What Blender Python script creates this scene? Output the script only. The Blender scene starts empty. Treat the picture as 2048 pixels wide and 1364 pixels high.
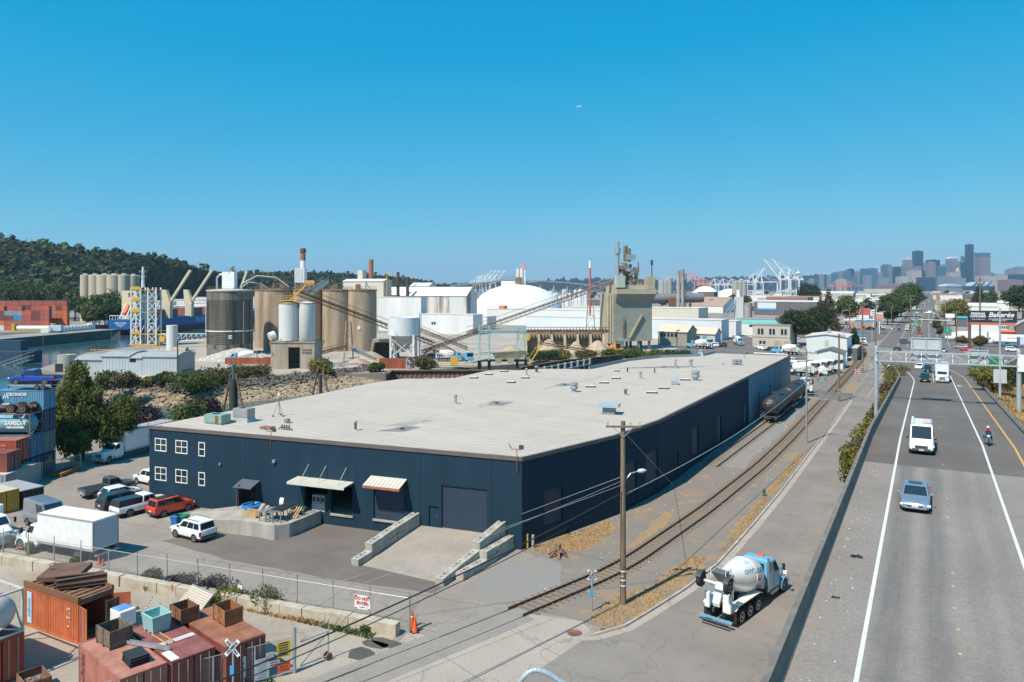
import bpy,bmesh,math,random
import numpy as np
from mathutils import Vector,Matrix
from mathutils.geometry import tessellate_polygon
random.seed(7);rng=np.random.default_rng(7)
R=math.radians
sc=bpy.context.scene
COL=sc.collection
# ---------------------------------------------------------------- camera, light, exposure
# world: +y runs along the avenue towards downtown, +x to its right, metres, street level z = 0
H,F,CX,HY,YAW=23.0,1500.0,1024.0,576.0,R(29)
SA,CA=math.sin(YAW),math.cos(YAW)
cd=bpy.data.cameras.new('camera');cam=bpy.data.objects.new('camera',cd);COL.objects.link(cam)
cam.location=(0,0,H);cam.rotation_euler=(R(90),0,YAW)
cd.sensor_width=36;cd.lens=36*F/2048;cd.shift_y=-(682-HY)/2048
cd.clip_start=0.5;cd.clip_end=40000
sc.camera=cam
SUN_EL,SUN_AZ=R(54),R(14)
w=bpy.data.worlds.new('World');sc.world=w;w.use_nodes=True
nt=w.node_tree;nt.nodes.clear()
sky=nt.nodes.new('ShaderNodeTexSky');sky.sky_type='NISHITA';sky.sun_disc=False
sky.sun_elevation=SUN_EL;sky.sun_rotation=math.pi+SUN_AZ
sky.altitude=0;sky.air_density=0.7;sky.dust_density=0.3;sky.ozone_density=6
def mth(op,a,b):
 q=nt.nodes.new('ShaderNodeMath');q.operation=op;q.inputs[1].default_value=b;nt.links.new(a,q.inputs[0]);return q.outputs[0]
sp=nt.nodes.new('ShaderNodeSeparateColor');cb=nt.nodes.new('ShaderNodeCombineColor');nt.links.new(sky.outputs[0],sp.inputs[0])
# the camera's colour rendering of a deep clear sky: one grade for the whole dome
nt.links.new(mth('MAXIMUM',mth('MULTIPLY',mth('SUBTRACT',sp.outputs[0],0.95),0.92),0.0),cb.inputs[0])
nt.links.new(mth('MULTIPLY',mth('POWER',sp.outputs[1],0.5),2.40),cb.inputs[1])
nt.links.new(mth('MULTIPLY',mth('POWER',sp.outputs[2],0.25),4.45),cb.inputs[2])
bg=nt.nodes.new('ShaderNodeBackground');bg.inputs[1].default_value=0.088
wo=nt.nodes.new('ShaderNodeOutputWorld')
nt.links.new(cb.outputs[0],bg.inputs[0]);nt.links.new(bg.outputs[0],wo.inputs[0])
sl=bpy.data.lights.new('sun','SUN');sun=bpy.data.objects.new('sun',sl);COL.objects.link(sun)
sl.energy=4.8;sl.angle=R(0.53);sl.color=(1,0.925,0.81)
sd=Vector((math.sin(SUN_AZ)*math.cos(SUN_EL),math.cos(SUN_AZ)*math.cos(SUN_EL),-math.sin(SUN_EL)))
sun.rotation_euler=sd.to_track_quat('-Z','Y').to_euler();sun.location=(-50,-100,200)
vs=sc.view_settings;vs.view_transform='Standard';vs.look='None';vs.gamma=1;vs.use_curve_mapping=False;vs.exposure=0.36
sc.cycles.use_denoising=True
sc.cycles.max_bounces=6;sc.cycles.volume_bounces=0;sc.cycles.transparent_max_bounces=12
# ---------------------------------------------------------------- places seen through the lens -> metres
def G(px,py,z=0.0):
 D=F*(H-z)/(py-HY);X=(px-CX)/F*D
 return Vector((X*CA-D*SA,X*SA+D*CA,z))
def PD(px,py,D):
 X=(px-CX)/F*D
 return Vector((X*CA-D*SA,X*SA+D*CA,H-(py-HY)*D/F))
def depth(p):return-p[0]*SA+p[1]*CA
def yat(px,y):
 k=(px-CX)/F;D=y/(k*SA+CA);return D*(k*CA-SA)
def xat(px,x):
 k=(px-CX)/F;D=x/(k*CA-SA);return D*(k*SA+CA)
def zat(py,p):return H-(py-HY)*depth(p)/F
# ---------------------------------------------------------------- materials
MATS={}
def mat(key,col,rough=0.7,metal=0.0,var=0.10,sc_=0.8,col2=None,bump=0.0,bsc=25.0,coat=0.0,streak=0.0,pos=False,emit=0,spec=0.5,lo=0.35,hi=0.65):
 if key in MATS:return MATS[key]
 m=bpy.data.materials.new(key);m.use_nodes=True;n=m.node_tree;b=n.nodes['Principled BSDF'];L=n.links.new
 b.inputs['Roughness'].default_value=rough;b.inputs['Metallic'].default_value=metal
 b.inputs['Specular IOR Level'].default_value=spec
 if coat:b.inputs['Coat Weight'].default_value=coat;b.inputs['Coat Roughness'].default_value=0.08
 col=tuple(col)
 if var or col2:
  c=n.nodes.new('ShaderNodeNewGeometry')if pos else n.nodes.new('ShaderNodeTexCoord')
  src=c.outputs['Position']if pos else c.outputs['Object']
  if streak:
   mp=n.nodes.new('ShaderNodeMapping');mp.inputs['Scale'].default_value=(1,1,1/streak);L(src,mp.inputs[0]);src=mp.outputs[0]
  t=n.nodes.new('ShaderNodeTexNoise');t.inputs['Scale'].default_value=sc_;t.inputs['Detail'].default_value=8;t.inputs['Roughness'].default_value=0.65
  L(src,t.inputs['Vector'])
  r=n.nodes.new('ShaderNodeMapRange');r.inputs[1].default_value=lo;r.inputs[2].default_value=hi
  L(t.outputs['Fac'],r.inputs[0])
  x=n.nodes.new('ShaderNodeMix');x.data_type='RGBA'
  d=tuple(v*(1-var)for v in col);e=tuple(col2)if col2 else tuple(min(1,v*(1+var))for v in col)
  x.inputs[6].default_value=(*d,1);x.inputs[7].default_value=(*e,1)
  L(r.outputs[0],x.inputs[0]);L(x.outputs[2],b.inputs['Base Color'])
  if bump:
   t2=n.nodes.new('ShaderNodeTexNoise');t2.inputs['Scale'].default_value=bsc;t2.inputs['Detail'].default_value=4;L(src,t2.inputs['Vector'])
   bp=n.nodes.new('ShaderNodeBump');bp.inputs['Strength'].default_value=bump;bp.inputs['Distance'].default_value=0.02
   L(t2.outputs['Fac'],bp.inputs['Height']);L(bp.outputs[0],b.inputs['Normal'])
 else:b.inputs['Base Color'].default_value=(*col,1)
 if emit:b.inputs['Emission Color'].default_value=(*col,1);b.inputs['Emission Strength'].default_value=emit
 MATS[key]=m;return m
def paint(key,col,metal=0.0,rough=0.32):return mat(key,col,rough=rough,metal=metal,var=0.05,sc_=1.2,coat=0.5)
def flat(key,col,rough=0.6):return mat(key,col,rough=rough,var=0.07,sc_=1.5)
def leafmat(key,a,b,sc_=0.6):
 if key in MATS:return MATS[key]
 m=mat(key,a,rough=0.75,var=0.25,sc_=sc_,col2=b,spec=0.25,lo=0.3,hi=0.7)
 bs=m.node_tree.nodes['Principled BSDF'];tr=m.node_tree.nodes.new('ShaderNodeBsdfTranslucent');mx=m.node_tree.nodes.new('ShaderNodeMixShader')
 tr.inputs[0].default_value=(b[0]*1.1,b[1]*1.2,b[2],1);mx.inputs[0].default_value=0.22
 o=m.node_tree.nodes['Material Output'];m.node_tree.links.new(bs.outputs[0],mx.inputs[1]);m.node_tree.links.new(tr.outputs[0],mx.inputs[2]);m.node_tree.links.new(mx.outputs[0],o.inputs[0])
 return m
WHITE=lambda:flat('white_paint',(0.78,0.78,0.76),0.5)
BLACK=lambda:flat('black_rubber',(0.018,0.018,0.02),0.75)
GLASS=lambda:mat('dark_glass',(0.02,0.03,0.035),rough=0.06,var=0,spec=0.8)
GALV=lambda:mat('galvanised_steel',(0.42,0.45,0.47),rough=0.45,metal=0.5,var=0.12,sc_=2)
CONC=lambda:mat('weathered_concrete',(0.36,0.315,0.265),rough=0.9,var=0.25,sc_=0.7,bump=0.3,bsc=9,col2=(0.46,0.43,0.375))
RUST=lambda:mat('rusty_steel',(0.17,0.085,0.05),rough=0.85,var=0.4,sc_=1.1,col2=(0.26,0.14,0.085))
DARK=lambda:flat('dark_grey_steel',(0.05,0.052,0.056),0.6)
WOOD=lambda:mat('weathered_wood',(0.19,0.13,0.085),rough=0.85,var=0.35,sc_=3,streak=6)
YEL=lambda:flat('safety_yellow',(0.62,0.37,0.05),0.55)
CHROME=lambda:mat('polished_metal',(0.6,0.6,0.6),rough=0.2,metal=0.9,var=0)
ORANGE=lambda:flat('safety_orange',(0.75,0.13,0.03),0.5)
LAMPW=lambda:mat('lamp_lens',(0.75,0.76,0.78),rough=0.15,var=0)
LAMPR=lambda:mat('tail_lamp_red',(0.45,0.02,0.02),rough=0.2,var=0)
PLATE=lambda:flat('licence_plate_white',(0.6,0.62,0.64))
# ---------------------------------------------------------------- mesh building
class MB:
 def __init__(s):s.v=[];s.f=[]
 def add(s,V,Fc):
  k=len(s.v);s.v+=[tuple(v)for v in V];s.f+=[tuple(i+k for i in f)for f in Fc];return s
 def box(s,x0,x1,y0,y1,z0,z1):
  return s.add([(x0,y0,z0),(x1,y0,z0),(x1,y1,z0),(x0,y1,z0),(x0,y0,z1),(x1,y0,z1),(x1,y1,z1),(x0,y1,z1)],[(0,3,2,1),(4,5,6,7),(0,1,5,4),(1,2,6,5),(2,3,7,6),(3,0,4,7)])
 def cbox(s,c,d):return s.box(c[0]-d[0]/2,c[0]+d[0]/2,c[1]-d[1]/2,c[1]+d[1]/2,c[2]-d[2]/2,c[2]+d[2]/2)
 def quad(s,a,b,c,d):return s.add([a,b,c,d],[(0,1,2,3)])
 def slab(s,poly,z0,z1):
  n=len(poly)
  tri=tessellate_polygon([[Vector((p[0],p[1],0))for p in poly]])
  V=[(p[0],p[1],z1)for p in poly]+[(p[0],p[1],z0)for p in poly]
  return s.add(V,[tuple(t)for t in tri]+[tuple(i+n for i in reversed(t))for t in tri]+[(i,i+n,(i+1)%n+n,(i+1)%n)for i in range(n)])
 def sheet(s,poly,z=0.0):
  tri=tessellate_polygon([[Vector((p[0],p[1],0))for p in poly]])
  return s.add([(p[0],p[1],p[2]if len(p)>2 else z)for p in poly],[tuple(t)for t in tri])
 def ext(s,prof,a,b,axis=0):
  n=len(prof)
  def P(t,q):return(t,q[0],q[1])if axis==0 else(q[0],t,q[1])if axis==1 else(q[0],q[1],t)
  return s.add([P(a,q)for q in prof]+[P(b,q)for q in prof],[tuple(range(n-1,-1,-1)),tuple(range(n,2*n))]+[(i,(i+1)%n,(i+1)%n+n,i+n)for i in range(n)])
 def loft(s,rings,cap=True):
  n=len(rings[0]);k=0;V=[p for r in rings for p in r];Fc=[]
  for j in range(len(rings)-1):
   for i in range(n):Fc.append((j*n+i,j*n+(i+1)%n,(j+1)*n+(i+1)%n,(j+1)*n+i))
  if cap:Fc+=[tuple(range(n-1,-1,-1)),tuple(range((len(rings)-1)*n,len(rings)*n))]
  return s.add(V,Fc)
 def cyl(s,p,q,r0,r1=None,n=10,cap=True):
  p,q=Vector(p),Vector(q);r1=r0 if r1 is None else r1;d=(q-p).normalized()
  a=d.orthogonal().normalized()if abs(d.z)<0.999 else Vector((1,0,0));b=d.cross(a)
  ring=lambda c,r:[c+(a*math.cos(2*math.pi*i/n)+b*math.sin(2*math.pi*i/n))*r for i in range(n)]
  return s.loft([ring(p,r0),ring(q,r1)],cap)
 def tube(s,pts,r,n=6):
  for a,b in zip(pts[:-1],pts[1:]):s.cyl(a,b,r,n=n)
  return s
 def bar(s,p,q,wd,ht=None):
  p,q=Vector(p),Vector(q);ht=ht or wd;d=(q-p).normalized()
  up=Vector((0,0,1))if abs(d.z)<0.95 else Vector((0,1,0));a=d.cross(up).normalized()*wd/2;b=a.cross(d).normalized()*ht/2
  return s.loft([[p-a-b,p+a-b,p+a+b,p-a+b],[q-a-b,q+a-b,q+a+b,q-a+b]])
 def lathe(s,prof,n=16,c=(0,0,0),axis=None):
  c=Vector(c);d=Vector(axis or(0,0,1)).normalized();a=Vector((1,0,0))if abs(d.x)<0.9 else Vector((0,1,0));a=(a-d*a.dot(d)).normalized();b=d.cross(a)
  return s.loft([[c+d*z+(a*math.cos(2*math.pi*i/n)+b*math.sin(2*math.pi*i/n))*max(r,1e-3)for i in range(n)]for r,z in prof])
 def mesh(s,name,m=None,smooth=None):
  me=bpy.data.meshes.new(name);me.from_pydata(s.v,[],s.f);me.update()
  bm=bmesh.new();bm.from_mesh(me);bmesh.ops.recalc_face_normals(bm,faces=bm.faces);bm.to_mesh(me);bm.free()
  if m:me.materials.append(m)
  if smooth:me.polygons.foreach_set('use_smooth',[True]*len(me.polygons));me.set_sharp_from_angle(angle=R(smooth))
  return me
 def build(s,name,m,parent=None,loc=None,rz=0,smooth=None,bevel=0,label=None):
  o=bpy.data.objects.new(name,s.mesh(name,m,smooth));COL.objects.link(o)
  if parent:o.parent=parent
  if loc is not None:o.location=loc
  if rz:o.rotation_euler[2]=rz
  if bevel:b=o.modifiers.new('bevel','BEVEL');b.width=bevel;b.segments=2;b.limit_method='ANGLE';b.angle_limit=R(40)
  if label:o['label']=label
  return o
def tag(o,label,cat,group=None,kind=None):
 if label:o['label']=label
 if cat:o['category']=cat
 if group:o['group']=group
 if kind:o['kind']=kind
 return o
def thing(name,label,cat,loc=(0,0,0),rz=0,group=None):
 o=bpy.data.objects.new(name,None);COL.objects.link(o);o.location=loc;o.rotation_euler=(0,0,rz);o.empty_display_size=0.3
 return tag(o,label,cat,group)
def struct(name,mb,m,loc=None,smooth=None):
 o=mb.build(name,m,loc=loc,smooth=smooth);o['kind']='structure';return o
def dup(root,loc,rz,label=None):
 r=root.copy();COL.objects.link(r);r.location=loc;r.rotation_euler=(0,0,rz)
 if label:r['label']=label
 for ch in root.children:
  c=ch.copy();COL.objects.link(c);c.parent=r
  for g in ch.children:d=g.copy();COL.objects.link(d);d.parent=c
 return r
def part_copy(o,parent,loc,rz=0):
 c=o.copy();COL.objects.link(c);c.parent=parent;c.location=loc;c.rotation_euler[2]=rz;return c
def text(s,size,m,parent,loc,rot=(0,0,0),align='CENTER',name='lettering',shear=0,sx=1.0,bold=0.0,depth_=0.008):
 cu=bpy.data.curves.new(name,'FONT');cu.body=s;cu.size=size;cu.align_x=align;cu.align_y='CENTER';cu.extrude=depth_;cu.shear=shear;cu.offset=bold;cu.resolution_u=3
 t=bpy.data.objects.new(name,cu);me=bpy.data.meshes.new_from_object(t);bpy.data.objects.remove(t);me.name=name
 if sx!=1.0:me.transform(Matrix.Diagonal((sx,1,1,1)))
 me.materials.clear();me.materials.append(m)
 o=bpy.data.objects.new(name,me);COL.objects.link(o);o.parent=parent;o.location=loc;o.rotation_euler=rot;return o
def mesh_np(name,V,Q,m):
 me=bpy.data.meshes.new(name);nv,nf=len(V),len(Q);k=Q.shape[1]
 me.vertices.add(nv);me.vertices.foreach_set('co',V.astype(np.float32).ravel())
 me.loops.add(nf*k);me.loops.foreach_set('vertex_index',Q.astype(np.int32).ravel())
 me.polygons.add(nf);me.polygons.foreach_set('loop_start',np.arange(0,nf*k,k,dtype=np.int32));me.polygons.foreach_set('loop_total',np.full(nf,k,dtype=np.int32))
 me.update();me.validate();me.materials.append(m);return me
def leaves(name,blobs,n,size,m,parent=None,loc=None,droop=0.0,shell=0.55):
 """n leaf-clump quads spread through ellipsoids (x, y, z, rx, ry, rz), thicker towards their skins, with gaps"""
 b=np.array(blobs,float);vol=(b[:,3]*b[:,4]*b[:,5])**0.75;i=rng.choice(len(b),n,p=vol/vol.sum())
 d=rng.normal(size=(n,3));d/=np.linalg.norm(d,axis=1)[:,None];r=(shell+(1.06-shell)*rng.random(n)**0.6)
 lump=1+0.16*np.sin(d[:,0]*5+i)*np.sin(d[:,1]*6+2*i)+0.1*np.sin(d[:,2]*8+i)
 C=b[i,:3]+d*b[i,3:6]*(r*lump)[:,None]
 nrm=d+rng.normal(size=(n,3))*0.75;nrm/=np.linalg.norm(nrm,axis=1)[:,None]
 t=np.cross(nrm,rng.normal(size=(n,3)));t/=np.linalg.norm(t,axis=1)[:,None]
 if droop:t=t*(1-droop)+np.array([0,0,-1.0])*droop;t/=np.linalg.norm(t,axis=1)[:,None]
 u=np.cross(nrm,t);u/=np.linalg.norm(u,axis=1)[:,None]+1e-9;s=size*(0.6+0.8*rng.random(n))[:,None]
 a=1+1.4*droop
 V=np.stack([C-t*s*a,C+u*s*0.55,C+t*s*a,C-u*s*0.55],1).reshape(-1,3)
 me=mesh_np(name,V,np.arange(4*n).reshape(n,4),m)
 o=bpy.data.objects.new(name,me);COL.objects.link(o)
 if parent:o.parent=parent
 if loc is not None:o.location=loc
 return o
G1=lambda:leafmat('foliage_mid_green',(0.035,0.055,0.016),(0.12,0.155,0.045))
G2=lambda:leafmat('foliage_dark_green',(0.018,0.035,0.014),(0.07,0.10,0.038))
G3=lambda:leafmat('foliage_yellow_green',(0.10,0.10,0.022),(0.27,0.23,0.06))
G4=lambda:leafmat('foliage_plum',(0.02,0.012,0.02),(0.055,0.03,0.04))
G5=lambda:leafmat('foliage_olive_brown',(0.07,0.06,0.028),(0.17,0.13,0.065))
BARK=lambda:mat('bark',(0.09,0.07,0.055),rough=0.9,var=0.3,sc_=4)
def tree(name,label,loc,h,rad,m,n=900,size=0.5,kind='round',cat='tree',group=None,trunk=0.18):
 t=thing(name,label,cat,loc,0,group)
 mb=MB();tr=max(0.08,h*0.022);top=h*0.7
 mb.cyl((0,0,-0.3),(0,0,h*trunk),tr*1.2,tr,8).cyl((0,0,h*trunk),(0.1,0.05,top),tr,tr*0.3,7)
 for k in range(6):
  a=k*1.1+0.4;z=h*(trunk+0.06*k);mb.cyl((0,0,z),(math.cos(a)*rad*0.7,math.sin(a)*rad*0.7,z+h*0.2),tr*0.45,tr*0.12,5)
 mb.build('trunk',BARK(),t,smooth=50)
 if kind=='cone':
  bl=[(0,0,h*(trunk*0.6+(1-trunk*0.6)*q),rad*(1-q)+0.12*rad,rad*(1-q)+0.12*rad,h*0.09)for q in np.linspace(0.05,0.95,9)]
 elif kind=='bush':
  bl=[(random.uniform(-.55,.55)*rad,random.uniform(-.55,.55)*rad,h*random.uniform(.3,.55),rad*random.uniform(.4,.65),rad*random.uniform(.4,.65),h*random.uniform(.3,.48))for _ in range(6)]
 else:
  bl=[(0,0,h*0.62,rad*0.75,rad*0.75,h*0.3)]
  for k in range(9):
   a=k*2.4;q=random.uniform(0.3,0.72);zz=random.uniform(0.38,0.84)
   f=1-0.5*abs(zz-0.55)/0.3
   bl.append((math.cos(a)*rad*q*f,math.sin(a)*rad*q*f,h*zz,rad*random.uniform(.3,.5),rad*random.uniform(.3,.5),h*random.uniform(.1,.18)))
 leaves('crown',bl,n,size,m,t,shell=0.5);return t
# ---------------------------------------------------------------- the setting
def ground_mat(key,col,col2,sc_=0.25,rough=0.92,fine=6.0,fvar=0.25,joints=None,cracks=0.0,stain=None,bump=0.25,patch=None):
 m=bpy.data.materials.new(key);m.use_nodes=True;n=m.node_tree;b=n.nodes['Principled BSDF'];L=n.links.new
 b.inputs['Roughness'].default_value=rough;b.inputs['Specular IOR Level'].default_value=0.25
 g=n.nodes.new('ShaderNodeNewGeometry');P=g.outputs['Position']
 def noise(s,d=6,r=0.6,src=P):
  t=n.nodes.new('ShaderNodeTexNoise');t.inputs['Scale'].default_value=s;t.inputs['Detail'].default_value=d;t.inputs['Roughness'].default_value=r;L(src,t.inputs['Vector']);return t.outputs['Fac']
 def rng_(src,a,c,o0=0,o1=1):
  r=n.nodes.new('ShaderNodeMapRange');r.inputs[1].default_value=a;r.inputs[2].default_value=c;r.inputs[3].default_value=o0;r.inputs[4].default_value=o1;L(src,r.inputs[0]);return r.outputs[0]
 def mix(f,a,c,mode='MIX'):
  x=n.nodes.new('ShaderNodeMix');x.data_type='RGBA';x.blend_type=mode
  if isinstance(f,float):x.inputs[0].default_value=f
  else:L(f,x.inputs[0])
  for k,v in((6,a),(7,c)):
   if isinstance(v,tuple):x.inputs[k].default_value=(*v,1)
   else:L(v,x.inputs[k])
  return x.outputs[2]
 c=mix(rng_(noise(sc_),0.35,0.65),col,col2)
 fn=noise(fine,8,0.75);c=mix(1.0,c,mix(rng_(fn,0.3,0.7),(1-fvar,)*3,(1+fvar*0.6,)*3),'MULTIPLY')
 c=mix(rng_(noise(sc_*3.7,5,0.7),0.52,0.72,0,0.35),c,tuple(v*0.72 for v in col))
 if patch:c=mix(rng_(noise(0.33,7,0.72),0.53,0.66,0,0.75),c,patch)
 if joints:
  br=n.nodes.new('ShaderNodeTexBrick');br.offset=0;br.inputs['Scale'].default_value=1;br.inputs['Mortar Size'].default_value=0.045;br.inputs['Brick Width'].default_value=joints[0];br.inputs['Row Height'].default_value=joints[1]
  br.inputs['Color1'].default_value=(1,1,1,1);br.inputs['Color2'].default_value=(0.93,0.93,0.93,1);br.inputs['Mortar'].default_value=(0.55,0.53,0.5,1)
  mp=n.nodes.new('ShaderNodeMapping');mp.inputs['Rotation'].default_value=(0,0,joints[2]if len(joints)>2 else 0);L(P,mp.inputs[0]);L(mp.outputs[0],br.inputs['Vector']);c=mix(0.75,c,mix(1.0,c,br.outputs['Color'],'MULTIPLY'))
 if cracks:
  vo=n.nodes.new('ShaderNodeTexVoronoi');vo.feature='DISTANCE_TO_EDGE';vo.inputs['Scale'].default_value=0.13
  ad=n.nodes.new('ShaderNodeVectorMath');ad.operation='ADD';t=n.nodes.new('ShaderNodeTexNoise');t.inputs['Scale'].default_value=0.5;t.inputs['Detail'].default_value=5;L(P,t.inputs['Vector'])
  s2=n.nodes.new('ShaderNodeVectorMath');s2.operation='SCALE';s2.inputs['Scale'].default_value=3.5;L(t.outputs['Color'],s2.inputs[0]);L(P,ad.inputs[0]);L(s2.outputs[0],ad.inputs[1]);L(ad.outputs[0],vo.inputs['Vector'])
  c=mix(rng_(vo.outputs['Distance'],0.002,0.012,cracks,0),c,(0.05,0.05,0.05))
 if stain:
  sx=n.nodes.new('ShaderNodeSeparateXYZ');L(P,sx.inputs[0]);wob=rng_(noise(0.08,3),0,1,-0.35,0.35)
  for(x0,hw,st)in stain:
   a1=n.nodes.new('ShaderNodeMath');a1.operation='ADD';L(sx.outputs[0],a1.inputs[0]);L(wob,a1.inputs[1])
   a2=n.nodes.new('ShaderNodeMath');a2.operation='SUBTRACT';L(a1.outputs[0],a2.inputs[0]);a2.inputs[1].default_value=x0
   a3=n.nodes.new('ShaderNodeMath');a3.operation='ABSOLUTE';L(a2.outputs[0],a3.inputs[0])
   f=rng_(a3.outputs[0],hw*0.35,hw*1.15,st,0);a4=n.nodes.new('ShaderNodeMath');a4.operation='MULTIPLY';L(f,a4.inputs[0])
   st_=n.nodes.new('ShaderNodeMapping');st_.inputs['Scale'].default_value=(2.5,0.12,1);L(P,st_.inputs[0]);L(rng_(noise(1.0,6,0.7,st_.outputs[0]),0.25,0.6,0.45,1),a4.inputs[1])
   c=mix(a4.outputs[0],c,(0.085,0.085,0.088))
 L(c,b.inputs['Base Color'])
 bp=n.nodes.new('ShaderNodeBump');bp.inputs['Strength'].default_value=bump;bp.inputs['Distance'].default_value=0.03;L(fn,bp.inputs['Height']);L(bp.outputs[0],b.inputs['Normal'])
 MATS[key]=m;return m
M_LAND=ground_mat('dusty_industrial_ground',(0.25,0.215,0.18),(0.32,0.28,0.24),0.03,fine=1.5)
M_YARD=ground_mat('old_concrete_paving',(0.265,0.225,0.19),(0.32,0.278,0.238),0.12,joints=(6.5,5.0,R(-8)),cracks=0.3)
M_CROSS=ground_mat('pale_crossing_concrete',(0.37,0.315,0.265),(0.42,0.365,0.31),0.12,joints=(7.5,5.5,R(20)),cracks=0.3)
M_DUST=ground_mat('dusty_dirt_yard',(0.30,0.25,0.195),(0.38,0.33,0.27),0.2,cracks=0.2)
M_ASPH=ground_mat('worn_asphalt',(0.215,0.188,0.165),(0.27,0.238,0.21),0.15,fine=9,fvar=0.3,cracks=0.22)
M_APRON=ground_mat('dark_apron_asphalt',(0.15,0.127,0.112),(0.185,0.158,0.14),0.2,fine=8,fvar=0.35)
M_RAMP=ground_mat('ramp_concrete',(0.30,0.255,0.215),(0.36,0.31,0.262),0.3,fine=7)
M_DECK=ground_mat('bridge_deck_concrete',(0.235,0.205,0.182),(0.275,0.242,0.215),0.12,fine=7,fvar=0.3,stain=((-1.55,0.75,0.55),(0.35,0.7,0.5),(2.2,0.6,0.22),(3.6,0.5,0.18)))
M_HWY=ground_mat('highway_asphalt',(0.132,0.115,0.103),(0.165,0.146,0.13),0.1,fine=9,fvar=0.3,stain=((-0.6,1.3,0.25),(2.9,1.1,0.12)))
M_GRAV=ground_mat('track_gravel',(0.25,0.205,0.165),(0.215,0.195,0.175),0.22,fine=12,fvar=0.4,bump=0.6,patch=(0.36,0.225,0.11))
M_BLUEG=ground_mat('blue_grey_crushed_stone',(0.25,0.245,0.235),(0.28,0.245,0.21),0.35,fine=14,fvar=0.35,bump=0.6)
M_PLANT=ground_mat('pale_plant_paving',(0.44,0.39,0.335),(0.33,0.285,0.235),0.06,fine=3)
M_DRY=ground_mat('dry_grass_ground',(0.38,0.24,0.115),(0.30,0.22,0.14),0.35,fine=10,fvar=0.5,bump=0.8)
M_LOT=ground_mat('parking_asphalt',(0.135,0.12,0.11),(0.18,0.162,0.148),0.08,fine=5)
def rough(poly,amp=0.4,step=1.2):
 out=[]
 for i,a in enumerate(poly):
  b=poly[(i+1)%len(poly)];L=math.hypot(b[0]-a[0],b[1]-a[1]);k=max(1,int(L/step))
  for j in range(k):q=j/k;out.append((a[0]+(b[0]-a[0])*q+random.uniform(-amp,amp),a[1]+(b[1]-a[1])*q+random.uniform(-amp,amp)))
 return out
def strip(path,x0,x1,z=0.0):
 mb=MB();L=[]
 for i,p in enumerate(path):
  a,b=path[max(0,i-1)],path[min(len(path)-1,i+1)];dx,dy=b[0]-a[0],b[1]-a[1];l=math.hypot(dx,dy);nx,ny=dy/l,-dx/l
  zz=(p[2]if len(p)>2 else 0)+z
  L.append(((p[0]+nx*x0,p[1]+ny*x0,zz),(p[0]+nx*x1,p[1]+ny*x1,zz)))
 mb.v=[q for r in L for q in r];mb.f=[(2*i,2*i+1,2*i+3,2*i+2)for i in range(len(L)-1)];return mb
def profile_along(path,prof):
 rings=[]
 for i,p in enumerate(path):
  a,b=path[max(0,i-1)],path[min(len(path)-1,i+1)];dx,dy=b[0]-a[0],b[1]-a[1];l=math.hypot(dx,dy);nx,ny=dy/l,-dx/l;z=p[2]if len(p)>2 else 0
  rings.append([(p[0]+nx*u,p[1]+ny*u,z+v)for u,v in prof])
 return MB().loft(rings)
# land with the river on the left and the slip behind the warehouse
land=[(-900,-400),(-900,20),(-330,45),(-205,72),(-130,84),(-88,90),(-81,120),(-78,160),(-70,228),(-84,236),(-92,232),(-127,163),(-139,152),(-142,130),(-152,115),(-180,110),(-222,122),(-262,160),(-278,195),(-300,260),(-335,330),(-365,420),(-420,560),(-560,900),(-900,1500),(-1500,2300),(-1700,3200),(-1400,4300),(-700,5200),(-600,9500),(7000,9500),(7000,-400)]
struct('ground',MB().slab(land,-6,-0.012),M_LAND)
far_land=[(-3000,0),(-900,60),(-560,140),(-433,190),(-394,226),(-410,252),(-450,280),(-480,360),(-560,560),(-700,900),(-1040,1500),(-1700,2400),(-3200,3400),(-5000,3000)]
struct('far_bank',MB().slab(far_land,-6,0.3),M_LAND)
mw=mat('river_water',(0.035,0.085,0.10),rough=0.12,var=0.2,sc_=0.05,bump=0.6,bsc=0.5,pos=True)
struct('river_water',MB().sheet([(-9000,-500),(-40,-500),(-40,300),(7000,9600),(-9000,9600)],-3.0),mw)
# paving
struct('yard_pavement',MB().sheet([(-110,42),(-69,36.9),(-30.5,40.6),(-27.5,41.2),(-26,47),(-31,50),(-31,58.5),(-73.5,52.4),(-76,70),(-78,84),(-100,84),(-112,60)],0.0),M_YARD)
struct('dirt_yard',MB().sheet(rough([(-120,-20),(-120,40),(-69,36.3),(-50,38.3),(-31,39.9),(-29.2,36),(-31.5,31.2),(-36,22),(-48,-20)],0.25),0.0),M_DUST)
struct('apron_asphalt',MB().sheet(rough([(-61,44.2),(-52,43.9),(-42,44.8),(-32.6,46.6),(-32.4,48.6),(-41.3,49),(-41.3,57),(-51.9,55.2),(-51.4,50.5),(-52.2,49.3),(-59,48.4)],0.12),0.004),M_APRON)
KP=[(-20.5,45.2),(-19.2,46.0),(-17.9,48.2),(-17.2,51.2),(-16.1,56.4),(-15.2,62.8),(-14.75,74),(-14.4,88.4),(-14.2,113.6),(-14.0,140),(-14.0,168)]
KQ=[(-14.0,178),(-13.8,210),(-13.8,240),(-15,252),(-20,262)]
struct('crossing_pavement',MB().sheet([(-48,-20),(-31.5,31.2),(-29.5,36.5),(-30.3,40.4),(-27.5,41.2),(-26.2,46.6),(-21,47.6),(-19.4,46.4),(-20.2,42),(-20.9,38),(-23.5,20),(-27,-20)],0.0),M_CROSS)
struct('side_street',MB().sheet([(-27,-20),(-23.5,20),(-20.9,38),(-20.2,42),(-19.6,45.9)]+KP[2:]+KQ+[(-20,262),(-4,262),(-5,200),(-5.0,-20)],0.004),M_ASPH)
struct('gutter_strip',strip(KP,0.0,0.6,0.009),M_CROSS)
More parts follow.
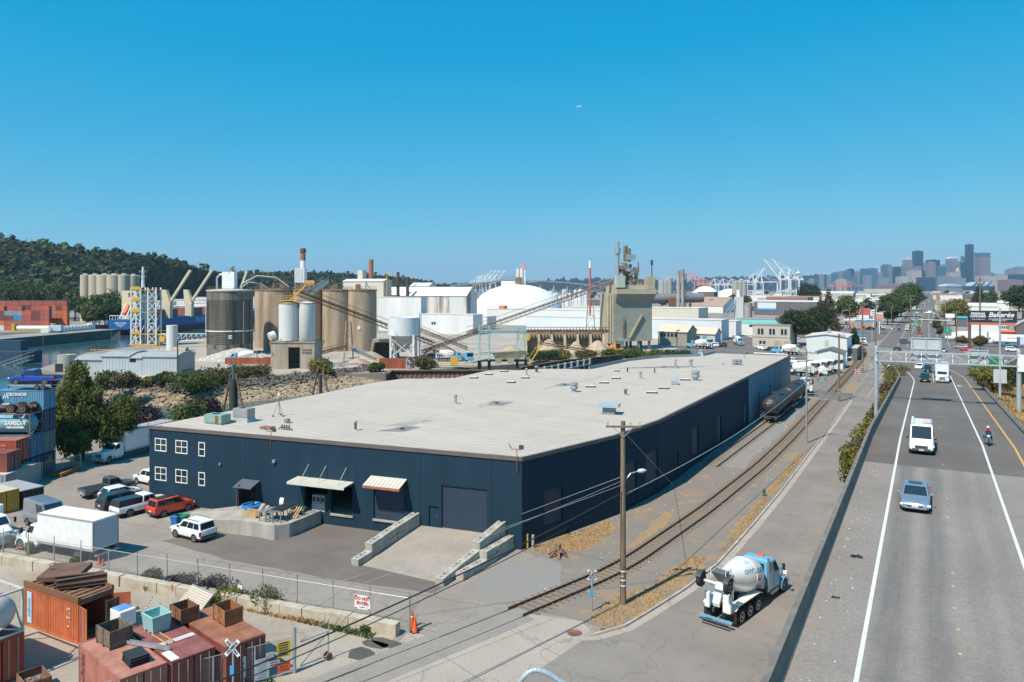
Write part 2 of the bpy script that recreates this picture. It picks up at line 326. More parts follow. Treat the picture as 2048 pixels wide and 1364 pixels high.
for k in(KP[1:],KQ):struct('kerb',profile_along(k,[(-0.2,-0.1),(0.0,-0.1),(-0.02,0.14),(-0.2,0.14)]),CONC())
struct('gravel_bed',MB().sheet(rough([(-31,58),(-26.5,47.5),(-21.5,47.8),(-18.6,47.2)]+[(x-0.25,y)for x,y in KP[3:]]+[(-14.2,167),(-26.4,166),(-26.4,82),(-27.6,71)],0.12,2.5),0.003),M_GRAV)
struct('gravel_bed',MB().sheet(rough([(-27,180),(-14.3,179),(-14.2,235),(-16,252),(-20,300),(-34,345),(-45,340),(-30,290),(-26,230)],0.2,4),0.003),M_GRAV)
struct('crushed_stone_patch',MB().sheet(rough([(-31.1,57.6),(-31.4,50),(-28,46.9),(-25.4,48.6),(-24.6,52.6),(-27.2,56.6)],0.35,0.8),0.006),M_BLUEG)
struct('crushed_stone_patch',MB().sheet(rough([(-24.2,98),(-20.6,98),(-20.2,140),(-22,163),(-26,163)],0.4,1.5),0.006),M_BLUEG)
for pl in([(-20.6,48.0),(-18.7,47.5),(-17.5,51),(-16.6,57),(-16.0,64),(-17.6,64),(-19.0,55),(-20.5,52.5)],[(-30.8,59.0),(-29.2,58.0),(-26.2,61.0),(-25.8,67),(-27.6,69.5)],[(-16.3,70),(-15.2,70),(-14.8,110),(-15.6,110)],[(-23.4,63),(-22.2,64),(-22.4,75),(-23.6,75)],[(-16.2,178),(-14.5,180),(-14.5,200),(-16.4,198)],[(-20,232),(-15.4,236),(-19,282),(-22,300),(-30,340),(-23.5,290)]):
 struct('dry_grass_ground',MB().sheet(rough(pl,0.3,0.7),0.010),M_DRY)
struct('plant_pavement',MB().sheet([(-92,236),(-127,168),(-150,150),(-156,130),(-180,118),(-215,132),(-250,165),(-262,200),(-262,290),(-190,340),(-40,380),(-27,300),(-27,178),(-36,178)],0.0),M_PLANT)
struct('plant_driveway',MB().sheet([(-75,230),(-44,178),(-14,166),(-14,180),(-27,182),(-30,262),(-58,320),(-78,375),(-110,360),(-85,290)],0.005),M_LOT)
struct('intersection',MB().sheet([(-60,330),(-20,262),(-13,250),(-6,205),(10,222),(16,236),(60,214),(120,190),(120,222),(60,246),(18,268),(13,280),(11.5,300),(-17,330),(-40,345)],0.006),M_ASPH)
struct('avenue',MB().sheet([(-17,325),(11.5,296),(11.5,4200),(-17,4200)],0.010),M_LOT)
struct('parking_lot',MB().sheet([(14,285),(20,270),(62,249),(140,217),(220,260),(220,380),(14,395)],0.003),M_LOT)
struct('station_forecourt',MB().sheet([(-95,400),(-22,345),(-17.6,372),(-17.6,470),(-110,480)],0.004),M_LOT)
# highway ramp
def deck_z(y):return 7.9 if y<85 else max(0.02,7.9-0.0455*(y-85))
def xl(y):return-4.85-(0 if y<172 else((y-172)/60)**1.6*4.4)
def xr(y):return 9.0+(0 if y<165 else((y-165)/60)**1.5*3)
ys=[-40+4*i for i in range(77)]
for nm,m,a,b in(('bridge_deck',M_DECK,-40,72),('highway_ramp',M_HWY,72,262)):
 mb=MB();yy=[y for y in ys if a<=y<=b]+([]if b==72 else[262])
 for y in yy:mb.v+=[(xl(y)-0.3,y,deck_z(y)),(xr(y)+0.3,y,deck_z(y)),(xr(y)+0.3,y,deck_z(y)-2.2),(xl(y)-0.3,y,deck_z(y)-2.2)]
 for i in range(len(yy)-1):
  for q in range(4):mb.f.append((4*i+q,4*i+(q+1)%4,4*i+4+(q+1)%4,4*i+4+q))
 struct(nm,mb,m)
mb=MB()
for y in[v for v in ys if 30<=v<=240]:mb.v+=[(xl(y)-0.05,y,deck_z(y)-0.3),(xl(y)-0.12,y,-0.5)]
mb.f=[(2*i,2*i+1,2*i+3,2*i+2)for i in range(len(mb.v)//2-1)];struct('retaining_wall',mb,CONC())
mb=MB();xs_=[0,3,7,12,20,34,60]
for y in ys:
 for q in xs_:z0=deck_z(y)-0.25;mb.v.append((xr(y)+0.1+q,y,max(-0.02-0.002*q,z0-0.22*q+0.15*math.sin(y*0.4+q))if y<246 else-0.03))
nx_=len(xs_)
mb.f=[(i*nx_+j,i*nx_+j+1,(i+1)*nx_+j+1,(i+1)*nx_+j)for i in range(len(ys)-1)for j in range(nx_-1)]
struct('grass_bank',mb,M_DRY,smooth=60)
def lane(x0,x1,y0,y1,m,fx=lambda y:0):
 p=[(x0+fx(y),y,deck_z(y)+0.006)for y in np.arange(y0,y1,3.0)];struct('road_marking',strip(p,0,x1-x0),m)
PW,PY=flat('road_paint_white',(0.62,0.61,0.58),0.7),flat('road_paint_yellow',(0.62,0.33,0.06),0.7)
lane(-2.5,-2.32,-20,240,PW,lambda y:xl(y)+4.85);lane(4.5,4.68,-20,205,PW);lane(7.1,7.28,-20,236,PY,lambda y:-0.0 if y<190 else-((y-190)/46)**1.6*2.6)
lane(1.0,1.12,176,212,PW)
dz=deck_z(168)+0.008
struct('road_marking',MB().add([(5.2,166,dz+.1),(5.85,168.4,dz),(5.2,170.8,dz-.1),(4.9,168.4,dz),(5.2,166.7,dz+.1),(5.68,168.4,dz),(5.2,170.1,dz-.1),(5.05,168.4,dz)],[(0,1,5,4),(1,2,6,5),(2,3,7,6),(3,0,4,7)]),PW)
for x0,x1 in((-3.75,-3.6),(-3.3,-3.15)):struct('road_marking',MB().sheet([(x0,330),(x1,330),(x1,1500),(x0,1500)],0.015),PY)
for x0 in(0.5,3.9,7.4,-7.2,-10.6):struct('road_marking',MB().sheet([(x0,330),(x0+.12,330),(x0+.12,1200),(x0,1200)],0.015),PW)
struct('road_marking',MB().sheet([(-12,300),(-11.7,300),(4,246),(3.7,246)],0.013),PY)
struct('road_marking',MB().sheet([(-11.2,174),(-11.05,174),(-10.4,226),(-10.55,226)],0.009),PY)
for k,(ax,ay,bx,by)in enumerate(((4.8,236,26,222),(10,250,24,244),(-14,262,-6,224))):struct('road_marking',strip([(ax,ay),(bx,by)],0,0.3,0.014),PW)
# left barrier in cast sections
bt=thing('concrete_barrier','long grey concrete barrier along the left edge of the raised highway','barrier')
for k in range(20):
 y0=-16+12*k;p=[(xl(y)-0.42,y,deck_z(y))for y in np.linspace(y0,y0+11.96,5)]
 if y0+12>226:break
 profile_along(p,[(0,-0.4),(0.44,-0.4),(0.44,0.06),(0.40,0.12),(0.33,0.34),(0.27,0.95),(0.0,0.95)]).build('barrier_section',mat('barrier_concrete',(0.17,0.15,0.13),rough=0.9,var=0.25,sc_=0.8,pos=True),bt)
gr=thing('guardrail','galvanised metal guardrail curving along the right edge of the highway','guardrail')
p=[(xr(y)-0.1,y,deck_z(y))for y in np.arange(20,222,3.0)]
profile_along(p,[(0,0.45),(0.03,0.5),(0.0,0.6),(0.03,0.7),(0.0,0.78),(0.05,0.78),(0.08,0.7),(0.05,0.6),(0.08,0.5),(0.05,0.45)]).build('rail',GALV(),gr)
pm=MB().box(-.07,.07,-.07,.07,-0.4,0.72).build('post',WOOD(),gr,(p[0][0]+0.18,p[0][1],p[0][2]))
for q in p[1:]:part_copy(pm,gr,(q[0]+0.18,q[1],q[2]))
tm=thing('lane_marker','row of small raised lane markers down the middle of the two highway lanes','lane marker')
for y in(36,38.5,41,44,46,57,62,74,96,108,120):MB().cbox((1.15+random.uniform(-.06,.06),y,7.92 if y<85 else deck_z(y)+.02),(.14,.12,.03)).build('reflector',flat('marker_yellow_white',(0.5,0.42,0.2)),tm)
# hills
def hill(name,pts,m,base=-2,back=400):
 mb=MB()
 for(px,py,D)in pts:
  a=PD(px,py,D);u=Vector((-SA,CA,0))
  for q,f in((-320,0),(-240,.18),(-150,.45),(-80,.72),(-30,.93),(0,1),(60,1.02),(back,.6)):mb.v.append((a.x+u.x*q,a.y+u.y*q,base+(a.z-base)*f))
 mb.f=[(8*i+j,8*i+8+j,8*i+9+j,8*i+1+j)for i in range(len(pts)-1)for j in range(7)]
 return struct(name,mb,m,smooth=60)
HP=[(-260,500,900),(-120,495,900),(0,497,920),(60,498,930),(110,505,950),(180,517,980),(260,521,1020),(330,529,1080),(390,546,1200),(430,556,1350),(500,556,1500),(600,553,1650),(690,556,1800),(760,558,1950),(820,564,2100),(880,575,2250),(900,578,2300)]
M_HILL=mat('wooded_hillside_soil',(0.035,0.045,0.025),rough=0.95,var=0.3,sc_=0.01,pos=True)
hill('hill',HP,M_HILL)
FP=[(880,571,6500),(960,569,6500),(1040,570,6600),(1110,562,6700),(1180,559,6800),(1290,562,6900),(1360,566,7000),(1420,558,7100),(1500,556,7200),(1570,553,7400),(1620,552,7400),(1700,556,7200),(1760,566,7000),(1900,566,6900),(1990,556,6500),(2048,548,6400),(2250,545,6300)]
hill('far_hill',FP,mat('far_wooded_slope',(0.045,0.06,0.035),rough=0.95,var=0.35,sc_=0.006,pos=True,col2=(0.12,0.12,0.10)),back=800)
# ---------------------------------------------------------------- railway
tpts=[(-60,-62),(0,-41),(20,-34.3),(33.5,-29.85),(43.5,-26.4),(58,-21.95),(78,-20.05),(100,-18.85),(120,-18.48),(172,-18.5),(235,-18.5),(285,-19.4),(310,-21.3),(330,-24.8),(350,-30.5),(380,-42)]
yy=np.arange(10,375,1.0);tx=np.interp(yy,*zip(*tpts));kern=np.ones(9)/9;txs=np.convolve(np.pad(tx,4,mode='edge'),kern,'valid')
def track_path(y0,y1):return[(float(np.interp(y,yy,txs)),float(y),0.0)for y in np.arange(y0,y1,2.0)]
RAILP=[(-.075,-.02),(.075,-.02),(.035,.02),(.035,.1),(.038,.16),(-.038,.16),(-.035,.1),(-.035,.02)]
RM=mat('rail_steel',(0.075,0.045,0.032),rough=0.6,metal=0.3,var=0.2,sc_=2)
TM=mat('tie_timber',(0.17,0.13,0.095),rough=0.95,var=0.35,sc_=2.5)
tk=thing('railway_track','curving main railway track with wooden ties between warehouse and street','railway track')
for s in(-.75,.75):profile_along([(x,y,0.03)for x,y,z in track_path(46.5,166.5)],[(u+s,v)for u,v in RAILP]).build('rail',RM,tk)
for s in(-.75,.75):profile_along([(x,y,0.07)for x,y,z in track_path(179,372)],[(u+s,v)for u,v in RAILP]).build('rail',RM,tk)
for a,b in((12,48.5),(165,180)):
 for s in(-.75,.75):profile_along([(x,y,-0.145)for x,y,z in track_path(a,b)],[(u+s,v)for u,v in RAILP]).build('rail',RM,tk)
 for s in(-.95,-.62,.62,.95):pass
tie=None
for y in np.arange(47.5,166,0.62):
 x=float(np.interp(y,yy,txs));x2=float(np.interp(y+1,yy,txs));rz=-math.atan2(x2-x,1)+random.uniform(-.02,.02)
 if tie is None:tie=MB().box(-1.3,1.3,-.115,.115,-.1,.045).build('railway_tie',TM,tk,(x,y,0),rz)
 else:part_copy(tie,tk,(x+random.uniform(-.06,.06),y,random.uniform(-.012,.012)),rz)
mb=MB()
for y in np.arange(180,345,0.62):
 x=float(np.interp(y,yy,txs));mb.box(x-1.3,x+1.3,y-.11,y+.11,-.1,.07)
o=mb.build('distant_ties',TM,tk);o['kind']='stuff'
# concrete crossing panels between and beside the rails near the gate
PM=ground_mat('crossing_panel_concrete',(0.29,0.265,0.235),(0.25,0.23,0.205),0.5,fine=6)
for k in range(8):
 p=track_path(26+2.6*k,28.6+2.6*k+0.1);p=[(x,y,0)for x,y,z in p][:2];d=Vector((p[1][0]-p[0][0],p[1][1]-p[0][1],0)).normalized();p1=(p[0][0]+d.x*2.72,p[0][1]+d.y*2.72,0)
 for a,b in((-.64,.64),(.86,1.6),(-1.6,-.86)):profile_along([p[0],p1],[(a,-.1),(b,-.1),(b,.012),(a,.012)]).build('crossing_panel',PM,tk)
sp=[(96,-24.4),(130,-23.55),(170,-22.7),(200,-21.2),(236,-18.6)];sy=np.arange(97,234,3.0);sx=np.interp(sy,*zip(*sp))
sd_=thing('railway_siding','rusty side track under the black tank cars beside the warehouse wall','railway track')
for s in(-.75,.75):profile_along([(float(x),float(y),0.02 if y<160 else-0.145)for x,y in zip(sx,sy)],[(u+s,v)for u,v in RAILP]).build('rail',RM,sd_)
t0=MB().box(-1.3,1.3,-.115,.115,-.06,.035).build('railway_tie',TM,sd_,(float(sx[0]),97.2,0))
for y in np.arange(97.9,150,0.7):part_copy(t0,sd_,(float(np.interp(y,sy,sx)),y,0))
# ---------------------------------------------------------------- the warehouse
NAVY=mat('navy_painted_concrete',(0.0105,0.034,0.058),rough=0.8,var=0.12,sc_=0.5,streak=4,spec=0.25,bump=0.2,bsc=6)
NAVYD=mat('navy_roller_door',(0.026,0.045,0.075),rough=0.6,var=0.08,sc_=1)
BLUG=mat('blue_grey_painted_concrete',(0.16,0.23,0.285),rough=0.8,var=0.08,sc_=0.4,streak=4)
GRYW=mat('grey_painted_concrete',(0.20,0.205,0.21),rough=0.8,var=0.1,sc_=0.4,streak=4)
COPE=mat('brown_grey_metal_coping',(0.135,0.105,0.095),rough=0.6,var=0.1,sc_=0.5)
ROOFM=ground_mat('pale_roof_membrane',(0.445,0.39,0.335),(0.49,0.43,0.372),0.07,fine=0.9,fvar=0.05,joints=(60.0,1.0,R(8)),bump=0.05)
wh=thing('warehouse','huge low navy blue warehouse with a flat pale roof','warehouse')
P0,P1=Vector((-73.6,51.9,0)),Vector((-31.15,58.0,0));TH=math.atan2(P1.y-P0.y,P1.x-P0.x);WL=(P1-P0).length
def FW(u,v,z):return Vector((P0.x+u*math.cos(TH)-v*math.sin(TH),P0.y+u*math.sin(TH)+v*math.cos(TH),z))
def wall(u0,u1,z0,z1,holes,t=0.3):
 us=sorted({u0,u1,*[min(max(h[k],u0),u1)for h in holes for k in(0,1)]});zs=sorted({z0,z1,*[min(max(h[k],z0),z1)for h in holes for k in(2,3)]});mb=MB()
 for a,b in zip(us[:-1],us[1:]):
  for c,d in zip(zs[:-1],zs[1:]):
   if b-a>1e-4 and d-c>1e-4 and not any(h[0]<(a+b)/2<h[1]and h[2]<(c+d)/2<h[3]for h in holes):mb.box(a,b,0,t,c,d)
 return mb
wins=[(0.81,2.42,5.48,6.86),(0.81,2.42,2.34,3.78),(3.66,5.29,5.45,6.85),(3.66,5.29,2.32,3.76),(6.77,7.63,5.38,6.86),(6.77,7.63,2.3,3.71)]
holes=wins+[(13.3,14.45,1.1,3.2),(20.1,22.75,1.1,3.85),(23.15,25.55,1.15,3.85),(27.9,31.15,1.15,4.45),(33.75,34.75,1.08,2.95),(35.05,39.56,1.05,4.98)]
eds=[0,6.3,12.85,19.4,25.95,32.9,40.0,WL]
for a,b in zip(eds[:-1],eds[1:]):
 hs_=[h for h in holes if h[1]>a and h[0]<b]
 wall(a+0.012,b-0.012,-0.3,7.82,hs_).build('wall_panel',NAVY,wh,P0,TH)
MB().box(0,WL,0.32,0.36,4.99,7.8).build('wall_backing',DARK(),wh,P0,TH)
for i,(a,b,c,d)in enumerate(wins):
 f=MB();t=0.085
 f.box(a,a+t,-.02,.06,c,d).box(b-t,b,-.02,.06,c,d).box(a+t,b-t,-.02,.06,c,c+t).box(a+t,b-t,-.02,.06,d-t,d).box(a+t,b-t,-.015,.055,(c+d)/2-.035,(c+d)/2+.035)
 if b-a>1.2:f.box((a+b)/2-.035,(a+b)/2+.035,-.012,.052,c+t,d-t)
 wn=f.build('window',WHITE(),wh,P0,TH)
 MB().box(a+.02,b-.02,.02,.035,c+.02,d-.02).build('glass',GLASS(),wn)
 MB().box(a+.02,b-.02,.1,.13,c+(d-c)*random.uniform(.35,.6),d-.05).build('blind',flat('pale_window_blind',(0.33,0.34,0.33)),wn)
def roller(a,b,c,d,n,nm='roller_door'):
 o=MB().box(a,b,.18,.2,c,d).build(nm,NAVYD,wh,P0,TH)
 h=(d-c)/n;s0=MB().box(a+.01,b-.01,.15,.19,0.0,h-0.035).build('door_slat',NAVYD,o,(0,0,c))
 for k in range(1,n):part_copy(s0,o,(0,0,c+k*h))
roller(35.05,39.56,1.05,4.98,22);roller(27.9,31.15,1.15,4.45,9)
dr=MB().box(33.78,34.72,.12,.17,1.08,2.93).build('door',NAVY,wh,P0,TH);MB().cbox((34.6,.08,2.0),(.06,.08,.16)).build('handle',CHROME(),dr)
dr=MB().box(13.3,14.45,.1,.15,1.1,3.2).build('door',flat('dark_brown_door',(0.035,0.022,0.018)),wh,P0,TH);MB().box(13.65,14.1,.08,.1,2.2,2.75).build('pane',GLASS(),dr)
MB().add([(12.55,-0.1,3.55),(14.75,-0.1,3.55),(14.6,-1.35,3.0),(12.4,-1.35,3.0),(12.55,-0.1,3.48),(14.75,-0.1,3.48),(14.6,-1.35,2.93),(12.4,-1.35,2.93)],[(0,1,2,3),(4,7,6,5),(0,3,7,4),(1,5,6,2),(2,6,7,3),(0,4,5,1)]).build('porch_roof',flat('slate_blue_metal',(0.075,0.09,0.12)),wh,P0,TH)
MB().box(12.75,12.85,-1.25,-1.15,1.05,2.95).build('porch_post',flat('brown_post',(0.12,0.07,0.05)),wh,P0,TH)
MB().box(13.0,13.06,-1.25,-.0,1.05,3.2).build('porch_screen',flat('dark_brown_door',(0.035,0.022,0.018)),wh,P0,TH)
def canopy(u0,u1,z,dep,drop,m,edge,rods,n):
 o=MB().box(u0,u1,-dep,-.02,z-0.06,z+0.0).build('canopy',edge,wh,P0,TH);o.data.transform(Matrix.Translation((0,0,0)))
 for v in o.data.vertices:v.co.z+=drop*v.co.y/dep
 w_=(u1-u0)/n;s=MB().add([(0.02,-dep-.03,.012-drop),(w_-.02,-dep-.03,.012-drop),(w_-.02,-.02,.012),(.02,-.02,.012),(0.02,-dep-.03,.05-drop),(w_-.02,-dep-.03,.05-drop),(w_-.02,-.02,.05),(.02,-.02,.05)],[(0,3,2,1),(4,5,6,7),(0,1,5,4),(1,2,6,5),(2,3,7,6),(3,0,4,7)]).build('roof_panel',m,o,(u0,0,z))
 for k in range(1,n):part_copy(s,o,(u0+k*w_,0,z))
 MB().box(u0,u1,-dep-.06,-dep-.01,z-drop-.2,z-drop+.02).build('fascia',edge,o)
 for u in rods:MB().cyl((u,-.02,z+1.35),(u-.1,-dep*.8,z+.03-drop*.8),.03,n=6).build('tie_rod',GALV(),o)
CRM=mat('cream_corrugated_metal',(0.55,0.52,0.45),rough=0.6,var=0.08,sc_=1)
canopy(19.3,25.75,4.35,1.7,0.12,CRM,flat('cream_fascia',(0.6,0.57,0.5)),(20.6,22.6,24.9),14)
canopy(27.6,31.5,5.15,1.45,0.55,CRM,mat('rusty_red_fascia',(0.36,0.12,0.07),rough=.7,var=.3,sc_=3),(),10)
MB().cbox((16.5,-.12,5.65),(.3,.24,.28)).build('wall_light',GALV(),wh,P0,TH);MB().cbox((9.7,-.1,4.8),(.16,.2,.2)).build('wall_light',GALV(),wh,P0,TH)
for a,b,c in((27.9,31.2,1.15),(23.15,25.6,1.15)):MB().box(a-.05,b+.05,-.12,.02,c-.2,c).build('dock_sill',CONC(),wh,P0,TH)
# side walls, roof and floor
def side(p,q,m,z1=7.82,holes=(),nm='wall_panel'):
 p,q=Vector(p),Vector(q);L=(q-p).length;a=math.atan2(q.y-p.y,q.x-p.x);return wall(0.01,L-0.01,-.3,z1,list(holes)).build(nm,m,wh,(p.x,p.y,0),a),L
cuts=[(58.0,-31.15),(64.6,-29.4),(71.3,-27.65),(76.5,-27.05),(82,-26.5)]+[(82+6.06*k,-26.5)for k in range(1,9)]+[(136.5,-26.5),(142,-26.5),(147.5,-26.5),(153,-26.5),(160,-26.5),(167,-26.5),(174.5,-26.5)]
sdoor={0:(3.0,5.6,1.3,4.6),2:(2.2,5.0,1.2,4.7),3:(2.0,5.3,1.2,4.9),5:(0.6,1.5,0.6,3.2),6:(1.5,4.6,1.2,4.9),8:(2.6,5.0,.4,4.4),11:(2.6,4.8,0.4,3.6),15:(1.5,4.2,.2,4.4),13:(2.2,4.0,.2,4.2)}
for i,(c0,c1)in enumerate(zip(cuts[:-1],cuts[1:])):
 m=NAVY if c0[0]<130.3 else BLUG if c0[0]<152.9 else GRYW
 h=[sdoor[i]]if i in sdoor else[];o,L=side((c0[1],c0[0],0),(c1[1],c1[0],0),m,holes=h)
 for a,b,c,d in h:MB().box(a,b,.16,.2,c,d).build('loading_door',NAVYD if i<11 else mat('teal_grey_door',(.07,.12,.14)),wh,(c0[1],c0[0],0),math.atan2(c1[0]-c0[0],c1[1]-c0[1]))
rp=[tuple(G(*p,8.1)[:2])for p in((640,787),(745,765),(808,756.5),(864,757),(906,756),(972,741.4),(993,739),(1035,740),(1086,737),(1178,738),(1185,737),(1255,722),(1320,715),(1405,712),(1430,706))]
roof=[(FW(0,.02,0).x,FW(0,.02,0).y)]+rp+[(-26.52,174.5),(-26.52,82),(-27.67,71.3),(FW(WL-.02,.02,0).x,FW(WL-.02,.02,0).y)]
MB().slab(roof,7.7,8.06).build('roof',ROOFM,wh)
for a,b in zip([roof[0]]+rp,rp+[(-26.52,174.5)]):side((b[0],b[1],0),(a[0],a[1],0),GRYW if b[1]>110 else NAVY,7.72)
copes=[(P0.x,P0.y),(P1.x,P1.y),(-27.65,71.3),(-26.5,82),(-26.5,174.5)]
for a,b in zip(copes[:-1],copes[1:]):profile_along([(a[0],a[1],7.8),(b[0],b[1],7.8)],[(-.1,0),(.1,0),(.1,.34),(-.18,.34),(-.18,.25),(-.1,.25)]).build('coping',COPE,wh)
for a,b in zip(rp[9:-1],rp[10:]):profile_along([(a[0],a[1],8.06),(b[0],b[1],8.06)],[(-.1,0),(.1,0),(.1,.55),(-.1,.55)]).build('parapet',mat('blue_grey_flashing',(0.2,0.24,0.28)),wh)
MB().slab([(FW(.5,.6,0).x,FW(.5,.6,0).y),(FW(WL-3,.6,0).x,FW(WL-3,.6,0).y),(-34,90),(-72,90)],0.5,1.1).build('floor',CONC(),wh)
DM=mat('roof_patch_bitumen',(0.17,0.165,0.155),rough=.8,var=.3,sc_=.8,col2=(.27,.25,.22),pos=True)
for q in(((752,862),(805,864),(843,855),(818,851)),((955,811),(1005,811),(1029,804),(985,802)),((1106,772),(1128,773),(1158,768),(1126,766)),((1215,737),(1330,736),(1427,733),(1340,732))):
 o=MB().sheet([tuple(G(x,y,8.064))for x,y in q],8.064).build('drain_patch',DM,wh)
 c=G(sum(x for x,y in q)/4,sum(y for x,y in q)/4,8.07);MB().cyl(c,c+Vector((0,0,.12)),.22,n=8).build('drain',DARK(),o)
for q in(((770,852),(800,853),(832,848),(868,841),(845,838),(800,845)),((945,817),(968,813),(985,805),(965,806)),((1080,780),(1098,777),(1112,773),(1095,774)),((1168,762),(1195,757),(1215,750),(1190,755))):
 MB().sheet([tuple(G(x,y,8.068))for x,y in rough(q,1.2,5)],8.068).build('roof_stain',mat('dusty_roof_stain',(0.33,0.29,0.24),rough=.95,var=.25,sc_=1.2,pos=True,col2=(.45,.41,.36)),wh)
# ---------------------------------------------------------------- vehicles
WCACHE={}
def wheel(parent,x,y,r=0.33,wd=0.22,dual=False,rim=None,z=None):
 k=(r,wd,dual);s=1 if x>=0 else-1
 if k not in WCACHE:
  hw=wd/2 if not dual else wd*1.05
  a=MB().lathe([(r*.6,-hw),(r*.93,-hw),(r,-hw*.7),(r,hw*.7),(r*.93,hw),(r*.6,hw)],18,axis=(1,0,0)).mesh('wheel',BLACK(),40)
  b=MB().lathe([(r*.62,hw-.05),(r*.62,hw+.004),(r*.54,hw+.006),(r*.45,hw-.04),(r*.2,hw-.03),(r*.17,hw+.02),(0.001,hw+.03)],14,axis=(1,0,0)).mesh('rim',None,40)
  WCACHE[k]=(a,b)
 a,b=WCACHE[k]
 o=bpy.data.objects.new('wheel',a);COL.objects.link(o);o.parent=parent;o.location=(x,y,r if z is None else z);o.rotation_euler[2]=0 if s>0 else math.pi
 b2=WCACHE.setdefault((k,(rim or GALV()).name),None)
 if b2 is None:b2=b.copy();b2.materials.clear();b2.materials.append(rim or GALV());WCACHE[(k,(rim or GALV()).name)]=b2
 h=bpy.data.objects.new('rim',b2);COL.objects.link(h);h.parent=o;return o
def bil(c,u,v):return(c[0]*(1-u)+c[1]*u)*(1-v)+(c[3]*(1-u)+c[2]*u)*v
def pane(parent,nm,c,u0,u1,v0,v1,m,off=0.012,out=None):
 c=[Vector(q)for q in c];n=(c[1]-c[0]).cross(c[3]-c[0]).normalized()
 if out is not None and n.dot(Vector(out))<0:n=-n
 q=[bil(c,u,v)+n*off for u,v in((u0,v0),(u1,v0),(u1,v1),(u0,v1))];b=[p-n*(off+.02)for p in q]
 return MB().add(q+b,[(0,1,2,3),(0,4,5,1),(1,5,6,2),(2,6,7,3),(3,7,4,0)]).build(nm,m,parent)
CK={'sedan':(4.8,1.82,1.45,[(-.5,.42,.78,.8),(-.487,.28,.93,.93),(-.4,.24,.99,1),(-.2,.2,.97,1),(.2,.2,.94,1),(.27,.2,.91,.99),(.4,.24,.80,.97),(.475,.26,.70,.90),(.5,.34,.58,.76)],(-.37,-.2,.05,.25),.92,.32,-.28,.30),'hatch':(4.3,1.8,1.5,[(-.5,.42,.85,.84),(-.487,.28,1.0,.94),(-.4,.24,1.02,1),(.2,.2,.98,1),(.29,.2,.95,.99),(.42,.24,.84,.97),(.48,.26,.74,.90),(.5,.34,.6,.76)],(-.48,-.36,.04,.28),.96,.32,-.29,.31),'suv':(4.4,1.83,1.80,[(-.5,.5,.95,.88),(-.488,.34,1.1,.96),(-.4,.3,1.12,1),(.2,.28,1.1,1),(.26,.28,1.08,1),(.43,.3,1.02,.97),(.485,.34,.94,.92),(.5,.42,.78,.84)],(-.475,-.43,.105,.275),1.06,.36,-.295,.31),'minivan':(5.0,1.95,1.75,[(-.5,.45,.95,.86),(-.488,.3,1.08,.96),(-.4,.26,1.1,1),(.2,.24,1.04,1),(.32,.24,1.0,.99),(.44,.27,.86,.95),(.485,.3,.76,.88),(.5,.38,.62,.76)],(-.485,-.43,.08,.33),1.02,.33,-.29,.32),'pickup':(5.7,1.95,1.85,[(-.5,.6,1.02,.95),(-.492,.46,1.1,.99),(-.3,.4,1.1,1),(.0,.36,1.12,1),(.25,.36,1.12,1),(.3,.36,1.12,1),(.44,.38,1.07,.97),(.485,.42,1.0,.93),(.5,.5,.84,.87)],(-.06,-.035,.14,.24),1.1,.39,-.3,.32),'van':(5.6,2.05,2.5,[(-.5,.45,1.1,.96),(-.492,.38,1.3,1),(.2,.34,1.3,1),(.3,.34,1.25,1),(.44,.36,1.12,.97),(.485,.4,1.0,.93),(.5,.5,.82,.86)],(-.492,-.48,.2,.36),1.25,.36,-.3,.33)}
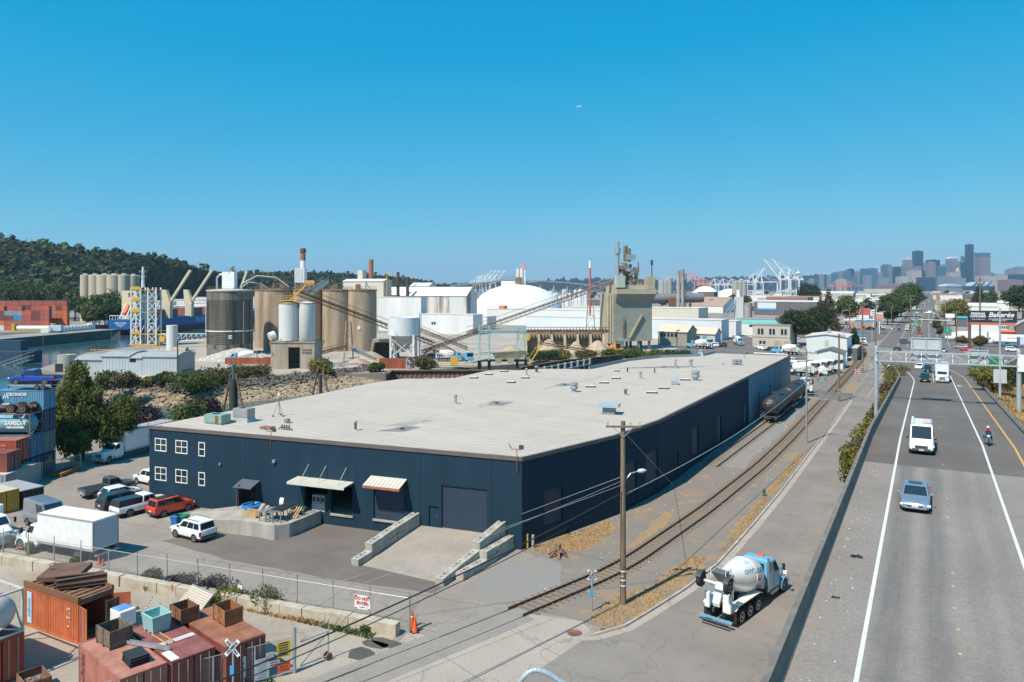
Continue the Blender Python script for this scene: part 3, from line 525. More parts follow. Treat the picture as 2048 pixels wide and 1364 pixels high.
def car(kind,label,cat,col,loc,rz=0,group=None,name=None,roof=None,lite=False,canopy=None,rails=False,cladding=False,spare=None):
 L,W,Hh,st,cb,belt,wr,wy0,wy1=CK[kind];t=thing(name or{'sedan':'sedan_car','hatch':'hatchback_car','suv':'sport_utility_vehicle','minivan':'minivan','pickup':'pickup_truck','van':'cargo_van'}[kind],label,cat,loc,rz,group)
 hw=W/2;rings=[]
 for y,zb,zt,f in st:
  w_=hw*f;h=zt-zb
  half=[(w_*.82,zb),(w_*.97,zb+.12*h),(w_,zb+.45*h),(w_*.985,zb+.76*h),(w_*.91,zt-.01)]
  rings.append([(x,y*L,z)for x,z in half]+[(-x,y*L,z)for x,z in reversed(half)])
 MB().loft(rings).build('body',col,t,smooth=38)
 y0,y1,y2,y3=(q*L for q in cb);wb,wt=hw*.915,hw*(.76 if kind=='sedan' else .86 if kind=='van' else .82);zb=belt-.03;zt=Hh-.05
 c=[(-wb,y0,zb),(wb,y0,zb),(wb,y3,zb),(-wb,y3,zb)];d=[(-wt,y1,zt),(wt,y1,zt),(wt,y2,zt),(-wt,y2,zt)];e=[(-wt*.86,y1+.12,Hh),(wt*.86,y1+.12,Hh),(wt*.86,y2-.14,Hh),(-wt*.86,y2-.14,Hh)]
 mid=[tuple(Vector(a)*.5+Vector(b)*.5+Vector((.03 if a[0]>0 else-.03,0,0)))for a,b in zip(c,d)]
 MB().loft([c,d,e]).build('cabin',col,t,bevel=0 if lite else .03)
 if roof:MB().add([(x,y,z+.006)for x,y,z in e]+[(x,y,z-.02)for x,y,z in e],[(0,1,2,3),(0,4,5,1),(1,5,6,2),(2,6,7,3),(3,7,4,0)]).build('roof_panel',roof,t)
 g=GLASS()
 pane(t,'windshield',[c[3],c[2],d[2],d[3]],.06,.94,.1,.93,g,out=(0,1,.5));
 if kind!='van':pane(t,'rear_window',[c[0],c[1],d[1],d[0]],.07,.93,.15 if kind!='sedan' else .1,.9,g,out=(0,-1,.5))
 for s in(1,-1):
  q=[c[1],c[2],d[2],d[1]]if s>0 else[c[0],c[3],d[3],d[0]]
  spans=[(.62,.93)]if kind=='van' else[(.07,.5),(.54,.9)]if kind in('sedan','pickup','hatch')else[(.06,.3),(.33,.6),(.63,.92)]
  for a,b in spans:pane(t,'side_window',q,a,b,.17,.88,g,out=(s,0,.3))
 f0,zf=L/2,st[-1]
 ub=MB().box(-hw*.9,hw*.9,-L*.46,L*.46,.2,.36)
 for s in(1,-1):
  for y in(wy0*L,wy1*L):ub.cyl((s*(hw-.3),y,wr),(s*(hw+.008),y,wr),wr+.055,n=16)
 ub.build('underbody',BLACK(),t)
 for s in(1,-1):
  for y in(wy0*L,wy1*L):wheel(t,s*(hw-.09),y,wr,.2)
  zl=st[-2][2]-.1
  MB().box(s*hw*.86-.16,s*hw*.86+.1,L*.455,L*.492,zl-.13,zl+.02).build('headlight',LAMPW(),t,bevel=.03)
  zr=st[1][2]-.12
  MB().box(s*hw*.9-.12,s*hw*.9+.05,-L*.496,-L*.462,zr-(.2 if kind in('sedan','hatch')else .32),zr+.03).build('taillight',LAMPR(),t)
  if not lite:MB().cbox((s*(hw+.09),y3-.35,belt+.09),(.2,.1,.15)).build('mirror',col if kind=='sedan' else BLACK(),t,bevel=.02)
 zg=st[-2][2]-.2;gz=.1 if kind=='sedan' else .17
 MB().box(-hw*.5,hw*.5,L*.47,L*.503,zg-gz,zg+gz*.4).build('grille',DARK(),t)
 MB().box(-hw*.72,hw*.72,L*.48,L*.505,st[-1][1]-.02,st[-1][1]+.1).build('bumper',DARK()if kind!='sedan' else col,t)
 MB().box(-.2,.2,L*.5,L*.508,.42,.54).build('licence_plate',PLATE(),t)
 MB().box(-.2,.2,-L*.508,-L*.495,.62,.75).build('licence_plate',PLATE(),t)
 if kind in('suv','minivan','pickup','hatch'):MB().box(-hw*.9,hw*.9,-L*.51,-L*.47,st[0][1]-.1,st[0][1]+.12).build('rear_bumper',DARK()if kind!='pickup' else GALV(),t)
 if rails:
  for s in(1,-1):MB().tube([(s*wt*.82,y1+.2,Hh),(s*wt*.84,y1+.3,Hh+.06),(s*wt*.84,y2-.3,Hh+.06),(s*wt*.82,y2-.2,Hh)],.022).build('roof_rail',BLACK(),t)
 if kind=='pickup':
  if canopy:MB().loft([[(-hw*.88,-L*.49,1.1),(hw*.88,-L*.49,1.1),(hw*.88,y0,1.1),(-hw*.88,y0,1.1)],[(-hw*.76,-L*.47,1.74),(hw*.76,-L*.47,1.74),(hw*.76,y0,1.74),(-hw*.76,y0,1.74)]]).build('bed_canopy',canopy,t,bevel=.04)
  else:MB().box(-hw*.82,hw*.82,-L*.48,y0-.05,1.0,1.115).build('truck_bed',BLACK(),t)
 return t
def truck_cab(t,col,y,w_=2.3,hood=1.5,z0=.75,roofz=2.65,tank=True,bonnet=1.75,sleeper=0.0):
 """conventional cab: y is the back of the cab, the hood points to +y"""
 hw=w_/2;cl=1.55;yf=y+sleeper+cl
 MB().loft([[(-hw,y,z0),(hw,y,z0),(hw,yf,z0),(-hw,yf,z0)],[(-hw,y,bonnet),(hw,y,bonnet),(hw,yf+.02,bonnet),(-hw,yf+.02,bonnet)],[(-hw*.9,y+.06,roofz-.1),(hw*.9,y+.06,roofz-.1),(hw*.9,yf-.5,roofz-.1),(-hw*.9,yf-.5,roofz-.1)],[(-hw*.8,y+.2,roofz),(hw*.8,y+.2,roofz),(hw*.8,yf-.7,roofz),(-hw*.8,yf-.7,roofz)]]).build('cab',col,t,bevel=.05)
 c=[(-hw,yf+.02,bonnet),(hw,yf+.02,bonnet),(hw*.9,yf-.5,roofz-.1),(-hw*.9,yf-.5,roofz-.1)]
 pane(t,'windshield',c,.07,.93,.06,.9,GLASS(),.015,out=(0,1,.3))
 pane(t,'rear_window',[(-hw,y,bonnet),(hw,y,bonnet),(hw*.9,y+.06,roofz-.1),(-hw*.9,y+.06,roofz-.1)],.22,.78,.15,.75,GLASS(),.015,out=(0,-1,0))
 for s in(1,-1):
  q=[(s*hw,y,bonnet),(s*hw,yf,bonnet),(s*hw*.9,yf-.5,roofz-.1),(s*hw*.9,y+.06,roofz-.1)]
  pane(t,'side_window',q,.45+.3*(sleeper>0),.95,.06,.86,GLASS(),.015,out=(s,0,0))
  MB().tube([(s*hw*.95,yf-.1,bonnet+.5),(s*(hw+.28),yf+.02,bonnet+.4)],.02).cbox((s*(hw+.3),yf+.04,bonnet+.28),(.2,.06,.5)).build('mirror',BLACK(),t)
  MB().box(min(s*hw*.72,s*hw*.98),max(s*hw*.72,s*hw*.98),yf+hood-.12,yf+hood+.03,z0+.32,z0+.55).build('headlight',LAMPW(),t)
  fp=[(math.cos(a)*.62,.53+math.sin(a)*.62)for a in np.linspace(-.1,math.pi+.1,9)]+[(math.cos(a)*.54,.53+math.sin(a)*.54)for a in np.linspace(math.pi+.1,-.1,9)]
  MB().ext([(yf+hood*.55+a,b)for a,b in fp],s*(hw-.32),s*(hw+.06)).build('fender',col,t)
  wheel(t,s*(hw-.16),yf+hood*.55,.51,.28)
 h2=hw*.62
 MB().loft([[(-hw*.86,yf,z0),(hw*.86,yf,z0),(hw*.86,yf,bonnet-.1),(h2,yf,bonnet+.04),(-h2,yf,bonnet+.04),(-hw*.86,yf,bonnet-.1)],[(-hw*.66,yf+hood,z0),(hw*.66,yf+hood,z0),(hw*.66,yf+hood,bonnet-.38),(h2*.7,yf+hood,bonnet-.22),(-h2*.7,yf+hood,bonnet-.22),(-hw*.66,yf+hood,bonnet-.38)]]).build('hood',col,t,bevel=.05)
 MB().box(-hw*.48,hw*.48,yf+hood-.02,yf+hood+.05,z0+.1,bonnet-.34).build('grille',CHROME(),t)
 MB().box(-hw,hw,yf+hood,yf+hood+.18,z0-.3,z0+.02).build('bumper',GALV(),t)
 MB().box(-.2,.2,yf+hood+.18,yf+hood+.2,z0-.25,z0-.12).build('licence_plate',PLATE(),t)
 if tank:
  for s in(1,-1):MB().box(min(s*hw*.6,s*hw),max(s*hw*.6,s*hw),y+.2,y+1.4,.45,.74).build('step_tank',GALV(),t,bevel=.06)
 return yf+hood
def box_truck(label,loc,rz,L=5.6,Hb=2.5,w_=2.45,col=None,box=None,hood=1.2,name='box_truck',over=False,roofm=None,liftgate=True,frame=True):
 t=thing(name,label,'truck',loc,rz);col=col or WHITE();box=box or col;hw=w_/2;zb=1.05
 truck_cab(t,col,.15,2.15,hood,.7,2.45,bonnet=1.65)
 b=MB().box(-hw,hw,-L,-.02,zb,zb+Hb).build('cargo_box',box,t);edge=flat('box_edge_grey',(0.33,0.32,0.30))
 if roofm:MB().box(-hw+.06,hw-.06,-L+.06,-.08,zb+Hb,zb+Hb+.02).build('roof',roofm,b)
 for s in(1,-1):
  MB().box(min(s*(hw-.05),s*(hw+.03)),max(s*(hw-.05),s*(hw+.03)),-L-.02,0,zb+Hb-.1,zb+Hb+.03).build('top_rail',edge,b)
  MB().box(min(s*(hw-.05),s*(hw+.03)),max(s*(hw-.05),s*(hw+.03)),-L-.02,0,zb-.04,zb+.18).build('bottom_rail',edge,b)
  MB().box(min(s*(hw-.06),s*(hw+.035)),max(s*(hw-.06),s*(hw+.035)),-L-.03,-L+.08,zb+.18,zb+Hb-.1).build('corner_post',edge,b)
  MB().cbox((s*(hw-.2),-L+.02,zb-.2),(.3,.06,.1)).build('taillight',LAMPR(),t)
 d=MB().box(-hw+.1,hw-.1,-L-.02,-L+.01,zb+.12,zb+Hb-.15).build('rear_door',flat('rear_door_grey',(0.5,0.52,0.54))if not over else box,t)
 n=7;hh=(Hb-.27)/n;s0=MB().box(-hw+.12,hw-.12,-L-.032,-L-.02,0.02,hh-.02).build('door_panel',flat('rear_door_grey',(0.5,0.52,0.54)),d,(0,0,zb+.12))
 for k in range(1,n):part_copy(s0,d,(0,0,zb+.12+k*hh))
 MB().box(-hw+.35,-hw+.5,-L,.3,.7,zb).box(hw-.5,hw-.35,-L,.3,.7,zb).build('frame',DARK(),t)
 for s in(1,-1):wheel(t,s*(hw-.3),-L*.72,.5,.26,True)
 MB().box(-hw*.9,hw*.9,-L-.25,-L,.62,.72).build('bumper',GALV(),t)
 return t
BLUE=lambda:paint('mixer_sky_blue',(0.14,0.38,0.55),rough=.35)
def drum_prof():return[(.3,0),(.75,.12),(1.0,.4),(1.17,1.0),(1.21,1.9),(1.19,2.5),(1.0,3.2),(.66,4.35),(.56,4.75)]
def mixer(label,loc,rz,group=None,full=False,blue=None):
 t=thing('concrete_mixer_truck',label,'mixer truck',loc,rz,group);B=blue or BLUE();Wt=paint('mixer_white',(0.74,0.74,0.72))
 front=truck_cab(t,B,1.75,2.3,1.55,.85,2.95,bonnet=1.95)
 MB().box(-.45,-.32,-4.3,4.6,.78,1.05).box(.32,.45,-4.3,4.6,.78,1.05).build('chassis',DARK(),t)
 A_,B_=Vector((0,1.3,2.0)),Vector((0,-3.25,2.95));d=(B_-A_).normalized();up=Vector((0,-d.z,d.y))*-1;up=Vector((1,0,0)).cross(d);up=up if up.z>0 else-up
 pr=drum_prof();dr=MB().lathe(pr,28,A_,d).build('drum',Wt,t,smooth=32)
 rad=lambda s:float(np.interp(s,[q[1]for q in pr],[q[0]for q in pr]))
 MB().lathe([(1.2,2.0),(1.235,2.0),(1.235,2.1),(1.2,2.1)][:4],28,A_,d).build('drum_ring',flat('ring_pale',(.68,.68,.67)),dr,smooth=30)
 def warp(o,s0,th0,flip=1):
  for v in o.data.vertices:
   s=s0+v.co.x;r=rad(s)+.018;th=th0-v.co.y/1.15
   v.co=A_+d*s+(Vector((1,0,0))*math.cos(th)*flip+up*math.sin(th))*r
  o.location=(0,0,0)
 lb=flat('logo_blue',(0.05,0.27,0.5))
 if full:
  o=text('CALPORTLAND',.42,lb,dr,(0,0,0),align='LEFT',bold=.012,depth_=0);warp(o,.45,.5)
  o=MB().sheet([(0,0),(.55,0),(.55,.14),(.14,.14),(.14,.5),(.55,.5),(.55,.64),(0,.64)]).build('emblem',lb,dr);warp(o,1.35,.02)
  o=MB().sheet([(.3,.66),(.72,.66),(.72,.2),(.6,.2),(.6,.56),(.3,.56)]).build('emblem',flat('logo_grey',(.35,.36,.37)),dr);warp(o,1.35,.12)
  o=MB().sheet([(0,0),(.5,0),(.5,.25),(0,.25)]).build('emblem',flat('logo_pale_blue',(.25,.5,.66)),dr);warp(o,2.3,1.2)
  for v in(MB().box(-.28,.28,2.35,2.5,2.95,3.08).build('beacon',ORANGE(),t),):pass
 else:
  o=text('CALPORTLAND',.36,lb,dr,(0,0,0),align='LEFT',bold=.01,depth_=0);warp(o,.5,.5)
 MB().cyl((1.02,1.6,.8),(1.02,1.6,3.2),.09,n=10).build('exhaust_stack',CHROME(),t,smooth=40)
 MB().cyl((-.75,1.3,1.35),(.75,1.3,1.35),.36,n=14).build('water_tank',Wt,t,smooth=40)
 for s in(1,-1):
  MB().ext([(-4.1,1.22),(-3.6,1.42),(-.2,1.36),(.15,1.2),(.15,1.14),(-.2,1.3),(-3.6,1.36),(-4.1,1.16)],s*.62,s*1.22).build('rear_fender',Wt,t)
  for y in(-.55,-1.85,-3.15):wheel(t,s*.92,y,.52,.27,True,rim=Wt)
  MB().cbox((s*1.0,-4.12,1.05),(.16,.05,.16)).build('taillight',LAMPR(),t)
  MB().box(min(s*.68,s*1.2),max(s*.68,s*1.2),-4.02,-3.98,.25,.95).build('mud_flap',BLACK(),t)
  MB().bar((s*.45,-3.9,1.05),(s*.5,-3.35,2.9),.12).bar((s*.42,-2.9,1.05),(s*.5,-3.3,2.9),.1).build('pedestal',Wt,t)
  MB().bar((s*.8,-3.6,2.3),(s*.86,-4.75,3.05),.1).build('booster_arm',Wt,t)
  wheel(t,s*1.0,-4.85,.5,.3,z=3.05)
  MB().ext([(-4.85+math.cos(a)*.58,3.05+math.sin(a)*.58)for a in np.linspace(.5,2.6,7)]+[(-4.85+math.cos(a)*.53,3.05+math.sin(a)*.53)for a in np.linspace(2.6,.5,7)],s*.8,s*1.2).build('booster_fender',DARK(),t)
  MB().tube([(s*.55,-3.5,2.9),(s*.55,-3.5,3.75),(s*.55,-4.3,3.75),(s*.55,-4.3,3.3)],.03).build('hopper_rail',Wt,t)
 MB().bar((-.95,-4.75,3.0),(.95,-4.75,3.0),.12).build('booster_axle',Wt,t)
 MB().loft([[(-.2,-3.95,2.85),(.2,-3.95,2.85),(.2,-3.6,2.85),(-.2,-3.6,2.85)],[(-.5,-4.35,3.55),(.5,-4.35,3.55),(.5,-3.5,3.55),(-.5,-3.5,3.55)]]).build('hopper',flat('hopper_grey',(.12,.125,.125)),t)
 MB().loft([[(-.3,-3.9,2.5),(.3,-3.9,2.5),(.3,-4.0,2.85),(-.3,-4.0,2.85)],[(-.32,-4.45,1.25),(.2,-4.45,1.25),(.2,-4.55,1.55),(-.32,-4.55,1.55)]]).build('chute',Wt,t,bevel=.04)
 MB().box(.4,1.0,-4.5,-4.15,1.0,2.2).build('folded_chute',Wt,t,bevel=.08);MB().box(-1.0,-.6,-4.4,-4.1,1.0,2.1).build('folded_chute',Wt,t,bevel=.08)
 MB().box(-1.2,1.2,-4.75,-4.6,.5,.62).build('rear_bumper',B,t)
 MB().box(-1.05,1.05,-5.0,-4.85,.4,.46).build('rear_step',DARK(),t)
 return t
def semi(label,loc,rz,L=14,Hb=2.7,col=None,box=None,sleeper=0.9,group=None,name='semi_truck',lettering=None):
 t=thing(name,label,'truck',loc,rz,group);col=col or WHITE();box=box or WHITE()
 truck_cab(t,col,.4,2.4,1.6,.9,3.0+.5*(sleeper>0),sleeper=sleeper,bonnet=1.95)
 for s in(1,-1):
  for y in(-.4,-1.6):wheel(t,s*.95,y,.52,.27,True)
  for y in(-L+1.2,-L+2.4):wheel(t,s*.95,y+.5,.52,.27,True)
 tr=MB().box(-1.28,1.28,-L+.5,.2,1.2,1.2+Hb).build('trailer',box,t);MB().box(-.5,.5,-L+.6,2.0,.85,1.18).build('frame',DARK(),t)
 MB().box(-1.3,1.3,-L+.48,.22,1.16,1.3).build('trailer_rail',GALV(),tr)
 if lettering:text(lettering,.9,flat('trailer_red_print',(.5,.12,.12)),tr,(-1.295,-L*.45,2.6),(R(90),0,R(-90)))
 return t
# ---------------------------------------------------------------- people
def skin_person(name,label,loc,rz,J,radii,cloth,helmet=None,hair=None,head=(0,0,1.62),face=1.0,cat='person'):
 """J: named joints, E: bones between them; cloth(z, y, x) picks the material slot of each face"""
 t=thing(name,label,cat,loc,rz)
 E=[('pel','spi'),('spi','che'),('che','nec'),('nec','hea'),('che','shL'),('shL','elL'),('elL','wrL'),('che','shR'),('shR','elR'),('elR','wrR'),('pel','hiL'),('hiL','knL'),('knL','anL'),('anL','toL'),('pel','hiR'),('hiR','knR'),('knR','anR'),('anR','toR')]
 names=list(J);V=[Vector(J[k])for k in names];rad=[radii[k.rstrip('LR')]for k in names];Ed=[(names.index(a),names.index(b))for a,b in E]
 for s in 'LR':
  wv,ev=Vector(J['wr'+s]),Vector(J['el'+s]);d=(wv-ev).normalized();sd=d.cross(Vector((0,1,.3))).normalized();i0=names.index('wr'+s)
  V.append(wv+d*.07);rad.append(.034);pi=len(V)-1;Ed.append((i0,pi))
  for k,ln in enumerate((.075,.085,.08,.06)):
   V.append(wv+d*(.09+ln*.5)+sd*(k-1.5)*.02+Vector((0,.01,0)));V.append(wv+d*(.09+ln)+sd*(k-1.5)*.023+Vector((0,.03,0)));rad+=[.009,.008];Ed+=[(pi,len(V)-2),(len(V)-2,len(V)-1)]
  V.append(wv+d*.05+sd*.05+Vector((0,.02,0)));rad.append(.01);Ed.append((pi,len(V)-1))
 me=bpy.data.meshes.new('figure');me.from_pydata([tuple(v)for v in V],Ed,[]);o=bpy.data.objects.new('figure',me);COL.objects.link(o)
 sm=o.modifiers.new('skin','SKIN');o.modifiers.new('sub','SUBSURF').levels=1
 for i,r in enumerate(rad):me.skin_vertices[0].data[i].radius=(r,r);me.skin_vertices[0].data[i].use_root=(names[i]=='pel')if i<len(names)else False
 dg=bpy.context.evaluated_depsgraph_get();ev=o.evaluated_get(dg);m2=bpy.data.meshes.new_from_object(ev);bpy.data.objects.remove(o)
 mats=[flat('skin_tone',(.42,.25,.18)),*cloth[1]];m2.materials.clear();[m2.materials.append(m)for m in mats]
 for p in m2.polygons:p.material_index=cloth[0](p.center);p.use_smooth=True
 b=bpy.data.objects.new('body',m2);COL.objects.link(b);b.parent=t
 h=Vector(head);hd=MB().lathe([(.001,-.13),(.05,-.125),(.075,-.07),(.088,.0),(.085,.05),(.06,.1),(.001,.125)],12,h).build('head',mats[0],t,smooth=60)
 MB().loft([[(h.x-.012,h.y+.08,h.z-.03),(h.x+.012,h.y+.08,h.z-.03),(h.x,h.y+.105,h.z-.032)],[(h.x-.006,h.y+.08,h.z+.02),(h.x+.006,h.y+.08,h.z+.02),(h.x,h.y+.088,h.z+.02)]]).build('nose',mats[0],hd)
 for s in(1,-1):MB().lathe([(.001,-.01),(.011,0),(.001,.01)],6,h+Vector((s*.032,.08,.015))).build('eye',BLACK(),hd);MB().cbox((h.x+s*.088,h.y,h.z),(.02,.04,.06)).build('ear',mats[0],hd)
 MB().cbox((h.x,h.y+.08,h.z-.065),(.045,.012,.012)).build('mouth',LAMPR(),hd)
 if helmet:MB().lathe([(.11,-.02),(.112,.03),(.1,.08),(.07,.12),(.001,.14)],12,h).build('helmet',helmet,t,smooth=50);MB().cbox((h.x,h.y+.12,h.z+.0),(.14,.07,.015)).build('visor',helmet,t)
 if hair:MB().lathe([(.095,.02),(.096,.05),(.07,.11),(.001,.137)],12,h+Vector((0,-.015,0))).build('hair',hair,t,smooth=50)
 return t
RAD=dict(pel=.14,spi=.13,che=.15,nec=.06,hea=.07,sh=.075,el=.05,wr=.035,hi=.1,kn=.068,an=.05,to=.045)
# ---------------------------------------------------------------- on the roof
RZ=8.066
def rp_(px,py):return G(px,py,RZ)
zn=mat('zinc_grey',(0.36,0.38,0.39),rough=.5,metal=.3,var=.12,sc_=2)
t=thing('air_conditioner','pale green rooftop air conditioner with rusty corner near the front roof edge','air conditioner',rp_(425,849),TH)
GA=mat('pale_green_metal',(0.22,0.34,0.29),rough=.6,var=.12)
MB().box(-1.2,1.2,0,1.5,.18,1.05).build('housing',GA,t,bevel=.02);MB().box(.35,.75,-.03,.0,.2,1.0).build('rusty_panel',RUST(),t);MB().box(-1.1,1.1,.1,1.4,0,.18).build('curb',zn,t);MB().cyl((-.2,.75,1.05),(-.2,.75,1.1),.42,n=16).build('fan_grille',DARK(),t)
t=thing('air_conditioner','grey rooftop air conditioner raised on a wide sloped curb','air conditioner',rp_(478,845),TH)
MB().loft([[(-1.25,0,0),(1.15,0,0),(1.15,1.6,0),(-1.25,1.6,0)],[(-.95,.2,.55),(.95,.2,.55),(.95,1.4,.55),(-.95,1.4,.55)]]).build('curb',zn,t);MB().box(-1.0,1.0,.15,1.45,.55,1.5).build('housing',mat('warm_grey_metal',(.30,.29,.29),rough=.5,var=.08),t,bevel=.02);MB().cyl((-.2,.8,1.5),(-.2,.8,1.55),.4,n=16).build('fan_grille',DARK(),t)
t=thing('exhaust_hood','large blue grey exhaust hood with a wide flat cap on the roof','roof hood',rp_(1217,829),R(12))
BG=mat('blue_grey_sheet',(.19,.25,.29),rough=.5,var=.1);MB().box(-.72,.72,0,1.2,0,.75).build('base',BG,t);MB().box(-1.2,1.2,-.4,1.6,.85,1.2).build('cap',mat('pale_blue_sheet',(.34,.42,.46),rough=.45,var=.08),t);MB().box(-.68,.68,.05,1.15,.75,.85).build('neck',DARK(),t)
for px,py,wd,lb in((947,757,1.4,'leftmost low roof skylight of the far left cluster'),(977,750,1.4,'low roof skylight left of the slim vent pipe'),(1008,744,1.4,'farthest low skylight of the left cluster on the roof'),(1022,766,1.4,'nearest low skylight of the left cluster on the roof'),(1050,757,1.4,'right low skylight of the left cluster on the roof'),(1181,775,1.5,'low skylight just right of the round turbine vent'),(1208,767,1.5,'low skylight behind the rusty pipe vent, second of the middle row'),(1232,758,1.5,'low skylight in the middle of the diagonal row'),(1234,743,1.1,'short skylight nearest to the stepped parapet'),(1304,787,1.6,'nearest low skylight of the right pair on the roof'),(1328,778,1.6,'farther low skylight of the right pair on the roof'),(1370,761,1.6,'low skylight beside the drum vent near the right edge')):
 t=thing('roof_skylight',lb,'skylight',rp_(px,py),R(20),'low skylights on the warehouse roof')
 MB().box(-wd/2,wd/2,0,.5,0,.2).build('curb',DARK(),t);MB().box(-wd/2-.03,wd/2-.15,-.03,.53,.2,.3).build('lens',flat('white_skylight',(.62,.62,.61)),t)
def vent(px,py,h,r,label,m=None,cap=True,kind=0):
 t=thing('roof_vent',label,'roof vent',rp_(px,py));m=m or zn
 MB().cyl((0,0,0),(0,0,h*.8),r,n=10).build('pipe',m,t,smooth=40)
 if kind==1:MB().lathe([(r*1.1,h*.2),(r*1.9,h*.35),(r*1.9,h*.55),(r*1.2,h*.62),(r*1.8,h*.7),(r*1.8,h*.92),(.001,h)],14).build('turbine',zn,t,smooth=40)
 elif cap:MB().lathe([(r*1.5,h*.78),(r*1.5,h*.95),(.001,h)],12).build('cap',zn,t,smooth=40)
 MB().lathe([(r*2.2,0),(r*1.1,.12),(r*1.1,.13)],10).build('flashing',zn,t)
vent(711,861,1.05,.14,'rusty brown pipe vent with a grey cap near the front of the roof',RUST());vent(911,808,1.25,.17,'galvanised pipe vent standing alone in the middle of the roof');vent(1148,784,1.5,.3,'round galvanised turbine vent beside a drain patch',kind=1)
vent(1251,790,.95,.2,'short rusty vent pipe behind the exhaust hood',RUST());vent(1053,751,1.3,.15,'slim galvanised vent at the far left roof cluster');vent(1073,745,1.2,.24,'dark red roof vent at the far left edge',mat('dark_red_paint',(.18,.04,.035),var=.1));vent(1281,758,1.3,.18,'galvanised capped vent left of the exhaust elbow');vent(1309,747,1.0,.13,'small brown based vent near the middle of the far roof',RUST());vent(1255,745,1.0,.13,'dark small vent close to the stepped parapet',DARK())
vent(1391,761,1.7,.36,'fat drum shaped vent near the right roof edge',kind=1);vent(1351,737,2.1,.22,'tall round flue on the dark roof strip',cap=False);vent(1382,735,1.6,.28,'goose neck duct on the dark roof strip');vent(1470,730,1.2,.32,'left of two squat fans near the blue grey wall',kind=1);vent(1478,730,1.2,.32,'right of two squat fans near the blue grey wall',kind=1);vent(574,846,.55,.2,'small dome vent beside the tripod mast',kind=1);vent(1446,732,.7,.1,'thin pipe at the far end of the roof')
t=thing('exhaust_elbow','square exhaust cowl with a dark mouth on the far roof','exhaust cowl',rp_(1349,769),R(15));MB().ext([(-.6,0),(.6,0),(.75,1.0),(.1,1.05),(-.6,.6)],-.5,.5).build('cowl',zn,t);MB().add([(-.42,-.62,.12),(.42,-.62,.12),(.42,.02,.98),(-.42,.02,.98)],[(0,1,2,3)]).build('mouth',BLACK(),t)
t=thing('pyramid_vent','blue grey pyramid shaped vent at the far left roof corner','roof vent',rp_(1402,712));MB().loft([[(-.8,-.8,0),(.8,-.8,0),(.8,.8,0),(-.8,.8,0)],[(-.4,-.4,1.0),(.4,-.4,1.0),(.4,.4,1.0),(-.4,.4,1.0)]]).build('base',BG,t);MB().lathe([(.35,1.0),(.5,1.05),(.5,1.3),(.001,1.45)],10).build('cap',zn,t)
t=thing('tripod_mast','thin tripod mast with a white camera head on the roof','mast',rp_(558,832));m_=MB().tube([(0,0,.2),(0,0,2.4)],.025)
m_.build('pole',DARK(),t);
for k in range(3):a=k*2.1;MB().tube([(math.cos(a)*.7,math.sin(a)*.7,0),(0,0,1.7)],.02).build('leg',DARK(),t);MB().cbox((math.cos(a)*.7,math.sin(a)*.7,.06),(.18,.18,.12)).build('foot',DARK(),t)
MB().lathe([(.001,2.3),(.13,2.38),(.12,2.55),(.001,2.66)],10).build('camera_head',WHITE(),t)
t=thing('roof_hatch','faded red metal box lying on the roof near its front edge','roof hatch',rp_(532,860),TH);MB().box(-.8,.5,0,.8,0,.16).build('curb',zn,t);MB().box(-.85,.55,-.05,.85,.16,.3).build('lid',mat('faded_red',(.34,.13,.10),var=.2),t)
t=thing('pipe_manifold','tangled dark pipes and valves on the roof near the front edge','pipes',rp_(568,861),TH);MB().tube([(-.9,.2,.1),(-.5,.2,.3),(.6,.1,.25),(.9,.3,.1)],.06).build('pipe',RUST(),t)
for k in range(4):MB().cyl((-.4+.3*k,.2,.1),(-.4+.3*k,.2,.55),.08,n=8).build('valve',DARK(),t)
def flood(px,py,label,tall=1.2):
 p=rp_(px,py);t=thing('roof_floodlight',label,'floodlight',p,TH)
 MB().tube([(0,-.15,-1.2),(0,-.15,tall*.55),(0,-.15,tall*.6)],.035).bar((-.45,-.15,tall*.6),(.45,-.15,tall*.6),.05).build('mast',RUST(),t)
 MB().bar((-.45,-.15,tall*.6),(-.75,-.3,tall),.06).build('arm',DARK(),t);MB().cbox((.45,-.25,tall*.8),(.42,.14,.34)).build('lamp_head',DARK(),t,bevel=.02)
flood(1035,916,'twin floodlight on the front roof edge above the corner of the warehouse',1.3);flood(544,873,'dark floodlight bracket on the front roof edge between the windows and canopy',.9);flood(299,853,'small floodlight at the left front corner of the roof',1.6);flood(770,760,'twin floodlight bracket on the left roof edge by the sheet pile wall',1.4)
flood(1490,718,'twin floodlight mast at the far end of the warehouse roof',1.6)
t=thing('roof_duct','thin white pipe run on short stands at the far end of the roof','pipe',rp_(1545,712));MB().tube([(-4,0,.5),(2.5,0,.5)],.13,8).build('duct',flat('pale_duct',(.6,.62,.63)),t)
for q in(-3.5,-1.5,.5,2.3):MB().box(q-.05,q+.05,-.1,.1,0,.42).build('stand',GALV(),t)
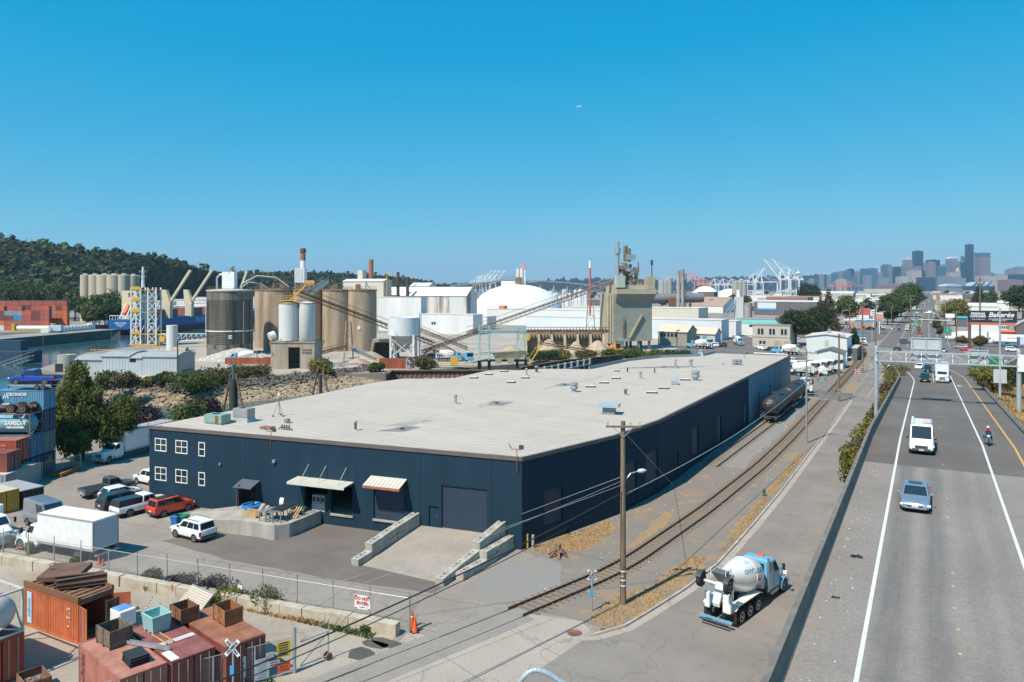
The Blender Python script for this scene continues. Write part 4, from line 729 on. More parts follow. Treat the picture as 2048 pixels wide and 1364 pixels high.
# ---------------------------------------------------------------- dock, ramp and yard in front of the warehouse
dk=thing('loading_dock','raised concrete loading dock with a sloping access ramp in front of the navy wall','loading dock')
def dpt(x,y,z):return(x,y,z)
DC=mat('dock_concrete',(0.36,0.335,0.295),rough=.9,var=.2,sc_=.9,streak=5,pos=True,bump=.2)
fA,fB,fC,fD=(-66.0,48.2),(-57.0,48.9),(-52.15,49.35),(-51.45,50.5);fE=(-51.75,FW(21.8,0,0).y)
MB().add([(-66,48.5,.02),(-57,49.1,1.1),(-52.3,49.6,1.1),(-51.7,50.6,1.1),(-51.95,55.0,1.1),(-57,54.25,1.1),(-66,52.0,.02)],[(0,1,5,6),(1,2,3,4,5)]).build('dock_floor',mat('dock_floor',(.36,.33,.29),rough=.9,var=.15,sc_=.6,pos=True),dk)
def wallseg(a,b,za,zb,t=.25,nm='dock_wall'):
 a,b=Vector((*a,0)),Vector((*b,0));d=(b-a).normalized();n=Vector((-d.y,d.x,0))*t
 MB().loft([[a+Vector((0,0,-.1)),a+n+Vector((0,0,-.1)),a+n+Vector((0,0,za)),a+Vector((0,0,za))],[b+Vector((0,0,-.1)),b+n+Vector((0,0,-.1)),b+n+Vector((0,0,zb)),b+Vector((0,0,zb))]]).build(nm,DC,dk)
wallseg((-66,48.2),(-60.5,48.62),.2,.8);wallseg((-60.48,48.62),(-56.2,48.95),.8,1.3);wallseg((-56.18,48.95),fC,1.3,1.3);wallseg(fC,fD,1.3,1.3);wallseg(fD,fE,1.3,1.3)
wallseg((-64.8,51.75),(-60.2,52.6),.25,1.15,.2);wallseg((-60.2,52.6),(-57.3,53.2),1.15,1.2,.2)
rm=MB().add([(-41.1,56.72,1.06),(-33.2,57.75,1.06),(-33.1,48.4,.012),(-41.2,48.4,.012),(-41.1,56.72,-.1),(-33.2,57.75,-.1),(-33.1,48.4,-.1),(-41.2,48.4,-.1)],[(0,1,2,3),(0,4,5,1),(1,5,6,2),(2,6,7,3),(3,7,4,0)])
tag(rm.build('truck_ramp',M_RAMP),'wide sloping concrete truck ramp up to the big roller door','ramp')
BLK=mat('cast_concrete_block',(0.37,0.345,0.30),rough=.92,var=.2,sc_=1.3,bump=.3)
def block_mesh(L,wd,h):
 mb=MB().box(0,L,0,wd,0,h-.1);k=3;s=L/k
 mb.box(0,L,0,wd*.3,h-.1,h).box(0,L,wd*.7,wd,h-.1,h)
 for i in range(k+1):x=min(max(i*s-.12,0),L-.24);mb.box(x,x+.24,wd*.3,wd*.7,h-.1,h)
 return mb
def block_row(label,x,y0,y1,z_of,n2,wd=.75):
 t=thing('block_wall',label,'block wall',(x,y0,0),0);L=1.78;y=0;k=0;first=None;r=y1-y0
 while y<r-.3:
  z=z_of(y0+y)
  for lay in range(2 if y>n2 else 1):
   if lay and random.random()<.02:continue
   hgt=.62;b=block_mesh(L-.03,wd,hgt).build('concrete_block',BLK,t,(wd/2+random.uniform(-.04,.04),y,z+lay*hgt-.05),R(90)+random.uniform(-.02,.02))
   b.rotation_euler[1]=-math.atan2(z_of(y0+y+L)-z,L)
  y+=L
 return t
zr=lambda y:max(0,1.05*(y-48.4)/8.5)
block_row('row of pale concrete blocks along the left edge of the truck ramp',-41.5,48.0,56.0,zr,1.7);block_row('row of pale concrete blocks along the right edge of the truck ramp',-33.0,48.0,57.2,zr,4.6);block_row('outer lower row of concrete blocks right of the truck ramp',-32.2,49.6,57.2,lambda y:0,2.5);block_row('outer lower row of concrete blocks left of the truck ramp',-42.3,51.2,56.0,lambda y:0,99)
# things stored on the dock
gm=flat('rack_grey',(.2,.215,.23));DX=lambda px,py:G(px,py,1.12)
def frame_table(name,label,cat,loc,rz,a,b,h,top=True,m=gm):
 t=thing(name,label,cat,loc,rz)
 for s in(1,-1):
  for r in(1,-1):MB().box(s*a/2-.04,s*a/2+.04,r*b/2-.04,r*b/2+.04,0,h).build('leg',m,t)
 MB().box(-a/2,a/2,-b/2,b/2,h,h+.06).build('top',m,t);MB().box(-a/2,a/2,-b/2-.02,-b/2+.02,.2,.26).build('stretcher',m,t);return t
frame_table('steel_table','dark steel work table standing on the dock beside the other table','table',DX(537,1038),TH,.8,1.6,.85);frame_table('steel_table','dark steel work table in the middle of the dock edge','table',DX(549,1039),TH,.8,1.6,.85);t=frame_table('steel_rack','long steel rack of dark tubes at the dock edge','rack',DX(568,1036),TH,1.3,2.6,.95)
for k in range(6):MB().cyl((-.5+.2*k,-1.2,1.08),(-.5+.2*k,1.2,1.08),.08,n=8).build('tube',DARK(),t)
t=thing('timber_stack','tan wooden pallets leaning at the dock edge','pallet',DX(588,1034),TH)
for k in range(5):MB().bar((-.5+.25*k,-.5,.05),(-.4+.25*k,.4,.9),.12,.04).build('board',mat('pale_pine',(.48,.33,.17),var=.2,sc_=3),t)
for q in(.25,.65):MB().bar((-.6,-.35+q,q),(.8,-.35+q,q),.08,.06).build('rail',mat('pale_pine',(.48,.33,.17),var=.2,sc_=3),t)
t=thing('blue_tub','bright blue plastic tub on the dock ramp','tub',DX(503,1016),0);MB().lathe([(.75,0),(.95,.12),(.98,.38),(.82,.42),(.7,.2),(.001,.18)],20).build('shell',flat('bright_blue_plastic',(.03,.22,.55),.35),t,smooth=40)
for q in(-.4,.4):MB().cyl((q,-.7,.38),(q,.7,.38),.07,n=8).build('grip',DARK(),t)
t=thing('rolled_carpet','long beige rolled mats beside the blue tub','roll',DX(522,1025),TH+.5);MB().cyl((0,-1.1,.28),(0,1.3,.28),.26,n=14).build('roll',mat('beige_canvas',(.45,.40,.32),var=.15),t,smooth=40);MB().cyl((.5,-1.2,.22),(.5,1.0,.22),.2,n=14).build('second_roll',mat('beige_canvas',(.45,.40,.32),var=.15),t,smooth=40);MB().cyl((0,-1.12,.28),(0,-1.1,.28),.15,n=12).build('core',LAMPR(),t)
t=thing('white_blower','round white blower housing on the dock behind the tubes','blower',DX(566,1013),TH);MB().lathe([(.3,-.25),(.48,-.2),(.5,.2),(.3,.25)],18,(0,0,.5),(1,.3,0)).build('housing',WHITE(),t,smooth=40);MB().lathe([(.001,.26),(.25,.26),(.25,.2)],14,(0,0,.5),(1,.3,0)).build('inlet',DARK(),t);MB().box(-.4,.4,-.3,.3,0,.08).build('foot',GALV(),t)
t=thing('cardboard_crate','low tan wooden crate at the left end of the dock','crate',DX(503,1033),TH)
for q in(0,.22,.44):MB().box(-.8,.8,-.35,-.3,q,q+.18).build('slat',mat('pale_pine',(.48,.33,.17),var=.2,sc_=3),t);MB().box(-.8,.8,.3,.35,q,q+.18).build('slat',mat('pale_pine',(.48,.33,.17),var=.2,sc_=3),t)
MB().box(-.8,.8,-.29,.29,0,.05).build('base',WOOD(),t)
t=thing('generator','dark green machine under a tarp near the dock wall','machine',DX(603,1026),TH);MB().loft([[(-.6,-.4,0),(.6,-.4,0),(.6,.4,0),(-.6,.4,0)],[(-.5,-.35,.6),(.55,-.3,.5),(.45,.3,.62),(-.4,.3,.7)]]).build('housing',flat('dark_green_tarp',(.02,.06,.045)),t,bevel=.08);MB().box(.65,1.5,-.35,.35,.1,.22).build('tray',GALV(),t)
t=thing('electronics_rack','grey equipment rack standing in the open dock doorway','rack',FW(21.6,.4,1.12),TH);MB().box(-.75,.75,-.3,.3,0,.75).build('cabinet',flat('rack_pale',(.35,.37,.39)),t)
for q in(-.5,0,.5):MB().box(q-.2,q+.2,-.28,.28,.8,1.55).build('panel',flat('rack_pale',(.35,.37,.39)),t);MB().box(q-.14,q+.14,-.3,-.28,.95,1.4).build('screen',BLACK(),t)
for px,lb,c in((352,'blue wheeled recycling bin beside the white sport utility vehicle',(.03,.17,.42)),(364,'green wheeled bin behind the white sport utility vehicle',(.02,.2,.12))):
 t=thing('wheeled_bin',lb,'bin',G(px,1054 if px<360 else 1052),R(15));m=flat('bin_plastic_%d'%px,c,.45);wdd=.36 if px<360 else .6
 MB().loft([[(-wdd*.8,-.3,.1),(wdd*.8,-.3,.1),(wdd*.8,.3,.1),(-wdd*.8,.3,.1)],[(-wdd,-.4,1.0),(wdd,-.4,1.0),(wdd,.4,1.0),(-wdd,.4,1.0)]]).build('tub',m,t,bevel=.03);MB().box(-wdd-.03,wdd+.03,-.45,.45,1.0,1.1).build('lid',m,t,bevel=.02)
 for s in(1,-1):MB().cyl((s*wdd*.7,.3,.12),(s*(wdd*.7+.08),.3,.12),.12,n=10).build('wheel',BLACK(),t)
# ---------------------------------------------------------------- vehicles in the yard and on the highway
SIL=lambda:paint('silver_paint',(.42,.46,.52),.7);WP=lambda:paint('white_car_paint',(.78,.78,.77));DKP=lambda:paint('charcoal_paint',(.045,.05,.058),.4);GRY=lambda:paint('grey_metallic_paint',(.17,.18,.20),.6)
RZ8=R(-5)
car('pickup','grey pickup truck with an open bed, leftmost of the parked row','pickup truck',GRY(),(-80.2,51.5,0),R(-9));car('hatch','white hatchback between the grey pickup and the dark minivan','car',WP(),(-77.1,51.0,0),R(-8));car('minivan','dark grey minivan beside the white pickup with a canopy','minivan',DKP(),(-74.0,49.2,0),RZ8)
car('pickup','white pickup with a dark bed canopy beside the red vehicle','pickup truck',WP(),(-70.9,49.1,0),RZ8,canopy=DKP());car('suv','orange red compact sport utility vehicle with black roof by the navy wall','car',paint('orange_red_paint',(.62,.055,.02)),(-67.75,50.2,0),RZ8,roof=flat('black_roof',(.02,.02,.02),.3));car('suv','white sport utility vehicle with roof rails in front of the loading dock','car',WP(),(-59.3,46.3,0),R(88),rails=True)
car('suv','white sport utility vehicle half hidden behind the left warehouse corner','car',WP(),(-80.0,56.6,0),R(88))
box_truck('white box truck with cream roof parked beside the chain link fence',(-67.45,38.0,0),R(97.8),L=6.6,Hb=2.5,col=WP(),box=flat('box_white',(.74,.74,.73),.5),roofm=flat('cream_truck_roof',(.70,.66,.57),.7),hood=1.1)
box_truck('long white box truck parked beside the leafy tree and navy warehouse',(-95.2,62.6,0),R(190),L=8.8,Hb=2.75,col=WP(),box=flat('box_white',(.74,.74,.73),.5),roofm=flat('grey_truck_roof',(.36,.34,.32)),hood=1.5)
box_truck('white truck nose to nose with the box truck at the left picture edge',(-74.5,36.5,0),R(-92),L=5,Hb=2.0,col=WP(),box=flat('box_white',(.74,.74,.73),.5),hood=1.3)
car('van','white van with silver roof behind the truck at the left picture edge','van',SIL(),(-74.5,41.6,0),R(-95))
S=car('sedan','silver sedan driving towards the viewer on the pale bridge deck','car',SIL(),(-.75,59.4,7.9),R(180));MB().box(-.42,.42,-.75,.1,1.452,1.462).build('sunroof',GLASS(),S)
V=car('van','white delivery van with a roof rack on the highway','van',WP(),(-.5,79.9,7.9),R(180));
for s in(1,-1):MB().tube([(s*.8,-2.3,2.55),(s*.8,.6,2.55)],.035).build('roof_rack',GALV(),V)
MB().cyl((.75,-2.0,2.66),(.75,.9,2.66),.1,n=8).build('pipe_tube',WHITE(),V);MB().box(-.75,-.05,-1.8,.2,2.56,2.62).build('ladder',flat('pink_white_board',(.6,.5,.48)),V)
box_truck('white box truck with grey sides coming down the highway',(2.55,177.2,deck_z(176)),R(180),L=6.5,Hb=2.6,col=WP(),box=flat('box_grey_white',(.62,.64,.66),.5),hood=1.3)
car('suv','dark green car ahead of the box truck on the highway','car',paint('dark_green_paint',(.015,.03,.03),.3),(-.5,175.3,deck_z(175)),R(180));car('suv','dark blue car behind and left of the white box truck','car',paint('dark_blue_paint',(.015,.03,.07),.3),(.0,214,deck_z(214)),R(180));car('sedan','white car under the overhead sign joining the highway','car',WP(),(-1.9,229,deck_z(229)),R(172))
mixer('blue and white concrete mixer truck driving up the side street',(-11.55,55.8,0),R(-13),full=True)
car('pickup','white utility pickup with orange roof light bar on the side street','pickup truck',WP(),tuple(G(1782,744)),R(180),canopy=ORANGE())
# motorcycle and rider
mk=thing('motorcycle','touring motorcycle with chrome front in the right highway lane','motorcycle',(5.1,85.6,7.9),R(180))
for y in(.78,-.75):o=MB().lathe([(.2,-.07),(.32,-.06),(.33,0),(.32,.06),(.2,.07)],18,(0,y,.33),(1,0,0)).build('wheel',BLACK(),mk,smooth=40);MB().lathe([(.02,-.05),(.21,-.04),(.21,.04),(.02,.05)],14,(0,y,.33),(1,0,0)).build('rim',CHROME(),o)
MB().loft([[(-.14,-.1,.75),(.14,-.1,.75),(.14,-.1,.98),(-.14,-.1,.98)],[(-.17,.25,.75),(.17,.25,.75),(.15,.25,1.05),(-.15,.25,1.05)],[(-.1,.5,.8),(.1,.5,.8),(.08,.5,1.0),(-.08,.5,1.0)]]).build('fuel_tank',paint('deep_blue_paint',(.03,.06,.2)),mk,bevel=.04)
MB().box(-.16,.16,-.85,-.1,.68,.8).build('seat',BLACK(),mk,bevel=.04);MB().box(-.2,.2,-.3,.4,.25,.68).build('engine',CHROME(),mk,bevel=.05);MB().tube([(-.1,.78,.33),(-.12,.55,.95),(-.42,.3,1.12)],.03).tube([(.1,.78,.33),(.12,.55,.95),(.42,.3,1.12)],.03).build('fork',CHROME(),mk)
MB().lathe([(.001,.12),(.11,.1),(.11,-.05),(.001,-.1)],12,(0,.62,.92),(0,1,0)).build('headlight',LAMPW(),mk);MB().add([(-.25,.5,1.0),(.25,.5,1.0),(.2,.38,1.4),(-.2,.38,1.4)],[(0,1,2,3)]).build('windscreen',GLASS(),mk);MB().box(-.36,-.18,-.95,-.4,.45,.75).build('saddlebag',BLACK(),mk,bevel=.04);MB().box(.18,.36,-.95,-.4,.45,.75).build('saddlebag',BLACK(),mk,bevel=.04)
skin_person('person','rider in red sleeves and jeans with white helmet on the motorcycle',(5.1,85.6,7.9),R(180),dict(pel=(0,-.35,.9),spi=(0,-.33,1.08),che=(0,-.25,1.3),nec=(0,-.2,1.45),hea=(0,-.17,1.55),shL=(-.2,-.22,1.36),elL=(-.36,-.02,1.18),wrL=(-.42,.2,1.13),shR=(.2,-.22,1.36),elR=(.36,-.02,1.18),wrR=(.42,.2,1.13),hiL=(-.14,-.3,.86),knL=(-.3,.15,.72),anL=(-.3,.12,.3),toL=(-.3,.28,.24),hiR=(.14,-.3,.86),knR=(.3,.15,.72),anR=(.3,.12,.3),toR=(.3,.28,.24)),RAD,(lambda c:0 if(c.y>.18 and c.z>1.05)else 1 if c.z>.98 else 3 if c.z<.3 else 2,[flat('red_jacket',(.45,.05,.04)),flat('blue_jeans',(.06,.1,.2)),BLACK()]),helmet=WHITE(),head=(0,-.15,1.62))
skin_person('person','worker in an orange vest standing beside the curving railway track',tuple(G(1744,720)),R(20),dict(pel=(0,0,.95),spi=(0,0,1.12),che=(0,0,1.34),nec=(0,0,1.5),hea=(0,.01,1.6),shL=(-.2,0,1.42),elL=(-.27,-.02,1.14),wrL=(-.25,.12,.9),shR=(.2,0,1.42),elR=(.27,-.02,1.14),wrR=(.25,.1,.9),hiL=(-.1,0,.9),knL=(-.11,.03,.5),anL=(-.11,0,.08),toL=(-.12,.14,.05),hiR=(.1,0,.9),knR=(.11,.0,.5),anR=(.12,-.06,.08),toR=(.13,.08,.05)),RAD,(lambda c:0 if(abs(c.x)>.2 and c.z<.93)else 1 if c.z>.86 else 3 if c.z<.1 else 2,[ORANGE(),flat('dark_trousers',(.03,.035,.05)),BLACK()]),helmet=ORANGE(),head=(0,.02,1.68))
# ---------------------------------------------------------------- tank cars on the siding
def tank_car(label,y,x):
 t=thing('tank_car',label,'tank car',(x,y,0),0,'black railway tank cars on the siding');Bk=mat('sooty_black_tank',(.035,.034,.036),rough=.5,var=.25,sc_=.5)
 tk_=MB().lathe([(.3,0),(1.0,.12),(1.4,.5),(1.5,.9),(1.5,14.1),(1.4,14.5),(1.0,14.88),(.3,15)],28,(0,.5,2.75),(0,1,0)).build('tank',Bk,t,smooth=40)
 for q in(4.2,11.8):MB().lathe([(1.5,-.06),(1.53,-.06),(1.53,.06),(1.5,.06)],28,(0,q,2.75),(0,1,0)).build('band',Bk,tk_,smooth=40)
 text('ACFX',.34,WHITE(),tk_,(-.2,.515,3.35),(R(90),0,0));text('72',.3,WHITE(),tk_,(-.25,.515,2.95),(R(90),0,0))
 MB().box(-1.45,1.45,-.2,.1,1.05,1.25).box(-1.45,1.45,15.9,16.2,1.05,1.25).build('end_sill',DARK(),t);MB().box(-.4,.4,-.2,16.2,.85,1.1).build('sill',DARK(),t)
 MB().lathe([(.45,0),(.45,.35),(.001,.42)],14,(0,8,4.2)).build('dome',Bk,t);MB().box(-.9,.9,6.9,9.1,4.28,4.34).build('platform',DARK(),t)
 for s in(1,-1):
  MB().tube([(s*.9,6.9,4.3),(s*.9,6.9,5.2),(s*.9,9.1,5.2),(s*.9,9.1,4.3)],.03).tube([(s*.9,8,4.3),(s*.9,8,5.2)],.03).tube([(s*.9,6.9,4.8),(s*.9,9.1,4.8)],.025).build('railing',DARK(),t)
  MB().tube([(s*1.5,.3,1.2),(s*1.5,15.7,1.2)],.05).build('grab_rail',flat('pale_rail',(.3,.3,.3)),t);MB().tube([(s*1.4,-.15,1.2),(s*1.4,-.15,2.0),(-s*.0+s*.5,-.15,2.0)],.025).build('end_ladder',DARK(),t)
  for yy_ in(1.4,3.2,12.8,14.6):MB().cyl((s*.68,yy_,.62),(s*.82,yy_,.62),.42,n=16).build('wheel',DARK(),t)
  for yy_ in(2.3,13.7):MB().box(min(s*.86,s*1.0),max(s*.86,s*1.0),yy_-1.4,yy_+1.4,.45,.8).build('bogie_frame',DARK(),t)
 MB().box(-.15,.15,-.75,-.2,.8,1.0).build('coupler',DARK(),t)
tank_car('nearest black tank car with pale lettering on its end beside the warehouse',132.6,-23.55);tank_car('second black tank car, behind the nearest one along the siding',149.2,-23.15)
# ---------------------------------------------------------------- poles, lamps, signs and wires
PT={}
def pole(label,p,h,arms=((.6,2.3),),lamp=None,r=.2,m=None,bands=False,name='utility_pole',group=None,rz=0):
 t=thing(name,label,'utility pole',p,rz,group);MB().cyl((0,0,-.3),(0,0,h),r,r*.72,12).build('post',m or WOOD(),t,smooth=50)
 for dz,wd in arms:
  MB().box(-wd/2,wd/2,-r*.72-.14,-r*.72-.02,h-dz-.07,h-dz+.07).build('crossarm',WOOD(),t)
  for q in(-.46,.2,.46):MB().lathe([(.05,0),(.09,.05),(.06,.12),(.09,.18),(.06,.34)],8,(q*wd,-r*.72-.08,h-dz+.07)).build('insulator',flat('glass_grey_insulator',(.45,.47,.46),.3),t)
  MB().bar((0,-r*.72-.03,h-dz-.8),(wd*.28,-r*.72-.08,h-dz-.06),.04).bar((0,-r*.72-.03,h-dz-.8),(-wd*.28,-r*.72-.08,h-dz-.06),.04).build('brace',GALV(),t)
 if lamp:
  z,L,a=lamp;d=Vector((math.cos(a),math.sin(a),0));MB().tube([d*.15+Vector((0,0,z)),d*(L*.5)+Vector((0,0,z+.5)),d*L+Vector((0,0,z+.6))],.045,8).build('lamp_arm',GALV(),t)
  c=d*(L+.3)+Vector((0,0,z+.6));MB().lathe([(.03,-.4),(.14,-.25),(.16,.1),(.06,.35),(.001,.4)],10,c,d).build('lamp_head',flat('pale_lamp_head',(.6,.61,.6)),t,smooth=50)
 if bands:
  for z in(1.35,1.75,2.4):MB().lathe([(r+.008,z),(r+.008,z+.07)],14).build('band',WHITE(),t)
  for q in(0,.12):MB().cbox((-.03-q,-r-.01,2.1),(.06,.02,.09)).build('pole_tag',WHITE(),t)
 return t
pb=G(1246,1208);pole('nearest wooden utility pole with a street lamp beside the railway track',pb,13.3,((.35,2.5),),(8.95,1.3,R(25)),.23,bands=True,rz=R(26))
MB_=MB
p2=G(1613,886);pole('slim grey utility pole standing on the kerb beside the tank cars',p2,13.9,((.5,2.6),),(10.4,2.6,R(5)),.16,flat('grey_pole',(.26,.26,.26)),rz=0)
p3=G(1678,803);pole('wooden utility pole with white bands at its foot by the track crossing',p3,13.7,((.4,2.4),),(8.4,1.8,R(10)),.22,bands=True)
p4=G(1725,745);pole('tall wooden utility pole beside the curve of the track',p4,19,((.5,2.5),),None,.25,bands=True)
p5=G(1751,694);pole('tall wooden utility pole near the gas station corner',p5,17.5,((.5,2.5),(1.8,2.5)),None,.27)
p6=G(1821,676);pole('wooden utility pole standing in front of the avenue lanes',p6,20,((.7,4.5),(2.4,3)),None,.3)
p7=G(1960,687);pole('tall bare wooden pole in front of the dark billboard',p7,27,((.6,4.0),),None,.36)
p8=G(1913,693);pole('brown wooden pole left of the billboard near the parked red car',p8,14,((.5,2.2),),None,.3)
for i,(px,py,h)in enumerate(((1891,668,17),(1890,650,16),(1886,640,15),(1880,632,15),(1876,624,14),(1783,652,12),(1699,668,15))):
 pole('distant wooden utility pole lining the avenue',G(px,py),h,((.5,2.6),),None,.22,group='distant utility poles along the avenue')
pl_=G(1700,670)
def sag(a,b,drop,n=14):a,b=Vector(a),Vector(b);return[a.lerp(b,i/n)-Vector((0,0,drop*4*(i/n)*(1-i/n)))for i in range(n+1)]
def wire(label,a,b,drop,r,m=None):tag(MB().tube(sag(a,b,drop),r,5).build('overhead_cable',m or BLACK()),label,'cable')
P=lambda p,z:Vector((p.x,p.y,z))
L1,L2=PD(150,1480,29),PD(150,1500,29.3)
wire('thick black overhead cable crossing the lower left corner to the near pole',P(pb,8.15),L1,.5,.045);wire('thinner black cable hanging under the thick overhead cable',P(pb,7.75),L2,.55,.028)
CL=flat('pale_cable',(.3,.3,.3));wire('pale cable from the near pole along the track to the slim grey pole',P(pb,7.9),P(p2,9.2),1.0,.035,CL);wire('pale cable from the slim grey pole onwards to the banded pole',P(p2,9.2),P(p3,9.4),.6,.035,CL);wire('pale guy wire running from the top of the near pole to the warehouse wall foot',P(pb,12.6),Vector((-25.6,84.5,.3)),.0,.022,CL)
wire('thin wire from the near pole sloping across the dark side wall',P(pb,9.3),Vector((-31.3,58.05,3.1)),.0,.02,CL);wire('upper wire from the banded pole to the tall pole at the curve',P(p3,13.2),P(p4,17),.8,.03);wire('wire strung between the two tall poles near the gas station',P(p4,17),P(p5,16.5),1.2,.04)
for k,(z,px,py)in enumerate(((9.0,480,1260),(8.7,470,1245))):wire(('faint wire crossing the yard above the truck ramp','second faint wire crossing the yard above the truck ramp')[k],P(pb,z),PD(-60,1420-60*k,45),.8,.012,CL)
def crossbuck(label,base,zc,faced,s=1.0,tagm=None):
 t=thing('crossing_sign',label,'crossing sign',base,faced);MB().cyl((0,0,-.2),(0,0,zc+.3),.055,n=10).build('post',GALV(),t,smooth=40)
 for k,(a,tx)in enumerate(((R(48),'CROSSING'),(R(-48),'RAIL  ROAD'))):
  b=MB().box(-.62*s,.62*s,-.012-.02*(1-k),.0-.02*(1-k),-.115*s,.115*s).build('blade',flat('sign_white',(.72,.76,.78)),t,(0,-.07,zc));b.rotation_euler=(0,-a,0)
  text(tx,.2*s,BLACK(),b,(0,-.04-.02*(1-k)+.02,0),(R(90),0,0),bold=.006,sx=.98 if k==0 else .9)
 MB().box(-.14,.1,-.09,-.07,zc-1.5,zc-1.0).build('number_plate',flat('sign_blue',(.05,.30,.55)),t)
crossbuck('white railroad crossing sign in front of the gate at the bottom left',G(466,1404),3.05,R(20),.95);crossbuck('white railroad crossing sign beside the track and near utility pole',G(1184,1222),2.6,R(24),.72)
for px,py,lb in((1568,0,0),):pass
def do_not_enter(label,p,z,rz,r=.38):
 t=thing('road_sign',label,'road sign',p,rz);MB().cyl((0,0,-.1),(0,0,z+r),.035,n=8).build('post',GALV(),t);MB().cbox((0,-.05,z),(2.1*r,.02,2.1*r)).build('plate',flat('sign_white',(.72,.76,.78)),t);MB().cyl((0,-.063,z),(0,-.075,z),r,n=24).build('disc',flat('sign_red',(.55,.05,.05)),t);MB().cbox((0,-.085,z),(1.5*r,.015,.38*r)).build('bar',flat('sign_white',(.72,.76,.78)),t)
do_not_enter('red and white no entry sign beside the track before the crossing',G(1714,762),2.4,R(25),.5);do_not_enter('red and white no entry sign half hidden in bushes at the ramp foot',G(1792,757),2.4,R(25),.45)
# arched lamp at the bottom edge
lp=PD(1035,1364,14);t=thing('street_lamp','top of a pale curved street lamp arm rising into the bottom edge','street lamp',(lp.x,lp.y,0),R(29))
ab=[(0,0,0),(0,0,15.3)]+[(.36-.36*math.cos(a),0,15.4+.47*math.sin(a))for a in np.linspace(0.1,1.75,10)]+[(.62,0,15.78),(1.1,0,15.45),(1.5,0,15.3)]
MB().tube(ab,.05,12).build('mast',mat('pale_blue_galvanised',(.42,.49,.52),rough=.45,metal=.3,var=.15,sc_=6),t,smooth=60);MB().lathe([(.05,-.1),(.15,.1),(.17,.4),(.05,.7)],12,(1.5,0,15.3),(1,0,-.2)).build('lamp_head',GALV(),t)
# overhead sign gantry across the highway
ga,gb=Vector((-6.9,127.6,0)),Vector((11.3,127.8,0));GB=mat('pale_gantry_steel',(.40,.45,.48),rough=.5,metal=.25,var=.08);t=thing('sign_gantry','pale steel truss gantry spanning the highway with sign panels seen from behind','sign gantry')
for p,zt in((ga,13.9),(gb,14.0)):MB().cyl((p.x,p.y,-.5),(p.x,p.y,zt),.3,n=16).build('post',GB,t,smooth=40);MB().lathe([(.3,zt),(.25,zt+.18),(.001,zt+.28)],14,(p.x,p.y,0)).build('post_cap',GB,t)
for z in(13.35,11.9):
 for y in(-.45,.45):MB().bar((ga.x,ga.y+y,z),(gb.x,gb.y+y,z),.17).build('chord',GB,t)
n=9
for k in range(n):
 a,b=ga.lerp(gb,k/n),ga.lerp(gb,(k+1)/n);up=k%2==0
 for y in(-.45,.45):MB().bar((a.x,a.y+y,11.9 if up else 13.35),(b.x,b.y+y,13.35 if up else 11.9),.07).build('diagonal',GB,t)
 MB().bar((a.x,a.y-.45,11.9),(a.x,a.y+.45,13.35),.06).build('brace',GB,t)
PN=mat('sign_back_aluminium',(.50,.52,.53),rough=.5,metal=.2,var=.06)
for nm,x0,x1,z0,z1 in(('sign',yat(1821,126.9),yat(1884,126.9),12.05,15.55),('sign',yat(1937,126.9),yat(1980,126.9),11.8,14.0)):
 s_=MB().box(x0,x1,128.55,128.6,z0,z1).build('sign_panel',PN,t)
 for q in np.linspace(x0+.2,x1-.2,3):MB().box(q-.07,q+.07,128.35,128.54,z0-.1,z1+.1).build('upright',GB,s_)
 for z in np.linspace(z0+.1,z1-.1,3):MB().box(x0,x1,128.42,128.5,z-.06,z+.06).build('stiffener',GB,s_)
MB().box(gb.x-.2,gb.x+1.6,127.3,127.36,11.2,13.6).build('side_sign',flat('sign_white',(.72,.76,.78)),t);MB().box(ga.x+.2,ga.x+.8,127.0,127.3,3.5,5.3).build('cabinet',DARK(),t)
lpz=PD(2000,781,120);t=thing('street_lamp','tall slim pale lamp pole rising from the dry bank right of the highway','street lamp',(lpz.x,lpz.y,lpz.z));MB().cyl((0,0,-1),(0,0,13.2),.2,.11,12).build('mast',GB,t,smooth=40);MB().box(-.9,.9,-.16,-.1,1.2,3.4).build('sign_back',PN,t)
for px,py,h,lb in((1744,697,12,'slim silver lamp pole at the gas station corner'),(1684,662,11,'silver lamp pole with arm beside the big green trees'),(1756,668,11,'pale lamp pole with long arm in front of the station price sign')):
 t=thing('street_lamp',lb,'street lamp',G(px,py));MB().tube([(0,0,0),(0,0,h*.93),(.7,.2,h),(3.0,.4,h+.2)],.1,8).build('mast',GB,t);MB().cbox((3.2,.4,h+.15),(.9,.3,.18)).build('lamp_head',GALV(),t)
